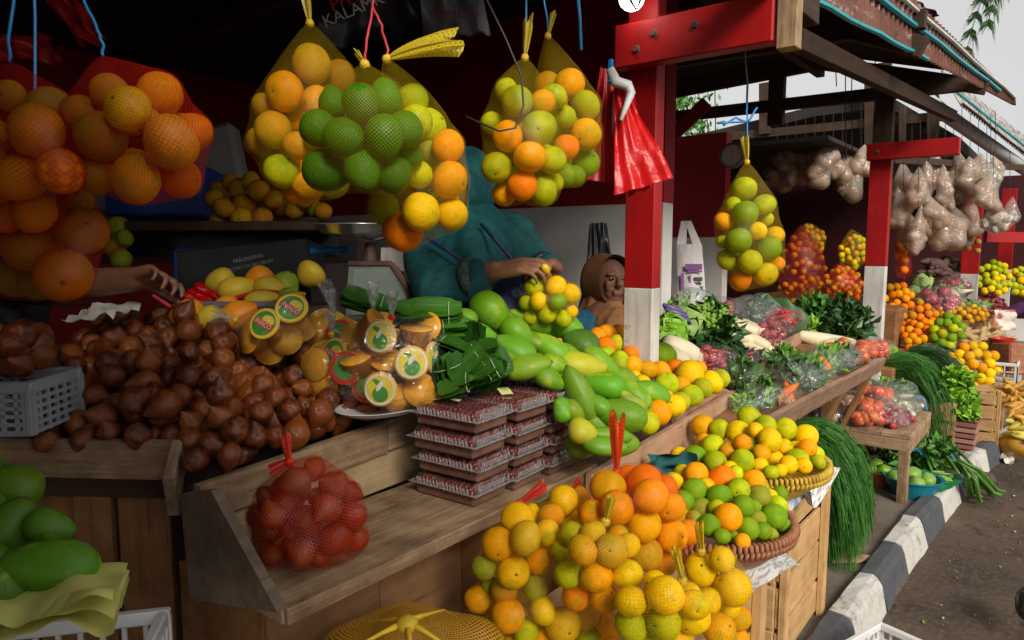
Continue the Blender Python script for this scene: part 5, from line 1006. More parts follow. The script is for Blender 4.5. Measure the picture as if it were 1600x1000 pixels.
# arm reaching out of the dark on the near left
D3 = 1.72
def q(x, y, d=D3): return P(x, y, d)
tor = q(-40, 470, 2.0); s3 = thing('person', 'person in the dark reaching a bare arm over the snake fruit', 'person', (tor.x, tor.y, .1))
hd = tor+UP*.42; body = [('e', tor, (.17, .13, .26)), ('c', tor, .13, tor-UP*.5, .14), ('c', tor+UP*.2, .1, hd, .055), ('e', hd+UP*.05, (.08, .09, .11))]
sh, el, wr = q(5, 420, 1.92), q(95, 447, 1.80), q(212, 436, 1.66)
body += [('c', tor+UP*.12, .1, sh, .06), ('c', sh, .055, el, .045), ('c', el, .044, wr, .030)]+hand(wr, q(290, 425, 1.60)-wr, -UP*.6-FW*.4, 1, .55, 1.0)
for s_ in (-1, 1): body += [('c', tor-UP*.5+RT*s_*.09, .09, Vector((tor.x, tor.y, .55))+RT*s_*.1, .065), ('c', Vector((tor.x, tor.y, .55))+RT*s_*.1, .06, Vector((tor.x, tor.y, .15))+RT*s_*.1, .04)]
put(sdf_body(body, .006, 3), 'body', pm('arm_skin', (.30, .14, .085), (.24, .11, .06), 14, .5), s3)
put(folds(sdf_body([('c', tor+UP*.1, .19, tor-UP*.55, .20), ('c', tor+UP*.12, .12, sh, .085), ('c', sh, .085, sh.lerp(el, .6), .07), ('c', tor-UP*.5, .19, Vector((tor.x, tor.y, .3)), .2)], .01, 3), .012, 10, 2), 'shirt', m['black'], s3)
b = B(); b.tube([wr.lerp(q(290, 425, 1.6), .62)+UP*.012, ], .01, 3) if 0 else None
# purple sleeve reaching in from the right edge
D4 = 5.6
sh, el, wr = P(1660, 430, 5.5), P(1610, 482, 5.6), P(1562, 492, 5.75); tor = P(1700, 470, 5.5)
s4 = thing('person', 'shopper in a purple top reaching toward the small brown fruit', 'person', (tor.x, tor.y, .1))
hd = tor+UP*.5; body = [('e', tor, (.17, .13, .28)), ('c', tor+UP*.2, .1, hd, .055), ('e', hd+UP*.06, (.08, .09, .11)), ('c', sh, .05, el, .042), ('c', el, .04, wr, .026)]+hand(wr, P(1545, 495, 5.8)-wr, -UP, 1, .4)
for s_ in (-1, 1): body += [('c', tor-UP*.25+RT*s_*.09, .10, Vector((tor.x, tor.y, .5))+RT*s_*.1, .06), ('c', Vector((tor.x, tor.y, .5))+RT*s_*.1, .055, Vector((tor.x, tor.y, .1))+RT*s_*.1, .035)]
put(sdf_body(body, .008, 3), 'body', skin_d, s4); purple = cloth_mat('purple_cloth', (.13, .04, .16), (.08, .025, .10))
put(folds(sdf_body([('c', tor+UP*.15, .18, tor-UP*.4, .2), ('c', tor+UP*.15, .12, sh, .085), ('c', sh, .08, el, .07), ('c', el, .068, el.lerp(wr, .85), .05), ('c', tor-UP*.3, .2, Vector((tor.x, tor.y, .3)), .2)], .012, 3), .012, 10, 2), 'top', purple, s4)
# ------------------------------------------------------------------ vegetable stall beside the post
vs_ = thing('market_counter', 'slanting wooden counter of the vegetable stall, two boards high', 'counter', (3.1, .9, .1))
VA, VB = G(1205, 652, .80), G(1378, 563, .80); vm = VA.lerp(VB, .52)
plank('front_board', VA-Vector((.25, 0, .0))+Vector((0, 0, -.02)), vm+Vector((-.004, 0, -.02)), (0, -.35, 1), .085, .02, wood('dark_pink_board', (.20, .11, .07), (.34, .21, .14), .8, .8), vs_, warp=.002)
plank('front_board', vm+Vector((.006, 0, -.022)), VB+Vector((0, 0, -.02)), (0, -.35, 1), .08, .02, wood('dark_pink_board2', (.20, .11, .07), (.34, .21, .14), .8, .8), vs_, warp=.002)
b = B(); b.add([VA+Vector((-.2, .03, -.03)), VB+Vector((0, .03, -.03)), (4.6, 1.55, .93), (2.2, 1.55, .93)], [(0, 1, 2, 3)]); b.obj('sloping_bed', m['wood_brown'], vs_)
WA, WB = G(1120, 583, .90), G(1267, 512, .90); WA2 = WA+(WA-WB)*.25
plank('upper_board', WA2-Vector((0, 0, .073)), WB-Vector((0, 0, .073)), (0, 0, 1), .15, .018, m['wood_pink'], vs_, warp=.002)
plank('board_end', WB+Vector((.012, 0, -.055)), WB+Vector((.012, .25, -.055)), (0, 0, 1), .11, .016, m['wood_pink'], vs_)
b = B(); b.add([WA2+Vector((0, .02, -.04)), WB+Vector((0, .02, -.04)), (4.6, 2.2, 1.02), (2.3, 2.2, 1.02)], [(0, 1, 2, 3)]); b.obj('upper_bed', m['wood_dark'], vs_)
for x in (2.55, 3.3, 3.85):
    plank('leg', (x, .95, .1), (x, .95, .78), (1, 0, 0), .06, .05, m['wood_brown'], vs_)
    plank('diagonal_strut', (x, .93, .30), (x, .75, .76), (1, 0, 0), .09, .02, m['wood_brown'], vs_)
b = B(); b.box((3.25, 1.05, .42), (1.5, .012, .6)); b.obj('apron_board', m['wood_dark'], vs_)
fv = dplane((1215, 640, 2.62), (1375, 555, 3.75), (1130, 560, 2.75)); uv_ = dplane((1170, 545, 3.0), (1265, 500, 3.9), (1060, 470, 3.1))
def cluster(c, R_, n, fn, seed): 
    rr = random.Random(seed)
    for i in range(n):
        while True:
            v = Vector((rr.uniform(-1, 1), rr.uniform(-1, 1), rr.uniform(-1, 1)))
            if v.length < 1: break
        fn(rr, Vector((c[0]+v.x*R_[0], c[1]+v.y*R_[1], c[2]+v.z*R_[2])), i)
def leaf_quad(b, p, rr, s_, asp=.55, up=.3):
    d = Vector((rr.uniform(-1, 1), rr.uniform(-1, 1), rr.uniform(-.6, .8)+up)).normalized(); a = d.orthogonal().normalized(); a = Matrix.Rotation(rr.uniform(0, 6.28), 3, d) @ a; n_ = d.cross(a)
    b.add([p, p+d*s_*.45+a*s_*asp*.5+n_*s_*.08, p+d*s_-n_*s_*.1, p+d*s_*.45-a*s_*asp*.5+n_*s_*.08, p+d*s_*.45-n_*s_*.03], [(0, 1, 4), (1, 2, 4), (2, 3, 4), (3, 0, 4)])
mats_v = {'leaf': m['leaf'], 'leaf_l': m['leaf_l'], 'leaf_d': m['leaf_d']}
carrot_m = pm('carrot_orange', (.78, .20, .02), (.66, .14, .015), 12, .5); chili_m = pm('chilli_red', (.55, .012, .012), (.42, .01, .01), 9, .25); tom_m = pm('tomato_red', (.62, .05, .015), (.62, .16, .02), 9, .3); shal_m = pm('shallot_red', (.40, .06, .07), (.28, .035, .05), 20, .45); pot_m = pm('potato_brown', (.42, .27, .13), (.33, .2, .1), 20, .7)
rad_m = pm('white_radish', (.70, .62, .44), (.62, .52, .34), 10, .5); lime_m = pm('lime_green', (.13, .34, .02), (.20, .42, .03), 8, .4); cab_m = pm('pale_cabbage', (.42, .52, .20), (.30, .45, .12), 9, .5, .3); gpod = pm('pale_green_pod', (.22, .38, .06), (.15, .3, .04), 20, .45)
def veg_bag(label, c, R_, content, seed, filmk='film', cat='vegetable bag', group='clear bags of vegetables'):
    c = Vector(c); t = thing('vegetable_bag', label, cat, c-Vector((0, 0, R_[2])), group); rr = random.Random(seed); pts = []
    for kind, n, s_ in content:
        b = B()
        if kind.startswith('leaf'):
            cluster(c, [q*.95 for q in R_], int(n*2.2), lambda r_, p, i: leaf_quad(b, p, r_, s_*1.1), seed); b.obj('leaves', mats_v[kind], t)['kind'] = 'stuff'
        else:
            mt = {'carrot': carrot_m, 'chili': chili_m, 'tomato': tom_m, 'shallot': shal_m, 'potato': pot_m, 'lime': lime_m, 'pod': gpod, 'radish': rad_m}[kind]; pp = []
            for i in range(n):
                for k in range(30):
                    v = Vector((rr.uniform(-1, 1), rr.uniform(-1, 1), rr.uniform(-1, 1)))
                    if v.length > .85: continue
                    p = c+Vector((v.x*R_[0], v.y*R_[1], v.z*R_[2]))
                    if all((p-q).length > s_*1.25 for q in pp): break
                pp.append(p)
                if kind in ('carrot', 'radish', 'pod', 'chili'):
                    d = Vector((rr.uniform(-.4, .4)+.6, rr.uniform(-.6, .6), rr.uniform(-.25, .25))).normalized(); L = s_*2.2; w_ = s_*(.34 if kind in ('carrot', 'radish') else .15)
                    bb = B(); bb.tube([p-d*L*.5, p-d*L*.46, p-d*L*.2, p+d*L*.3, p+d*L*.5], [w_*.5, w_, w_*.95, w_*.6, w_*.12], 8)
                else: bb = B(); bb.ell(p, (s_*.62, s_*.62, s_*.58), n=10, m=7)
                bb.obj(kind, mt, t, smooth=True)
    pts = [c+Vector((R_[0]*a*.55, R_[1]*b_*.5, 0)) for a in (-1, 1) for b_ in (-1, 0, 1)]; rad = [min(R_)*1.02]*6
    top = c+Vector((rr.uniform(-.5, .5)*R_[0], rr.uniform(-.3, .6)*R_[1], R_[2]*1.25)); netting(pts, rad, top, m[filmk], t, tight=.3, name='clear_bag', nu=26, nv=16)
    return t
def PV(px, py, f=fv, up=.03): p = P(px, py, f(px, py)); return p
veg_bag('bag of dark leafy greens nearest on the vegetable counter', PV(1160, 590), (.085, .06, .055), [('leaf', 150, .05)], 1)
veg_bag('bag of pale green leaves low at the board end', PV(1185, 622), (.10, .06, .05), [('leaf_l', 90, .05), ('leaf', 60, .05)], 2, 'film_milk')
veg_bag('bag of two carrots and onions near the front board', PV(1222, 622), (.085, .05, .04), [('carrot', 3, .07), ('potato', 4, .035)], 3)
veg_bag('large cloudy bag of blue-green leaves in the middle', PV(1252, 592), (.13, .07, .07), [('leaf', 150, .06)], 4, 'film_milk')
veg_bag('bag of greens against the upper board', PV(1228, 570), (.10, .06, .055), [('leaf', 110, .055), ('leaf_l', 50, .05)], 5)
veg_bag('bag of red chillies and shallots beside the orange tray', PV(1108, 562), (.085, .065, .055), [('chili', 16, .045), ('shallot', 14, .03)], 6, 'film')
veg_bag('bag of dark red chillies behind the greens', PV(1162, 562), (.075, .06, .045), [('chili', 18, .045), ('leaf_d', 30, .05)], 7)
veg_bag('bag with bright orange carrots near the far end', PV(1272, 578), (.11, .06, .05), [('carrot', 5, .08), ('leaf', 20, .04)], 8)
veg_bag('bag of limes and green leaves on the far end', PV(1290, 566), (.13, .07, .06), [('lime', 8, .05), ('leaf_l', 60, .05)], 9, 'film_milk')
veg_bag('bag of carrot and pale roots by the far front board', PV(1283, 596), (.10, .05, .035), [('carrot', 2, .07), ('radish', 2, .06)], 10)
veg_bag('bag of pale bean sprouts spilling at the tray corner', PV(1165, 632), (.075, .05, .03), [('leaf_l', 60, .03)], 12, 'film_milk')
veg_bag('cloudy bag of salad leaves behind the limes', PV(1310, 562), (.13, .07, .06), [('leaf_l', 70, .05), ('leaf', 50, .05)], 13, 'film_milk')
veg_bag('bag of red tomatoes next to the second post', PV(1340, 550), (.16, .08, .05), [('tomato', 16, .05)], 14)
veg_bag('bag of glossy red chillies at the counter tip by the post', PV(1366, 546), (.10, .07, .055), [('chili', 12, .05), ('tomato', 8, .05)], 15)
veg_bag('bag of red tomatoes half hidden behind the limes', PV(1306, 543), (.10, .06, .04), [('tomato', 8, .045)], 16)
veg_bag('bag of shallots and chillies above the upper board', P(1200, 520, 3.3), (.12, .08, .06), [('shallot', 18, .04), ('chili', 10, .05)], 17)
veg_bag('bag of dark red chillies beside big green leaves', P(1222, 500, 3.5), (.15, .08, .06), [('chili', 24, .07)], 18)
veg_bag('dull clear bag behind the white radishes', P(1175, 492, 3.5), (.14, .09, .08), [('leaf_d', 40, .05)], 19, 'film_milk')
veg_bag('bag of red onions behind the green beans', P(1128, 486, 3.4), (.07, .06, .06), [('shallot', 12, .04)], 20)
# white radishes
def root(label, p, d, L, w_, mt, cat='radish', name='white_radish', group='white radishes on the upper board', tip=m['leaf']):
    d = Vector(d).normalized(); b = B(); n_ = 9; b.tube([p+d*L*(i/n_-.5)+Vector((0, 0, -.012*math.sin(i/n_*3.1))) for i in range(n_+1)], [w_*math.sin(math.pi*min(.97, max(.06, .12+.75*(i/n_))))**.6 for i in range(n_+1)], 12)
    return tag(b.obj(name, mt, None, smooth=True), label, cat, group)
for i, (x, y, lab) in enumerate(((1160, 508, 'white radish lying topmost, next to the bean heap'), (1184, 514, 'white radish second from top, leaning on the bag'), (1156, 524, 'white radish at the front beside dark leaves'), (1180, 530, 'white radish touching the upper board'), (1200, 524, 'white radish farthest along the board'), (1166, 540, 'short white radish lowest against the board'), (1146, 520, 'white radish half hidden by the beans'), (1190, 538, 'stubby white radish low behind the board end'))):
    rr = random.Random(i); root(lab, P(x, y, 3.22+.0025*(x-1160)-.003*(y-508)), RT*(.75+rr.uniform(-.1, .15))+UP*(-.45+rr.uniform(-.1, .1))-FW*.3, .15+rr.uniform(-.02, .02), .034+rr.uniform(-.004, .003), rad_m)
root('long pale gourd lying behind the limes by the second post', P(1290, 530, 3.9), RT*1+UP*-.15+FW*.2, .36, .045, rad_m, 'gourd', 'pale_gourd', None)
# cabbages, lettuce
def leafy_head(label, c, r, mt, seed, name='cabbage', n=26, cat='cabbage', loose=.12, group=None):
    c = Vector(c); t = thing(name, label, cat, c-Vector((0, 0, r)), group); rr = random.Random(seed); b = B(); b.ell(c, (r*.8, r*.8, r*.8), n=14, m=9); b.obj('heart', mt, t, smooth=True)
    for i in range(n):
        d = Vector((rr.gauss(0, 1), rr.gauss(0, 1), rr.gauss(.15, 1))).normalized(); a = d.orthogonal().normalized(); a = Matrix.Rotation(rr.uniform(0, 6.3), 3, d) @ a; e = d.cross(a); b = B(); k = rr.uniform(.75, 1.0); ph = rr.uniform(0, 6)
        def f(u, v):
            x, y = (u-.5)*1.5*k, (v-.5)*1.7*k; q = x*x+y*y; return c+(d*(math.sqrt(max(.12, 1-q*.72))*.93+loose*q*1.0+.05*math.sin(9*x+ph)*q)+a*x+e*y)*r
        b.grid(f, 6, 6); b.obj('leaf', mt, t, smooth=True)
    return t
leafy_head('frilly light green lettuce head right of the white post', P(1047, 517, 2.75), .062, m['leaf_l'], 3, 'lettuce', 22, 'lettuce', .30)
leafy_head('second lettuce head in a clear bag beside the beans', P(1075, 505, 2.95), .065, pm('pale_lettuce', (.26, .40, .10), (.2, .33, .06), 9, .5, .2), 4, 'lettuce', 22, 'lettuce', .28)
leafy_head('lettuce head lowest behind the orange tray end', P(1043, 535, 2.72), .05, m['leaf_l'], 5, 'lettuce', 20, 'lettuce', .3)
root('thick white cabbage stalk lying behind the tray oranges', P(1066, 546, 2.62), RT*.75-UP*.35+FW*.3, .17, .05, rad_m, 'cabbage', 'white_cabbage', None)
root('thick white cabbage stalk next to the single green lime', P(1050, 556, 2.5), RT*.75-UP*.35+FW*.3, .14, .045, rad_m, 'cabbage', 'white_cabbage', None)
tag(inst('pomelo', OR[1], MT(P(1037, 556, 2.38)) @ SC(.046), None, (.10, .28, .012, .8)), 'round dark green citrus sitting alone behind the tray end', 'pomelo')
# bean heap with leaves
bt_ = thing('bean_bundle', 'bundle of round green beans in big dark leaves', 'bean bundle', P(1118, 520, 2.95)); rr = random.Random(9)
bb = B()
for i in range(150):
    px, py = 1112+rr.gauss(0, 15), 497+rr.gauss(0, 13); bb.ell(P(px, py, 2.98-.0006*(py-490)+rr.uniform(-.03, .02)), (.0125, .0085, .0085), M=rrot(rr), n=7, m=5)
bb.obj('beans', gpod, bt_, smooth=True)['kind'] = 'stuff'
bb = B(); cluster(P(1112, 512, 3.05), (.10, .10, .10), 260, lambda r_, p, i: leaf_quad(bb, p, r_, .075, .6, 0), 8); cluster(P(1122, 538, 2.92), (.10, .05, .05), 110, lambda r_, p, i: leaf_quad(bb, p, r_, .08, .55, -.2), 12); bb.obj('leaves', m['leaf_d'], bt_)['kind'] = 'stuff'
# large grey-green leaves, dark vegetable mass
for i, (x, y, d, r, lab) in enumerate(((1192, 477, 3.7, .075, 'broad round grey-green leaf behind the chillies, nearer'), (1222, 487, 3.8, .085, 'broad grey-green leaf standing over the chillies, middle'), (1240, 500, 3.85, .085, 'broad grey-green leaf at the upper board end'))):
    c = P(x, y, d); b = B(); b.grid(lambda u, v: c+(RT*(u-.5)*2.1+UP*(v-.5)*1.8)*r*(1-.35*(abs(u-.5)*2)**2*(abs(v-.5)*2)**2*2)+FW*(.03*math.sin(u*6)+.06*(v-.5)**2+.02*abs(u-.5)), 10, 10); tag(b.obj('big_leaf', pm('grey_green_leaf', (.07, .17, .07), (.045, .12, .045), 12, .5, .2), None, smooth=True), lab, 'leaf', 'broad leaves at the back of the vegetable stall')
def herb_mass(label, c, R_, n, s_, mt, name='leafy_greens', cat='greens', seed=1, stems=0, group=None):
    t = thing(name, label, cat, Vector(c)-Vector((0, 0, R_[2])), group); b = B(); cluster(c, R_, n, lambda r_, p, i: leaf_quad(b, p, r_, s_*r_.uniform(.6, 1.2), .6), seed); b.obj('leaves', mt, t)['kind'] = 'stuff'
    if stems:
        rr = random.Random(seed); b = B()
        for i in range(stems):
            p = Vector((c[0]+rr.uniform(-1, 1)*R_[0]*.9, c[1]+rr.uniform(-1, 1)*R_[1]*.8, c[2]+rr.uniform(-1, .5)*R_[2])); d = Vector((rr.uniform(-1, 1), rr.uniform(-.4, .2), rr.uniform(-.35, .2)))*.12; b.tube([p, p+d+Vector((0, 0, .01)), p+d*2], .0022, 4)
        b.obj('stems', m['leaf'], t)['kind'] = 'stuff'
    return t
herb_mass('big heap of dark leafy stems in front of the second post', P(1310, 505, 4.3), (.28, .18, .15), 700, .07, m['leaf_d'], seed=21, stems=60)
herb_mass('brighter leafy tops left of the dark stem heap', P(1272, 486, 4.3), (.14, .12, .09), 260, .07, m['leaf'], seed=22)
herb_mass('small bright celery tops at the upper board end', P(1262, 507, 3.95), (.07, .05, .05), 110, .045, m['leaf_l'], seed=23)
herb_mass('loose yellow-green sprigs beside the purple beans', P(1060, 482, 3.0), (.07, .05, .05), 60, .035, m['leaf_l'], seed=24)
# purple long beans, basket item and carrier bag by the wall
pb_ = thing('eggplant_bundle', 'bunch of slim purple vegetables above the lettuce', 'eggplant bunch', P(1050, 484, 2.85)); pu = pm('purple_skin', (.16, .11, .30), (.10, .06, .2), 14, .35)
for i in range(9):
    p = P(1036+i*1.2, 476+i*2.2, 2.82+.012*(i % 3)); d = RT*.9-UP*.33+FW*.1; b = B(); b.tube([p, p+d*.05, p+d*.085, p+d*.105], [.008, .0115, .010, .003], 7); b.obj('eggplant', pu, pb_, smooth=True)
tb = thing('carrier_bag', 'white carrier bag with purple print hanging on the far wall', 'bag', P(1078, 420, 3.6)); D5 = 3.6
b = B(); w0, w1 = P(1057, 382, D5), P(1097, 382, D5); e0, e1 = P(1060, 478, D5-.06), P(1104, 476, D5-.06)
b.grid(lambda u, v: (w0.lerp(w1, u)).lerp(e0.lerp(e1, u), v)-FW*(.035*math.sin(u*3.14)*(.4+v*.6))+FW*.012*noise.noise(Vector((u*4, v*3, 1))), 14, 16); b.grid(lambda u, v: (w0.lerp(w1, u)).lerp(e0.lerp(e1, u), v)+FW*(.03*math.sin(u*3.14)), 8, 8); b.obj('bag_body', pm('white_bag_plastic', (.5, .47, .46), (.42, .39, .39), 9, .5, .3), tb, smooth=True)
for s_, (xa, xb) in enumerate(((1057, 1072), (1083, 1097))):
    b = B(); a, c, t_ = P(xa, 384, D5), P(xb, 384, D5), P(1068+s_*6, 345, D5+.02); b.prism([a, c, t_+RT*.02, t_-RT*.012], FW*.004); b.obj('handle', M_['film_milk'] if 0 else bpy.data.materials['white_bag_plastic'], tb)
pr_m = pm('purple_print', (.20, .05, .22), None, 9, .6); b = B()
for (x, y, w_, h_) in ((1084, 417, 26, 9), (1086, 424, 22, 3), (1066, 440, 5, 26), (1078, 440, 3, 20)): b.box(P(x, y, D5-.062), (w_*D5/FPX, h_*D5/FPX, .002), MB(RT, UP, FW, (0, 0, 0)))
b.obj('purple_print', pr_m, tb); b = B()
for (x, y, w_, h_) in ((1091, 436, 13, 6), (1090, 443, 11, 4), (1092, 450, 12, 5)): b.box(P(x, y, D5-.064), (w_*D5/FPX, h_*D5/FPX, .002), MB(RT, UP, FW, (0, 0, 0)))
b.obj('black_print', m['black'], tb)
veg_bag('crumpled empty clear bag under the carrier bag', P(1082, 470, 3.2), (.06, .05, .05), [('leaf_l', 8, .03)], 33, 'film_milk', 'plastic bag')
# dark sacks of oranges at the back of the vegetable stall
def sack(label, px, py, w_, h_, d, n, net, c, seed, group='net sacks of oranges in the dark stall'):
    rr = random.Random(seed); n = int(n*1.7); o = P(px, py, d); t = thing('orange_sack', label, 'net sack', o-UP*h_*d/FPX*.5, group); pts = []; r = 5.0*d/FPX
    for i in range(n*6):
        a = rr.uniform(-1, 1); b_ = rr.uniform(-1, 1); e = rr.uniform(-1, .2)
        if a*a+b_*b_+e*e > 1: continue
        p = o+RT*a*w_/2*d/FPX+UP*b_*h_/2*d/FPX+FW*e*w_*.4*d/FPX
        if all((p-q).length > r*1.75 for q in pts): pts.append(p)
        if len(pts) >= n: break
    for i, p in enumerate(pts): inst('orange', ORL[0], MT(p) @ rrot(rr) @ SC(r), t, hue(c[i % len(c)], rr))
    netting(pts, [r]*len(pts), o+UP*(h_*.62)*d/FPX, m[net], t, nu=24, nv=18, tight=.2, cell=.01); return t
sack('net sack of oranges low behind the lone hanging bag', 1252, 425, 70, 120, 5.0, 34, 'net_r', 'odb', 1); sack('net sack of oranges beside the small white box', 1312, 448, 66, 60, 5.2, 26, 'net_r', 'odt', 2)
sack('net sack of yellowish oranges under the dangling bags', 1330, 395, 44, 60, 5.3, 18, 'net_y', 'ytl', 3); sack('dim net sack of oranges in the gap beyond the bag', 1262, 375, 50, 45, 5.4, 16, 'net_y', 'obt', 4)
b = B(); b.box(P(1266, 440, 5.1), (.06, .09, .13), MB(RT, FW, UP, (0, 0, 0)), ch=.004); tag(b.obj('white_box', m['grey']), 'small pale box between the dark orange sacks', 'box')
def dusty(label, px, py, w_, h_, d, mt, seed, group, cat='hanging bag', name='hanging_bag'):
    rr = random.Random(seed); c = P(px, py, d); t = thing(name, label, cat, c, group); k = d/FPX; pts = []; rad = []
    for i in range(7): a = rr.uniform(-.35, .35); b_ = rr.uniform(-.5, .2); pts.append(c+RT*a*w_*k+UP*b_*h_*k+FW*rr.uniform(-.2, .2)*w_*k); rad.append(min(w_, h_)*k*rr.uniform(.14, .30))
    b = B(); cc = pm('dusty_cracker', (.55, .40, .29), (.40, .27, .19), 30, .8) if 'dusty_cracker' not in bpy.data.materials else bpy.data.materials['dusty_cracker']
    for p, r in zip(pts, rad): b.ell(p, (r, r*.7, r*.9), n=10, m=7, M=rrot(rr))
    b.obj('contents', cc, t, smooth=True); netting(pts, [r*1.1 for r in rad], c+UP*h_*.62*k+RT*rr.uniform(-.25, .25)*w_*k, m[mt], t, nu=26, nv=20, tight=.7, name='clear_bag')
    b = B(); b.tube([c+UP*h_*.6*k, c+UP*h_*.8*k, c+UP*(h_*.6*k+.35)], .0022, 5); b.obj('string', m['wire'], t)
wd_ = ('first', 'second', 'third', 'fourth', 'fifth', 'sixth', 'seventh', 'eighth', 'ninth', 'tenth', 'eleventh', 'twelfth')
rr = random.Random(77)
for i in range(10):
    x = 1215+i*14.5; dusty('%s dim snack bag from the lone orange bag in the dark hanging row' % wd_[i], x, 264+rr.uniform(-14, 14), rr.uniform(34, 50), rr.uniform(42, 70), 5.5+rr.uniform(-.25, .25), 'film_tan', 140+i, 'dusty snack bags hanging in the dark stall')
t = thing('wall_clock', 'oval pale clock face hanging on the dark red wall', 'clock', P(1144, 243, 4.7)); b = B(); b.lathe([(0, -.02), (.085, -.02), (.085, .012), (.072, .012), (.072, .0), (0, .0)], 24, P(1144, 243, 4.7), (-FW*.8-RT*.6).to_track_quat('Z', 'Y').to_matrix().to_4x4()); b.obj('case', m['grey'], t); b = B(); b.lathe([(0, .002), (.071, .002)], 24, P(1144, 243, 4.7), (-FW*.8-RT*.6).to_track_quat('Z', 'Y').to_matrix().to_4x4()); b.obj('face', m['white'], t)
# ------------------------------------------------------------------ feathery herb bundles
def herb_bundle(label, start, L, drop, wid, n, seed, dirv, mt=m['herb'], group='feathery green herb bundles', thick=.0016, tie=None):
    rr = random.Random(seed); t = thing('herb_bundle', label, 'herb bundle', start, group); b = B(); dirv = Vector(dirv).normalized(); sd_ = dirv.cross(Vector((0, 0, 1))).normalized()
    for i in range(n):
        a, c = rr.uniform(-1, 1), rr.uniform(-1, 1); o = Vector(start)+sd_*a*wid*.55+Vector((0, 0, c*wid*.30)); l = L*rr.uniform(.75, 1.08); dp = drop*rr.uniform(.75, 1.05); pth = []
        for k in range(7):
            u = k/6; pth.append(o+dirv*(l*math.sin(u*1.35)/1.0)*(1+.1*c)+sd_*a*wid*.5*u+Vector((0, 0, .05*math.sin(u*2.2)*(1+c)-dp*u**2.1))+Vector((rr.uniform(-1, 1), rr.uniform(-1, 1), rr.uniform(-1, 1)))*.006)
        for k in range(6):
            T = (pth[k+1]-pth[k]).normalized(); s_ = T.cross(Vector((rr.uniform(-1, 1), rr.uniform(-1, 1), rr.uniform(-.3, 1)))).normalized()*thick*(1-.5*k/6); b.add([pth[k]-s_, pth[k]+s_, pth[k+1]+s_*.8, pth[k+1]-s_*.8], [(0, 1, 2, 3)])
            for q in range(2): f = s_.normalized()*rr.uniform(.010, .018)*(1 if q else -1)+T*.016; m_ = pth[k].lerp(pth[k+1], rr.random()); b.add([m_-T*.0012, m_+T*.0012, m_+f], [(0, 1, 2)])
    b.obj('strands', mt, t)['kind'] = 'stuff'
    if tie: b = B(); b.tube([Vector(tie)+UP*.03-RT*.05, Vector(tie)+UP*.035, Vector(tie)+RT*.02, Vector(tie)-UP*.04+RT*.03], .008, 6); b.obj('tie', m['blue'], t)
    return t
s0 = P(1278, 700, 2.75); herb_bundle('big feathery green bundle spilling beside the tall crate', s0+Vector((.15, .16, -.02)), .30, .46, .17, 1500, 3, (.12, -1, 0))
herb_bundle('feathery bundle with blue tie hanging behind the tomato table', P(1452, 592, 4.55)+Vector((-.0, .25, .02)), .36, .50, .30, 2200, 4, (.15, -1, 0), mt=m['herb'], tie=P(1440, 630, 4.12))
herb_bundle('dark feathery bundle between blue-tied bundle and lettuce', P(1490, 582, 4.9)+Vector((.0, .28, .03)), .38, .46, .34, 2200, 5, (.15, -1, 0), mt=m['leaf_d'])
# low tomato table
tt = thing('low_table', 'low weathered table holding tomatoes and potatoes in bags', 'table', (4.15, .8, .1)); TX0, TX1, TY0, TY1, TZ = 3.86, 4.5, .56, 1.12, .45
for k in range(4): y = TY0+(TY1-TY0)*(k+.5)/4; plank('top_board', (TX0, y, TZ-.012), (TX1, y, TZ-.012), (0, 1, 0), (TY1-TY0)/4-.004, .022, m['wood_grey'], tt)
plank('rail', (TX0+.012, TY0+.01, TZ-.055), (TX0+.012, TY1-.01, TZ-.055), (0, 0, 1), .06, .02, m['wood_grey'], tt); plank('rail', (TX0+.01, TY0+.012, TZ-.06), (TX1-.01, TY0+.012, TZ-.06), (0, 0, 1), .07, .02, m['wood_grey'], tt)
for (x, y) in ((TX0+.03, TY0+.03), (TX0+.03, TY1-.03), (TX1-.03, TY0+.03), (TX1-.03, TY1-.03)): plank('leg', (x, y, .1), (x, y, TZ-.024), (1, 0, 0), .055, .045, m['wood_grey'], tt)
def on(px, py, z): return G(px, py, z)
veg_bag('bag of pale potatoes at the table corner nearest the counter', on(1300, 648, .49), (.10, .09, .05), [('potato', 12, .055)], 51, group='bags on the low table'); veg_bag('bag of tan potatoes behind the first on the low table', on(1318, 630, .52), (.10, .10, .05), [('potato', 10, .055)], 52, group='bags on the low table')
veg_bag('bag of ripe red tomatoes in the table middle', on(1350, 645, .51), (.13, .11, .065), [('tomato', 24, .05)], 53, group='bags on the low table'); veg_bag('heaped bag of tomatoes at the back of the low table', on(1362, 618, .56), (.13, .11, .07), [('tomato', 22, .05)], 54, group='bags on the low table')
veg_bag('bag of long red chillies at the table road side', on(1385, 645, .50), (.11, .09, .05), [('chili', 26, .06)], 55, group='bags on the low table'); veg_bag('flat bag of small pink shallots on the table edge', on(1398, 656, .475), (.14, .10, .03), [('shallot', 34, .03)], 56, 'film_milk', group='bags on the low table')
veg_bag('cloudy bags of white garlic behind the shallots', on(1408, 632, .52), (.16, .12, .05), [('radish', 10, .04)], 57, 'film_milk', group='bags on the low table'); veg_bag('clear bag of pale greens at the table back', on(1395, 612, .53), (.14, .12, .06), [('leaf_l', 60, .05), ('leaf', 20, .05)], 58, 'film_milk', group='bags on the low table')
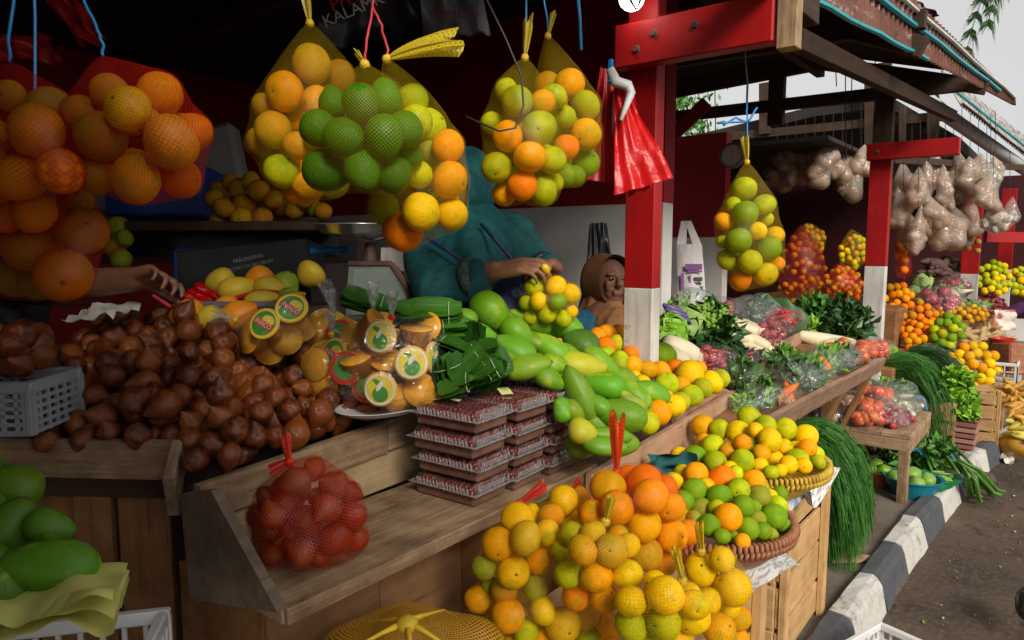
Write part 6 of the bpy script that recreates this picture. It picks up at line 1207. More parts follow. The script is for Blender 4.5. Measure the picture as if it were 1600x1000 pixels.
# bowls and greens on the ground
def bowl(label, c, r0, r1, h, mt, cat='bowl'):
    b = B(); b.lathe([(0, 0), (r0, 0), (r1, h), (r1+.012, h+.004), (r1+.012, h+.012), (r1-.004, h+.008), (r0*.95, .01), (0, .01)], 32, c); return tag(b.obj('bowl', mt, None, smooth=False), label, cat)
GZ = .1
tealb = pm('teal_bowl_plastic', (.012, .20, .27), (.01, .16, .23), 9, .35); terr = pm('terracotta_plastic', (.34, .09, .05), (.28, .07, .04), 9, .5)
c1 = on(1425, 772, GZ); bowl('teal plastic basin of pale green fruit at the kerb', c1, .095, .13, .085, tealb, 'basin')
def gourd(label, c, r, L, ax, mt, seed, group, cat='squash', name='green_squash'):
    b = B(); n_ = Vector((seed, 0, 0)); ax = Vector(ax).normalized(); M = ax.to_track_quat('X', 'Z').to_matrix().to_4x4(); b.ell(c, (1, 1, 1), n=18, m=12, fn=lambda u: M.to_3x3() @ Vector((u.x*L*(1-.0*u.x), u.y*r*(1-.22*u.x)*(1+.05*math.cos(5*math.atan2(u.z, u.y))), u.z*r*(1-.22*u.x)*(1+.05*math.cos(5*math.atan2(u.z, u.y)))))); return tag(b.obj(name, mt, None, smooth=True), label, cat, group)
for i, (dx, dy, dz, lab) in enumerate(((.05, .04, .085, 'pale green squash at the basin back'), (-.03, .07, .08, 'pale green squash on the basin stall side'), (.0, .0, .105, 'squash in the middle of the teal basin'), (.03, -.06, .08, 'rounded squash on the basin road side'), (-.06, -.02, .078, 'long squash lying in front in the basin'))): gourd(lab, c1+Vector((dx, dy, dz)), .040, .056, (.6, -.8+.3*i, .1), gpod, i, 'squashes in the teal basin')
c2 = on(1368, 757, GZ); bowl('small terracotta bowl of green fruit under the table', c2, .06, .085, .08, terr)
for i, (dx, dy, dz, lab) in enumerate(((.035, .01, .10, 'round green fruit at the back of the terracotta bowl'), (-.01, -.035, .085, 'green fruit on the road side of the terracotta bowl'), (-.03, .03, .085, 'green fruit in front in the terracotta bowl'))): gourd(lab, c2+Vector((dx, dy, dz)), .038, .042, (1, i*.4, .3), lime_m, i+9, 'green fruit in the terracotta bowl', 'green fruit', 'green_fruit')
gs = thing('green_sheet', 'bright green plastic sheet under the long beans', 'sheet', on(1470, 765, GZ)); b = B(); q4 = [on(1420, 752, GZ), on(1470, 774, .14), on(1512, 752, .13), on(1470, 732, GZ)]
b.grid(lambda u, v: q4[0].lerp(q4[1], u).lerp(q4[3].lerp(q4[2], u), v)+Vector((0, 0, .012+.012*noise.noise(Vector((u*4, v*4, 2))))), 12, 10); b.obj('sheet', pm('bright_green_plastic', (.01, .26, .10), (.008, .2, .07), 9, .4), gs, smooth=True)
def beans(label, pts, n, r, mt, name, cat, seed, spread, group=None):
    t = thing(name, label, cat, pts[0], group); rr = random.Random(seed)
    for i in range(n):
        o = Vector((rr.uniform(-1, 1), rr.uniform(-1, 1), rr.uniform(0, .8)))*spread; b = B(); pp = [Vector(p)+o*(1+.4*k)+Vector((rr.uniform(-1, 1), rr.uniform(-1, 1), 0))*.006 for k, p in enumerate(pts)]
        q = []
        for k in range(len(pp)-1): q += [pp[k].lerp(pp[k+1], s_/3) for s_ in range(3)]
        q.append(pp[-1]); b.tube(q, [r*(.5+.5*math.sin(math.pi*(.1+.8*k/len(q)))) for k in range(len(q))], 6); b.obj('bean', mt, t, smooth=True)
    return t
beans('bundle of pale long beans stacked beside the basin', [on(1440, 725, .16), on(1458, 728, .17), on(1476, 734, .16)], 26, .0065, gpod, 'bean_bundle', 'bean bundle', 3, .035)
beans('lower bundle of pale long beans on the green sheet', [on(1438, 742, .15), on(1456, 748, .15), on(1474, 752, .14)], 24, .0065, gpod, 'bean_bundle', 'bean bundle', 4, .03)
dkb = pm('dark_bean_green', (.05, .14, .02), (.09, .2, .03), 20, .4)
beans('dark green bean pods standing gathered at the blue tie', [on(1462, 690, .3), on(1468, 712, .22), on(1488, 745, .15)], 14, .009, dkb, 'bean_bundle', 'bean bundle', 5, .05); beans('flat dark pods drooping over the kerb onto the road', [on(1492, 722, .22), on(1522, 740, .17), on(1546, 772, .03), on(1558, 777, .012)], 8, .010, dkb, 'bean_bundle', 'bean bundle', 6, .03)
beans('pods bent down beside the kerb below the green sheet', [on(1500, 728, .2), on(1514, 748, .16), on(1517, 778, .02), on(1520, 780, .012)], 5, .010, dkb, 'bean_bundle', 'bean bundle', 7, .025)
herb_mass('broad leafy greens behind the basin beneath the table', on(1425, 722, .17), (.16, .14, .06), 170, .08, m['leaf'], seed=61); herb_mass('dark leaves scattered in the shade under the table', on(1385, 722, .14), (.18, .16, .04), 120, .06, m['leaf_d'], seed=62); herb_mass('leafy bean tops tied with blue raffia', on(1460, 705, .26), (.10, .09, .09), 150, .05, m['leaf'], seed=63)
for x, y, z, lab in ((1463, 686, .30, 'blue raffia tie at the top of the bean bundle'), (1484, 712, .24, 'blue raffia tie lower on the drooping pods'), (1433, 705, .26, 'small blue raffia tie on the leafy tops')):
    b = B(); c = on(x, y, z); b.tube([c-RT*.03+UP*.01, c+UP*.012, c+RT*.02-UP*.012, c+RT*.035-UP*.03], .007, 5); tag(b.obj('raffia_tie', m['blue']), lab, 'tie', 'blue raffia ties on the greens')
b = B(); c = on(1540, 748, .03); b.ell(c, (.07, .05, .035), n=14, m=9, fn=lambda u: Vector((u.x*.07, u.y*.05, u.z*.035))*(1+.2*noise.noise(u*2))); tag(b.obj('stone', pm('brown_stone', (.10, .075, .06), (.06, .045, .04), 20, .9, .3)), 'dark rounded stone on the road under the pods', 'stone')
b = B(); a, c = on(1300, 880, .112), on(1362, 872, .112); b.prism([a, on(1318, 868, .112), c, on(1340, 880, .112)], (0, 0, .012)); tag(b.obj('wood_offcut', m['wood_pink']), 'split piece of wood lying behind the kerb', 'wood offcut')
b = B(); b.box(on(1307, 850, .15), (.05, .04, .15)); tag(b.obj('wooden_block', m['wood_dark']), 'dark wooden leg stub beside the feathery bundle', 'block')
b = B(); b.box(on(1555, 700, .07)+Vector((0, -.02, 0)), (.03, .02, .16), MB(FW, RT, UP, (0, 0, 0)), ch=.003); tag(b.obj('tin_strip', m['white']), 'pale tin strip standing at the far kerb end', 'strip')
sheet('paper_scrap', 'crumpled white paper on the road beside the bananas', 'paper', on(1574, 716, .03), (.09, 0, .02), (0, .07, .02), m['white'], .03, 6, 6, 3)
herb_mass('bright frilly lettuce over the striped basket', P(1492, 612, 4.42), (.11, .10, .14), 420, .075, m['leaf_l'], seed=70); herb_mass('second frilly lettuce bunch in front of yellow oranges', P(1506, 642, 4.35), (.075, .07, .09), 260, .065, m['leaf_l'], seed=71)
# striped basket, plastic crates, wooden crates on the right
def strip_basket(label, px, py, w_, h_, d, mt, mt2, rows=8):
    k = d/FPX; c = P(px, py, d); t = thing('strip_basket', label, 'basket', c-UP*h_*k/2); W_, Hh = w_*k, h_*k
    for r in range(rows):
        z = c.z-Hh/2+Hh*(r+.5)/rows; s_ = W_/2*(.78+.22*r/rows)
        for a, e in (((-s_, -s_), (s_, -s_)), ((-s_, -s_), (-s_, s_)), ((s_, -s_), (s_, s_)), ((-s_, s_), (s_, s_))): plank('strip', (c.x+a[0], c.y+a[1], z), (c.x+e[0], c.y+e[1], z), (0, 0, 1), Hh/rows*.72, .006, mt if r % 2 else mt2, t)
    b = B(); b.box(c, (W_*.74, W_*.74, Hh*.96)); b.obj('lining', m['wood_dark'], t); return t
strip_basket('pinkish basket of horizontal strips below the frilly lettuce', 1492, 690, 60, 78, 4.42, pm('pink_strip', (.42, .22, .19), (.36, .18, .16), 9, .6), pm('red_strip', (.32, .12, .10), None, 9, .6), 9)
def plastic_crate(label, c, sx, sy, h, mt, nx=8, nz=4, cat='plastic crate', group='slotted plastic crates', rot=0):
    c = Vector(c); t = thing('plastic_crate', label, cat, c, group, M=MT(c) @ Matrix.Rotation(rot, 4, 'Z')); M = WM[t.name]
    b = B(); b.box((0, 0, .006), (sx*.92, sy*.92, .01)); inst('crate_floor', b.mesh('crate_floor', mt), M, t)
    b = B()
    for sgn in (-1, 1): b.box((0, sgn*(sy/2-.003), h-.012), (sx+.012, .016, .022), ch=.003); b.box((sgn*(sx/2-.003), 0, h-.012), (.016, sy-.02, .022), ch=.003)
    inst('rim', b.mesh('rim', mt), M, t)
    for nm, L, ox, ax in (('side', sx, sy/2, 0), ('side', sx, -sy/2, 0), ('end', sy, sx/2, 1), ('end', sy, -sx/2, 1)):
        b = B(); n_ = max(3, int(nx*L/sx))
        for k in range(n_+1): u = -L/2+L*k/n_; b.box((u, ox, h/2-.005) if not ax else (ox, u, h/2-.005), (.007, .005, h-.02) if not ax else (.005, .007, h-.02))
        for k in range(nz+1): z = .01+(h-.03)*k/nz; b.box((0, ox+.0004, z) if not ax else (ox+.0004, 0, z), (L, .0058, .007) if not ax else (.0058, L, .007))
        for s_ in (-1, 1): b.box((s_*L/2*.97, ox, h/2-.004) if not ax else (ox, s_*L/2*.97, h/2-.004), (.022, .007, h-.02) if not ax else (.007, .022, h-.02))
        inst('lattice_'+nm, b.mesh('lattice_'+nm, mt), M, t)
    return t
wc = G(1352, 982, .20)-FH*.16; wc.z = 0
plastic_crate('white slotted plastic crate standing at the bottom of the road', wc, .34, .26, .20, m['basket_w'], 10, 5, rot=-.3)
plastic_crate('grey slotted crate on the ground behind the yellow orange pile', P(1543, 600, 5.1), .50, .36, .20, m['basket_w'], 8, 4)
plastic_crate('grey slotted crate under the tangerines and limes', P(1445, 552, 5.6), .56, .36, .09, m['basket_w'], 9, 2)
cb = on(1550, 695, .1); crate('small wooden slat crate under the yellow orange pile', cb.x-.02, cb.x+.36, cb.y-.0, cb.y+.42, .1, .44, 4, group='far wooden crates')
crate('low slat crate beyond the lettuce basket', cb.x-.40, cb.x-.1, cb.y+.20, cb.y+.5, .1, .40, 3, group='far wooden crates')
# piles of small citrus on the right: the pieces one can count
def pile(px, py, w_, h_, d, rpx, cols, label, group, cat='tangerine', name='tangerine', seed=1, me=ORL, n=60, sl=.35):
    rr = random.Random(seed); k = d/FPX; L = []; 
    for t_ in range(n*40):
        x, y = rr.uniform(-1, 1), rr.uniform(-1, 1)
        if x*x+y*y > 1: continue
        if all(math.hypot((x-a)*w_/2, (y-b_)*h_/2) > rpx*1.5 for a, b_ in L): L.append((x, y))
        if len(L) >= n: break
    for x, y in L:
        X, Y = px+x*w_/2, py+y*h_/2; dd = d-(1-x*x-y*y)*w_*.28*k+(-y)*h_*sl*k; o = inst(name, me[0], MT(P(X, Y, dd)) @ rrot(rr) @ SC(rpx*k*1.1), None, hue(cols[rr.randrange(len(cols))], rr)); tag(o, label % where(x, y), cat, group)
    return L
pile(1520, 572, 78, 66, 4.9, 8.2, 'yyot', 'yellow-orange citrus in the %s of the pile over the white crate', 'yellow citrus heaped over the white crate', 'orange', 'orange', 1)
pile(1437, 524, 58, 50, 5.4, 6.3, 'dod', 'tangerine in the %s of the bright orange heap in the crate', 'tangerines heaped in the grey crate', seed=2, n=40); pile(1428, 492, 66, 44, 5.6, 6.3, 'dbdo', 'tangerine in the %s of the bag stacked above the crate heap', 'tangerines stacked above the crate', seed=3, n=40)
pile(1402, 472, 46, 58, 5.8, 6.3, 'doo', 'tangerine in the %s of the pile right of the second post', 'tangerines beside the second post', seed=4, n=34); pile(1481, 517, 46, 46, 5.3, 7.5, 'ggl', 'green lime in the %s of the heap beside the tangerines', 'green limes beside the tangerines', 'lime', 'green_lime', 5, n=26)
pile(1500, 490, 90, 26, 5.8, 5, 'bt', 'small brown fruit in the %s of the long heap by the sleeve', 'small brown fruits in the far heap', 'longan', 'brown_fruit', 6, n=50); pile(1552, 435, 52, 50, 8.2, 5.5, 'lly', 'yellow-green banana in the %s of the far hanging mass', 'yellow-green fruit beyond the third post', 'banana', 'banana', 7, n=44)
pile(1590, 440, 40, 40, 8.6, 5.5, 'yly', 'yellow fruit in the %s of the farthest heap', 'yellow fruit at the far right', 'yellow fruit', 'yellow_fruit', 8, n=26); pile(1412, 400, 16, 52, 5.5, 6.5, 'odo', 'orange in the %s of the net dangling beside the second post', 'oranges dangling in the thin net', 'orange', 'orange', 9, n=9)
veg_bag('cloth-like bag of chunky dark purple yams beside the tangerines', P(1462, 474, 5.9), (.20, .16, .13), [('shallot', 16, .09)], 90, 'film', 'vegetable heap', 'far heaps')

# ------------------------------------------------------------------ far stalls on the right
yam_m = pm('sweet_potato_skin', (.11, .055, .045), (.07, .035, .03), 20, .7)
def heap(label, px, py, w_, h_, d, mt, n, r, L, name, part, seed, cat, group=None):
    rr = random.Random(seed); c = P(px, py, d); k = d/FPX; t = thing(name, label, cat, c-UP*h_*k*.5, group)
    for i in range(n):
        x, y = rr.uniform(-1, 1), rr.uniform(-1, 1)
        if x*x+y*y > 1: x *= .6; y *= .6
        p = c+RT*x*w_*.5*k+UP*y*h_*.5*k+FW*(y*h_*.4*k-(1-x*x)*.05); d_ = (RT*rr.uniform(-1, 1)+FW*rr.uniform(-.6, .6)+UP*rr.uniform(-.4, .4)).normalized(); b = B(); b.tube([p-d_*L*.5, p-d_*L*.3, p, p+d_*L*.3, p+d_*L*.5], [r*.2, r*.8, r, r*.8, r*.2], 8); b.obj(part, mt, t, smooth=True)
    return t
heap('heap of brown sweet potatoes left of the third post', 1478, 430, 66, 60, 6.6, yam_m, 46, .034, .17, 'sweet_potato_heap', 'sweet_potato', 1, 'sweet potatoes')
heap('heap of dark red chillies right of the third post', 1545, 478, 60, 36, 6.6, pm('dark_red_chilli', (.22, .02, .02), (.14, .012, .015), 9, .4), 44, .02, .10, 'chilli_heap', 'chilli', 2, 'chillies')
heap('stack of thin tan crackers on the far stall', 1530, 527, 66, 34, 5.3, pm('tan_cracker', (.48, .33, .15), (.40, .26, .11), 30, .7), 26, .02, .22, 'cracker_stack', 'cracker', 3, 'crackers')
heap('heap of ripe bananas hanging low at the right edge', 1590, 625, 50, 60, 4.6, pm('banana_ripe', (.58, .33, .04), (.36, .16, .03), 20, .5), 34, .018, .14, 'banana_heap', 'banana', 4, 'bananas'); heap('pale yellow bananas in the gold net sack', 1592, 668, 44, 40, 4.5, pm('banana_yellow', (.62, .50, .08), (.45, .4, .06), 20, .5), 18, .018, .13, 'banana_heap', 'banana', 5, 'bananas')
pts = [P(1590, 695, 4.5)+Vector((.04*math.cos(a), .05*math.sin(a), .02*math.sin(3*a))) for a in (0, 1, 2, 3, 4, 5)]; t = thing('net_sack', 'gold net sack of fruit standing on the road at the edge', 'net sack', P(1590, 715, 4.5)); b = B()
for p in pts: b.ell(p, (.06, .06, .05), n=10, m=7)
b.obj('contents', pm('ochre_fruit', (.5, .3, .04), (.35, .2, .03), 9, .6), t, smooth=True); netting(pts, [.06]*6, P(1590, 660, 4.5), m['net_g'], t, nu=26, nv=18, cell=.008)
leafy_head('pale green round cabbage above the purple yams', P(1442, 442, 6.2), .085, cab_m, 8, 'cabbage', 18, 'cabbage', .05); leafy_head('small pale cabbage beside the hanging orange net', P(1428, 456, 6.1), .05, cab_m, 9, 'cabbage', 14, 'cabbage', .2)
veg_bag('bag of white cabbage wedges behind the yams', P(1482, 458, 6.2), (.20, .14, .06), [('radish', 8, .08), ('leaf_l', 20, .05)], 93, 'film_milk', 'vegetable bag', 'far heaps'); veg_bag('bag of pinkish shallots behind the white bag', P(1490, 447, 6.4), (.18, .14, .07), [('shallot', 22, .05)], 94, 'film', 'vegetable bag', 'far heaps')
veg_bag('green and white printed plastic bag at the foot of the third post', P(1525, 480, 6.1), (.20, .12, .05), [('leaf_l', 20, .06)], 95, 'film_milk', 'plastic bag', 'far heaps')
leafy_head('single green bell pepper-like fruit in the brown bowl', P(1392, 548, 4.9), .045, lime_m, 11, 'green_vegetable', 8, 'green vegetable', .02)
bowl('brown wooden bowl holding one green vegetable', P(1393, 566, 4.9)-Vector((0, 0, .03)), .06, .085, .05, terr); b = B(); b.box(P(1400, 600, 5.0), (.3, .3, .04)); 
bowl('blue bowl of pale squashes behind the feathery bundle', P(1410, 597, 4.95)-Vector((0, 0, .03)), .10, .14, .07, tealb)
for i, (x, y, l) in enumerate(((1380, 582, 'pale green squash beside the second post base'), (1400, 581, 'pale green squash in the middle of the blue bowl'), (1416, 582, 'pale green squash at the road end of the blue bowl'))): gourd(l, P(x, y, 4.9), .055, .07, (1, .3*i, .1), gpod, i+30, 'squashes in the blue bowl')
t = thing('display_stand', 'dark boxes carrying the far fruit heaps', 'stand', (5.6, 1.1, .1)); 
for (x0, x1, y0, y1, z1) in ((4.95, 6.6, .84, 1.8, .60), (5.3, 6.7, .70, 1.4, .52), (5.9, 8.4, 1.0, 2.4, .90), (6.6, 9.5, .62, 1.2, .78), (4.65, 4.92, .86, 1.5, .44)): b = B(); b.box(((x0+x1)/2, (y0+y1)/2, (z1+.1)/2), (x1-x0, y1-y0, z1-.1), ch=.01); b.obj('box', m['wood_brown'], t)
b = B(); b.box(P(1580, 560, 5.0), (.16, .2, .22), MB(RT, FW, UP, (0, 0, 0)), ch=.01); tag(b.obj('wicker_box', m['basket_p']), 'brown wicker box behind the red baskets at the edge', 'box')
for i, (x, y, l) in enumerate(((1566, 540, 'red plastic basket topmost of the nested pair'), (1566, 550, 'red plastic basket lower of the nested pair'))):
    b = B(); b.lathe([(0, 0), (.05, 0), (.075, .045), (.08, .048), (.08, .054), (.07, .05), (.045, .006), (0, .006)], 20, P(x, y, 5.1)); tag(b.obj('red_basket', pm('red_plastic', (.55, .03, .02), (.45, .02, .015), 9, .35)), l, 'basket', 'nested red baskets')
sheet('printed_bag', 'white bag with red and green print beside the crackers', 'printed bag', P(1570, 500, 5.5), RT*.17, UP*.16, pm('printed_white_bag', (.62, .56, .48), (.45, .10, .06), 14, .6, lo=.5, hi=.56), .02, 8, 8, 4)
# hanging garlic and onion bags above
rr = random.Random(5)
for row, (y0, n, ww) in enumerate(((285, 12, 'upper'), (345, 10, 'lower'))):
    for i in range(n):
        x = 1412+i*(13 if row == 0 else 11.5); dusty('%s tan snack bag from the second post, %s hanging row' % (wd_[i], ww), x, y0+rr.uniform(-16, 18)+(8*math.sin(i) if row else 0), rr.uniform(30, 46), rr.uniform(42, 68), 5.35+rr.uniform(-.3, .3), 'film_tan', 60+i+row*20, 'tan snack bags hanging under the far roof')
for i, (x, y, w_, h_, l) in enumerate(((1552, 352, 36, 60, 'white plastic bag hanging beside the lower row'), (1578, 342, 34, 56, 'white plastic bag hanging farthest along the row'), (1548, 292, 40, 70, 'pinkish plastic bag at the end of the upper row'))): dusty(l, x, y, w_, h_, 5.2+.06*i, 'film_milk', 190+i, 'white plastic bags under the far roof')
for i, (px, py) in enumerate(((1527, 358), (1518, 372), (1528, 378), (1512, 388), (1527, 392))): tag(inst('onion', ORL[0], MT(P(px, py, 5.6)) @ SC(.026), None, (.45, .25, .05, .3)), 'brown onion on the string before the third post, %s' % ['topmost', 'upper stall side', 'middle', 'yellowish lower one', 'lowest'][i], 'onion', 'onions on a string')
plank_t = thing('hanging_rail', 'dark rail carrying the far hanging bags', 'rail', P(1480, 240, 5.4)); plank('rail', P(1395, 250, 5.2), P(1600, 262, 6.2), (0, 0, 1), .05, .04, m['wood_dark'], plank_t); plank('rail', P(1540, 370, 8.0), P(1640, 372, 8.0), (0, 0, 1), .12, .05, m['redwall'], plank_t)
t = thing('orange_net', 'thin red net of oranges dangling beside the second post', 'net bag', P(1418, 375, 5.45)); pp = [P(1412, y, 5.5) for y in (380, 395, 410, 425)]; netting(pp, [.055]*4, P(1418, 355, 5.45), m['net_r'], t, nu=20, nv=18)
# ------------------------------------------------------------------ red carrier bags on the near post, lamp, dark bags above
t = thing('carrier_bags', 'bunch of bright red plastic carrier bags hanging on the post', 'carrier bag', P(985, 120, 1.9)); redp = NT('red_bag_plastic'); v = redp.coord((1, 1, 1), 9); n1 = redp.noise(v, 9, 4); x = redp.n('BsdfPrincipled'); x.inputs['Base Color'].default_value = C(.72, .012, .014); x.inputs['Roughness'].default_value = .35; redp.l(redp.bump(n1, .5, .03), x.inputs['Normal']); tl = redp.n('BsdfTranslucent'); tl.inputs[0].default_value = C(.8, .02, .02); mx = redp.n('MixShader'); mx.inputs[0].default_value = .3; redp.l(x.outputs[0], mx.inputs[1]); redp.l(tl.outputs[0], mx.inputs[2]); redp = redp.done(mx.outputs[0])
def drape(c4, amp, seed, nu=16, nv=20, thick=.012):
    b = B(); s_ = Vector((seed*2.2, 0, 0))
    for off in (0, thick): b.grid(lambda u, v: c4[0].lerp(c4[1], u).lerp(c4[3].lerp(c4[2], u), v)+FW*(amp*noise.noise(Vector((u*5, v*2.0, off))+s_)+off+.01*math.sin(u*11+seed)*v), nu, nv)
    return b
D6 = 1.86
drape([P(962, 118, D6), P(985, 150, D6), P(1052, 278, D6-.03), P(960, 305, D6-.03)], .03, 1).obj('bag_fold', redp, t, smooth=True); drape([P(958, 130, D6+.04), P(985, 130, D6+.04), P(1020, 292, D6+.02), P(985, 306, D6+.02)], .03, 2).obj('bag_fold', redp, t, smooth=True)
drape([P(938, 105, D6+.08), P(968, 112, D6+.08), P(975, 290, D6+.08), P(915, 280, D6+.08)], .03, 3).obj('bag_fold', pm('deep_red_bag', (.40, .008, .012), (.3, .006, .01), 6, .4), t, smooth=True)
b = B(); b.tube([P(953, 108, D6-.03), P(962, 128, D6-.03), P(982, 134, D6-.03), P(986, 145, D6-.03), P(980, 162, D6-.03), P(970, 188, D6-.04)], [.012, .016, .014, .012, .009, .005], 8); b.obj('white_handle', m['basket_w'], t, smooth=True)
b = B(); b.tube([P(955, 95, D6), P(953, 130, D6-.03)], .008, 6); b.obj('blue_clip', m['blue'], t)
lm_ = thing('lamp_bulb', 'lit white bulb at the top edge above the red beam', 'lamp', P(987, -6, 2.0)); em = NT('lit_bulb'); e_ = em.n('Emission'); e_.inputs[0].default_value = C(1, .97, .9); e_.inputs[1].default_value = 5; em = em.done(e_.outputs[0]); b = B(); b.ell(P(987, -2, 2.0), (.036, .036, .034), n=16, m=10); b.obj('bulb', em, lm_, smooth=True)
b = B(); b.tube([P(980, -40, 1.98), P(986, 2, 1.95), P(994, 15, 1.95), P(1000, 2, 1.95), P(1002, -40, 1.98)], .004, 6); b.obj('wire', m['wire'], lm_)
b = B(); b.tube([P(746, -30, 1.3), P(790, 60, 1.3), P(815, 120, 1.3), P(818, 165, 1.3), P(805, 200, 1.3), P(780, 205, 1.3), P(728, 182, 1.3)], .002, 6); tag(b.obj('cable', m['wire'], None, smooth=True), 'dark drooping cable hooked before the hanging bags', 'cable')
b = B(); b.tube([P(900, -40, 1.6), P(906, 30, 1.6), P(908, 78, 1.6)], .004, 6); tag(b.obj('blue_raffia', m['blue'], None, smooth=True), 'loose blue raffia end dangling near the red beam', 'string')
blk = thing('black_bags', 'black printed plastic bags hanging dark at the top', 'plastic bag', P(560, 20, 2.0)); drape([P(488, -60, 2.0), P(650, -60, 2.0), P(655, 62, 2.0), P(500, 72, 2.0)], .05, 6).obj('bag_fold', m['black'], blk, smooth=True)
tm = text_mesh('KALAMK', .045, m['ink_w']); M = MB((RT+UP*.42).normalized(), (UP-RT*.42).normalized(), -FW, P(552, 16, 1.90)); inst('lettering', tm, M, blk); tm2 = text_mesh('Prel', .05, m['ink_r']); inst('lettering', tm2, MB((RT+UP*.35).normalized(), (UP-RT*.35).normalized(), -FW, P(538, 2, 1.90)), blk)
gb = thing('plastic_bag', 'grey translucent plastic bag hanging beside the sideways tail', 'plastic bag', P(708, 10, 1.9)); drape([P(655, -70, 1.95), P(740, -70, 1.95), P(766, 48, 1.95), P(660, 70, 1.95)], .05, 8).obj('bag_body', m['grey'], gb, smooth=True); tm3 = text_mesh('Rejeki', .05, pm('dark_red_print', (.12, .02, .03), None, 5, .6)); inst('lettering', tm3, MB(RT, UP, -FW, P(712, 20, 1.87)), gb)
dbg = thing('dark_bag', 'dark cloth bag hanging on the white wall by the woman', 'bag', P(938, 380, 3.1)); drape([P(923, 348, 3.1), P(948, 348, 3.1), P(958, 420, 3.08), P(916, 440, 3.08)], .03, 9, thick=.05).obj('bag_body', m['black'], dbg, smooth=True)
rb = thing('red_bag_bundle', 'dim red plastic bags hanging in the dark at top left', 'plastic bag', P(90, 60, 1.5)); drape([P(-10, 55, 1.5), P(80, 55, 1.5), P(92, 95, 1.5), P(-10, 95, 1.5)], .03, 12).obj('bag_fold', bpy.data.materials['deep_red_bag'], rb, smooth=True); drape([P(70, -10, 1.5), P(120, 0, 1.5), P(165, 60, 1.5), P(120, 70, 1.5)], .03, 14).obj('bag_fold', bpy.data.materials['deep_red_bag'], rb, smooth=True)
# ------------------------------------------------------------------ scale, boxes and fruit in the dark behind the counter
sc = thing('weighing_scale', 'worn green-grey market scale with a shiny steel pan', 'scale', P(590, 470, 1.95)); D7 = 1.95; k7 = D7/FPX
poly = [P(545, 412, D7), P(612, 412, D7), P(652, 472, D7), P(652, 500, D7), P(540, 500, D7)]; b = B(); b.prism(poly, FW*.12); b.obj('body', pm('worn_grey_green_enamel', (.16, .20, .17), (.09, .10, .085), 9, .5, .15), sc)
poly = [P(553, 420, D7-.004), P(606, 420, D7-.004), P(640, 474, D7-.004), P(640, 492, D7-.004), P(548, 492, D7-.004)]; b = B(); b.prism(poly, FW*.003); b.obj('dial_plate', pm('pale_dial', (.22, .27, .23), (.16, .19, .17), 9, .4), sc)
b = B(); b.tube([P(612, 412, D7), P(654, 476, D7)], .009, 6); b.tube([P(545, 412, D7), P(612, 412, D7)], .008, 6); b.obj('rusty_edge', m['rust'], sc); b = B(); b.tube([P(578, 412, D7+.05), P(578, 380, D7+.05)], [.022, .014], 10); b.obj('stem', m['rust'], sc); pn = P(562, 368, D7+.05)
b = B(); b.lathe([(0, .0), (.05, .0), (.108, .020), (.122, .040), (.126, .041), (.126, .044), (.118, .044), (.10, .024), (.045, .004), (0, .004)], 36, pn-Vector((0, 0, .012))); b.obj('pan', m['steel'], sc, smooth=True)
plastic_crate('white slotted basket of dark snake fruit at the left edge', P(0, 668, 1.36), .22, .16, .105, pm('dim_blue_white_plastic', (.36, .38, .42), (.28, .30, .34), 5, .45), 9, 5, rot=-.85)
for i in range(26):
    rr = random.Random(i+900); p = P(rr.uniform(-40, 62), rr.uniform(520, 575), 1.40+rr.uniform(-.06, .1)); tag(inst('snake_fruit', SL[i % 5], MT(p) @ rrot(rr) @ SC(.031), None, (*SALC[i % 4], 1)), 'dark snake fruit in the %s of the white slotted basket' % ('left part' if pr(p)[0] < 0 else 'right part' if pr(p)[0] > 35 else 'middle'), 'snake fruit', 'snake fruits in the white basket')
dk_box = thing('cardboard_box', 'black printed carton standing behind the papayas', 'box', P(400, 430, 2.1)); b = B(); b.box(P(400, 436, 2.15), (.38, .2, .19), MB((RT+UP*.10).normalized(), FW, (UP-RT*.10).normalized(), (0, 0, 0)), ch=.004); b.obj('carton', m['black'], dk_box)
for txt, x, y, s_ in (('PERUNDING', 388, 404, .016), ('PICNIC DI SELURUH', 391, 415, .015)): inst('lettering', text_mesh(txt, s_, pm('dim_print', (.22, .22, .22), None, 5, .6)), MB((RT+UP*.22).normalized(), (UP-RT*.22).normalized(), -FW, P(x, y, 2.045)), dk_box)
b = B(); b.box(P(330, 362, 2.35), (.80, .30, .03), MB(RT, FW, UP, (0, 0, 0)), ch=.004); tag(b.obj('dark_shelf', m['wood_dark']), 'dark shelf plank behind the scale holding oranges', 'shelf')
b = B(); b.box(P(280, 380, 2.5), (1.2, .3, .12), MB(RT, FW, UP, (0, 0, 0)), ch=.004); tag(b.obj('dark_case', m['black']), 'long black case under the dark shelf', 'case')
bl_ = pm('blue_plastic', (.015, .07, .28), (.01, .05, .2), 9, .4); b = B(); b.box(P(265, 305, 2.6), (.34, .25, .19), MB(RT, FW, UP, (0, 0, 0)), ch=.01); tag(b.obj('blue_crate', bl_), 'dark blue plastic bin behind the red bag', 'bin')
b = B(); b.box(P(340, 245, 2.9), (.20, .1, .24), MB((RT+UP*.2).normalized(), FW, (UP-RT*.2).normalized(), (0, 0, 0)), ch=.02); tag(b.obj('white_basket', pm('dim_white_plastic', (.35, .34, .34), (.28, .27, .27), 9, .5)), 'pale plastic basket leaning in the dark by oranges', 'basket'); b = B(); b.box(P(210, 318, 2.9), (.6, .3, .10), MB(RT, FW, UP, (0, 0, 0)), ch=.01); tag(b.obj('pale_carton', bpy.data.materials['dim_white_plastic']), 'pale carton low in the dark behind the hanging bags', 'carton')
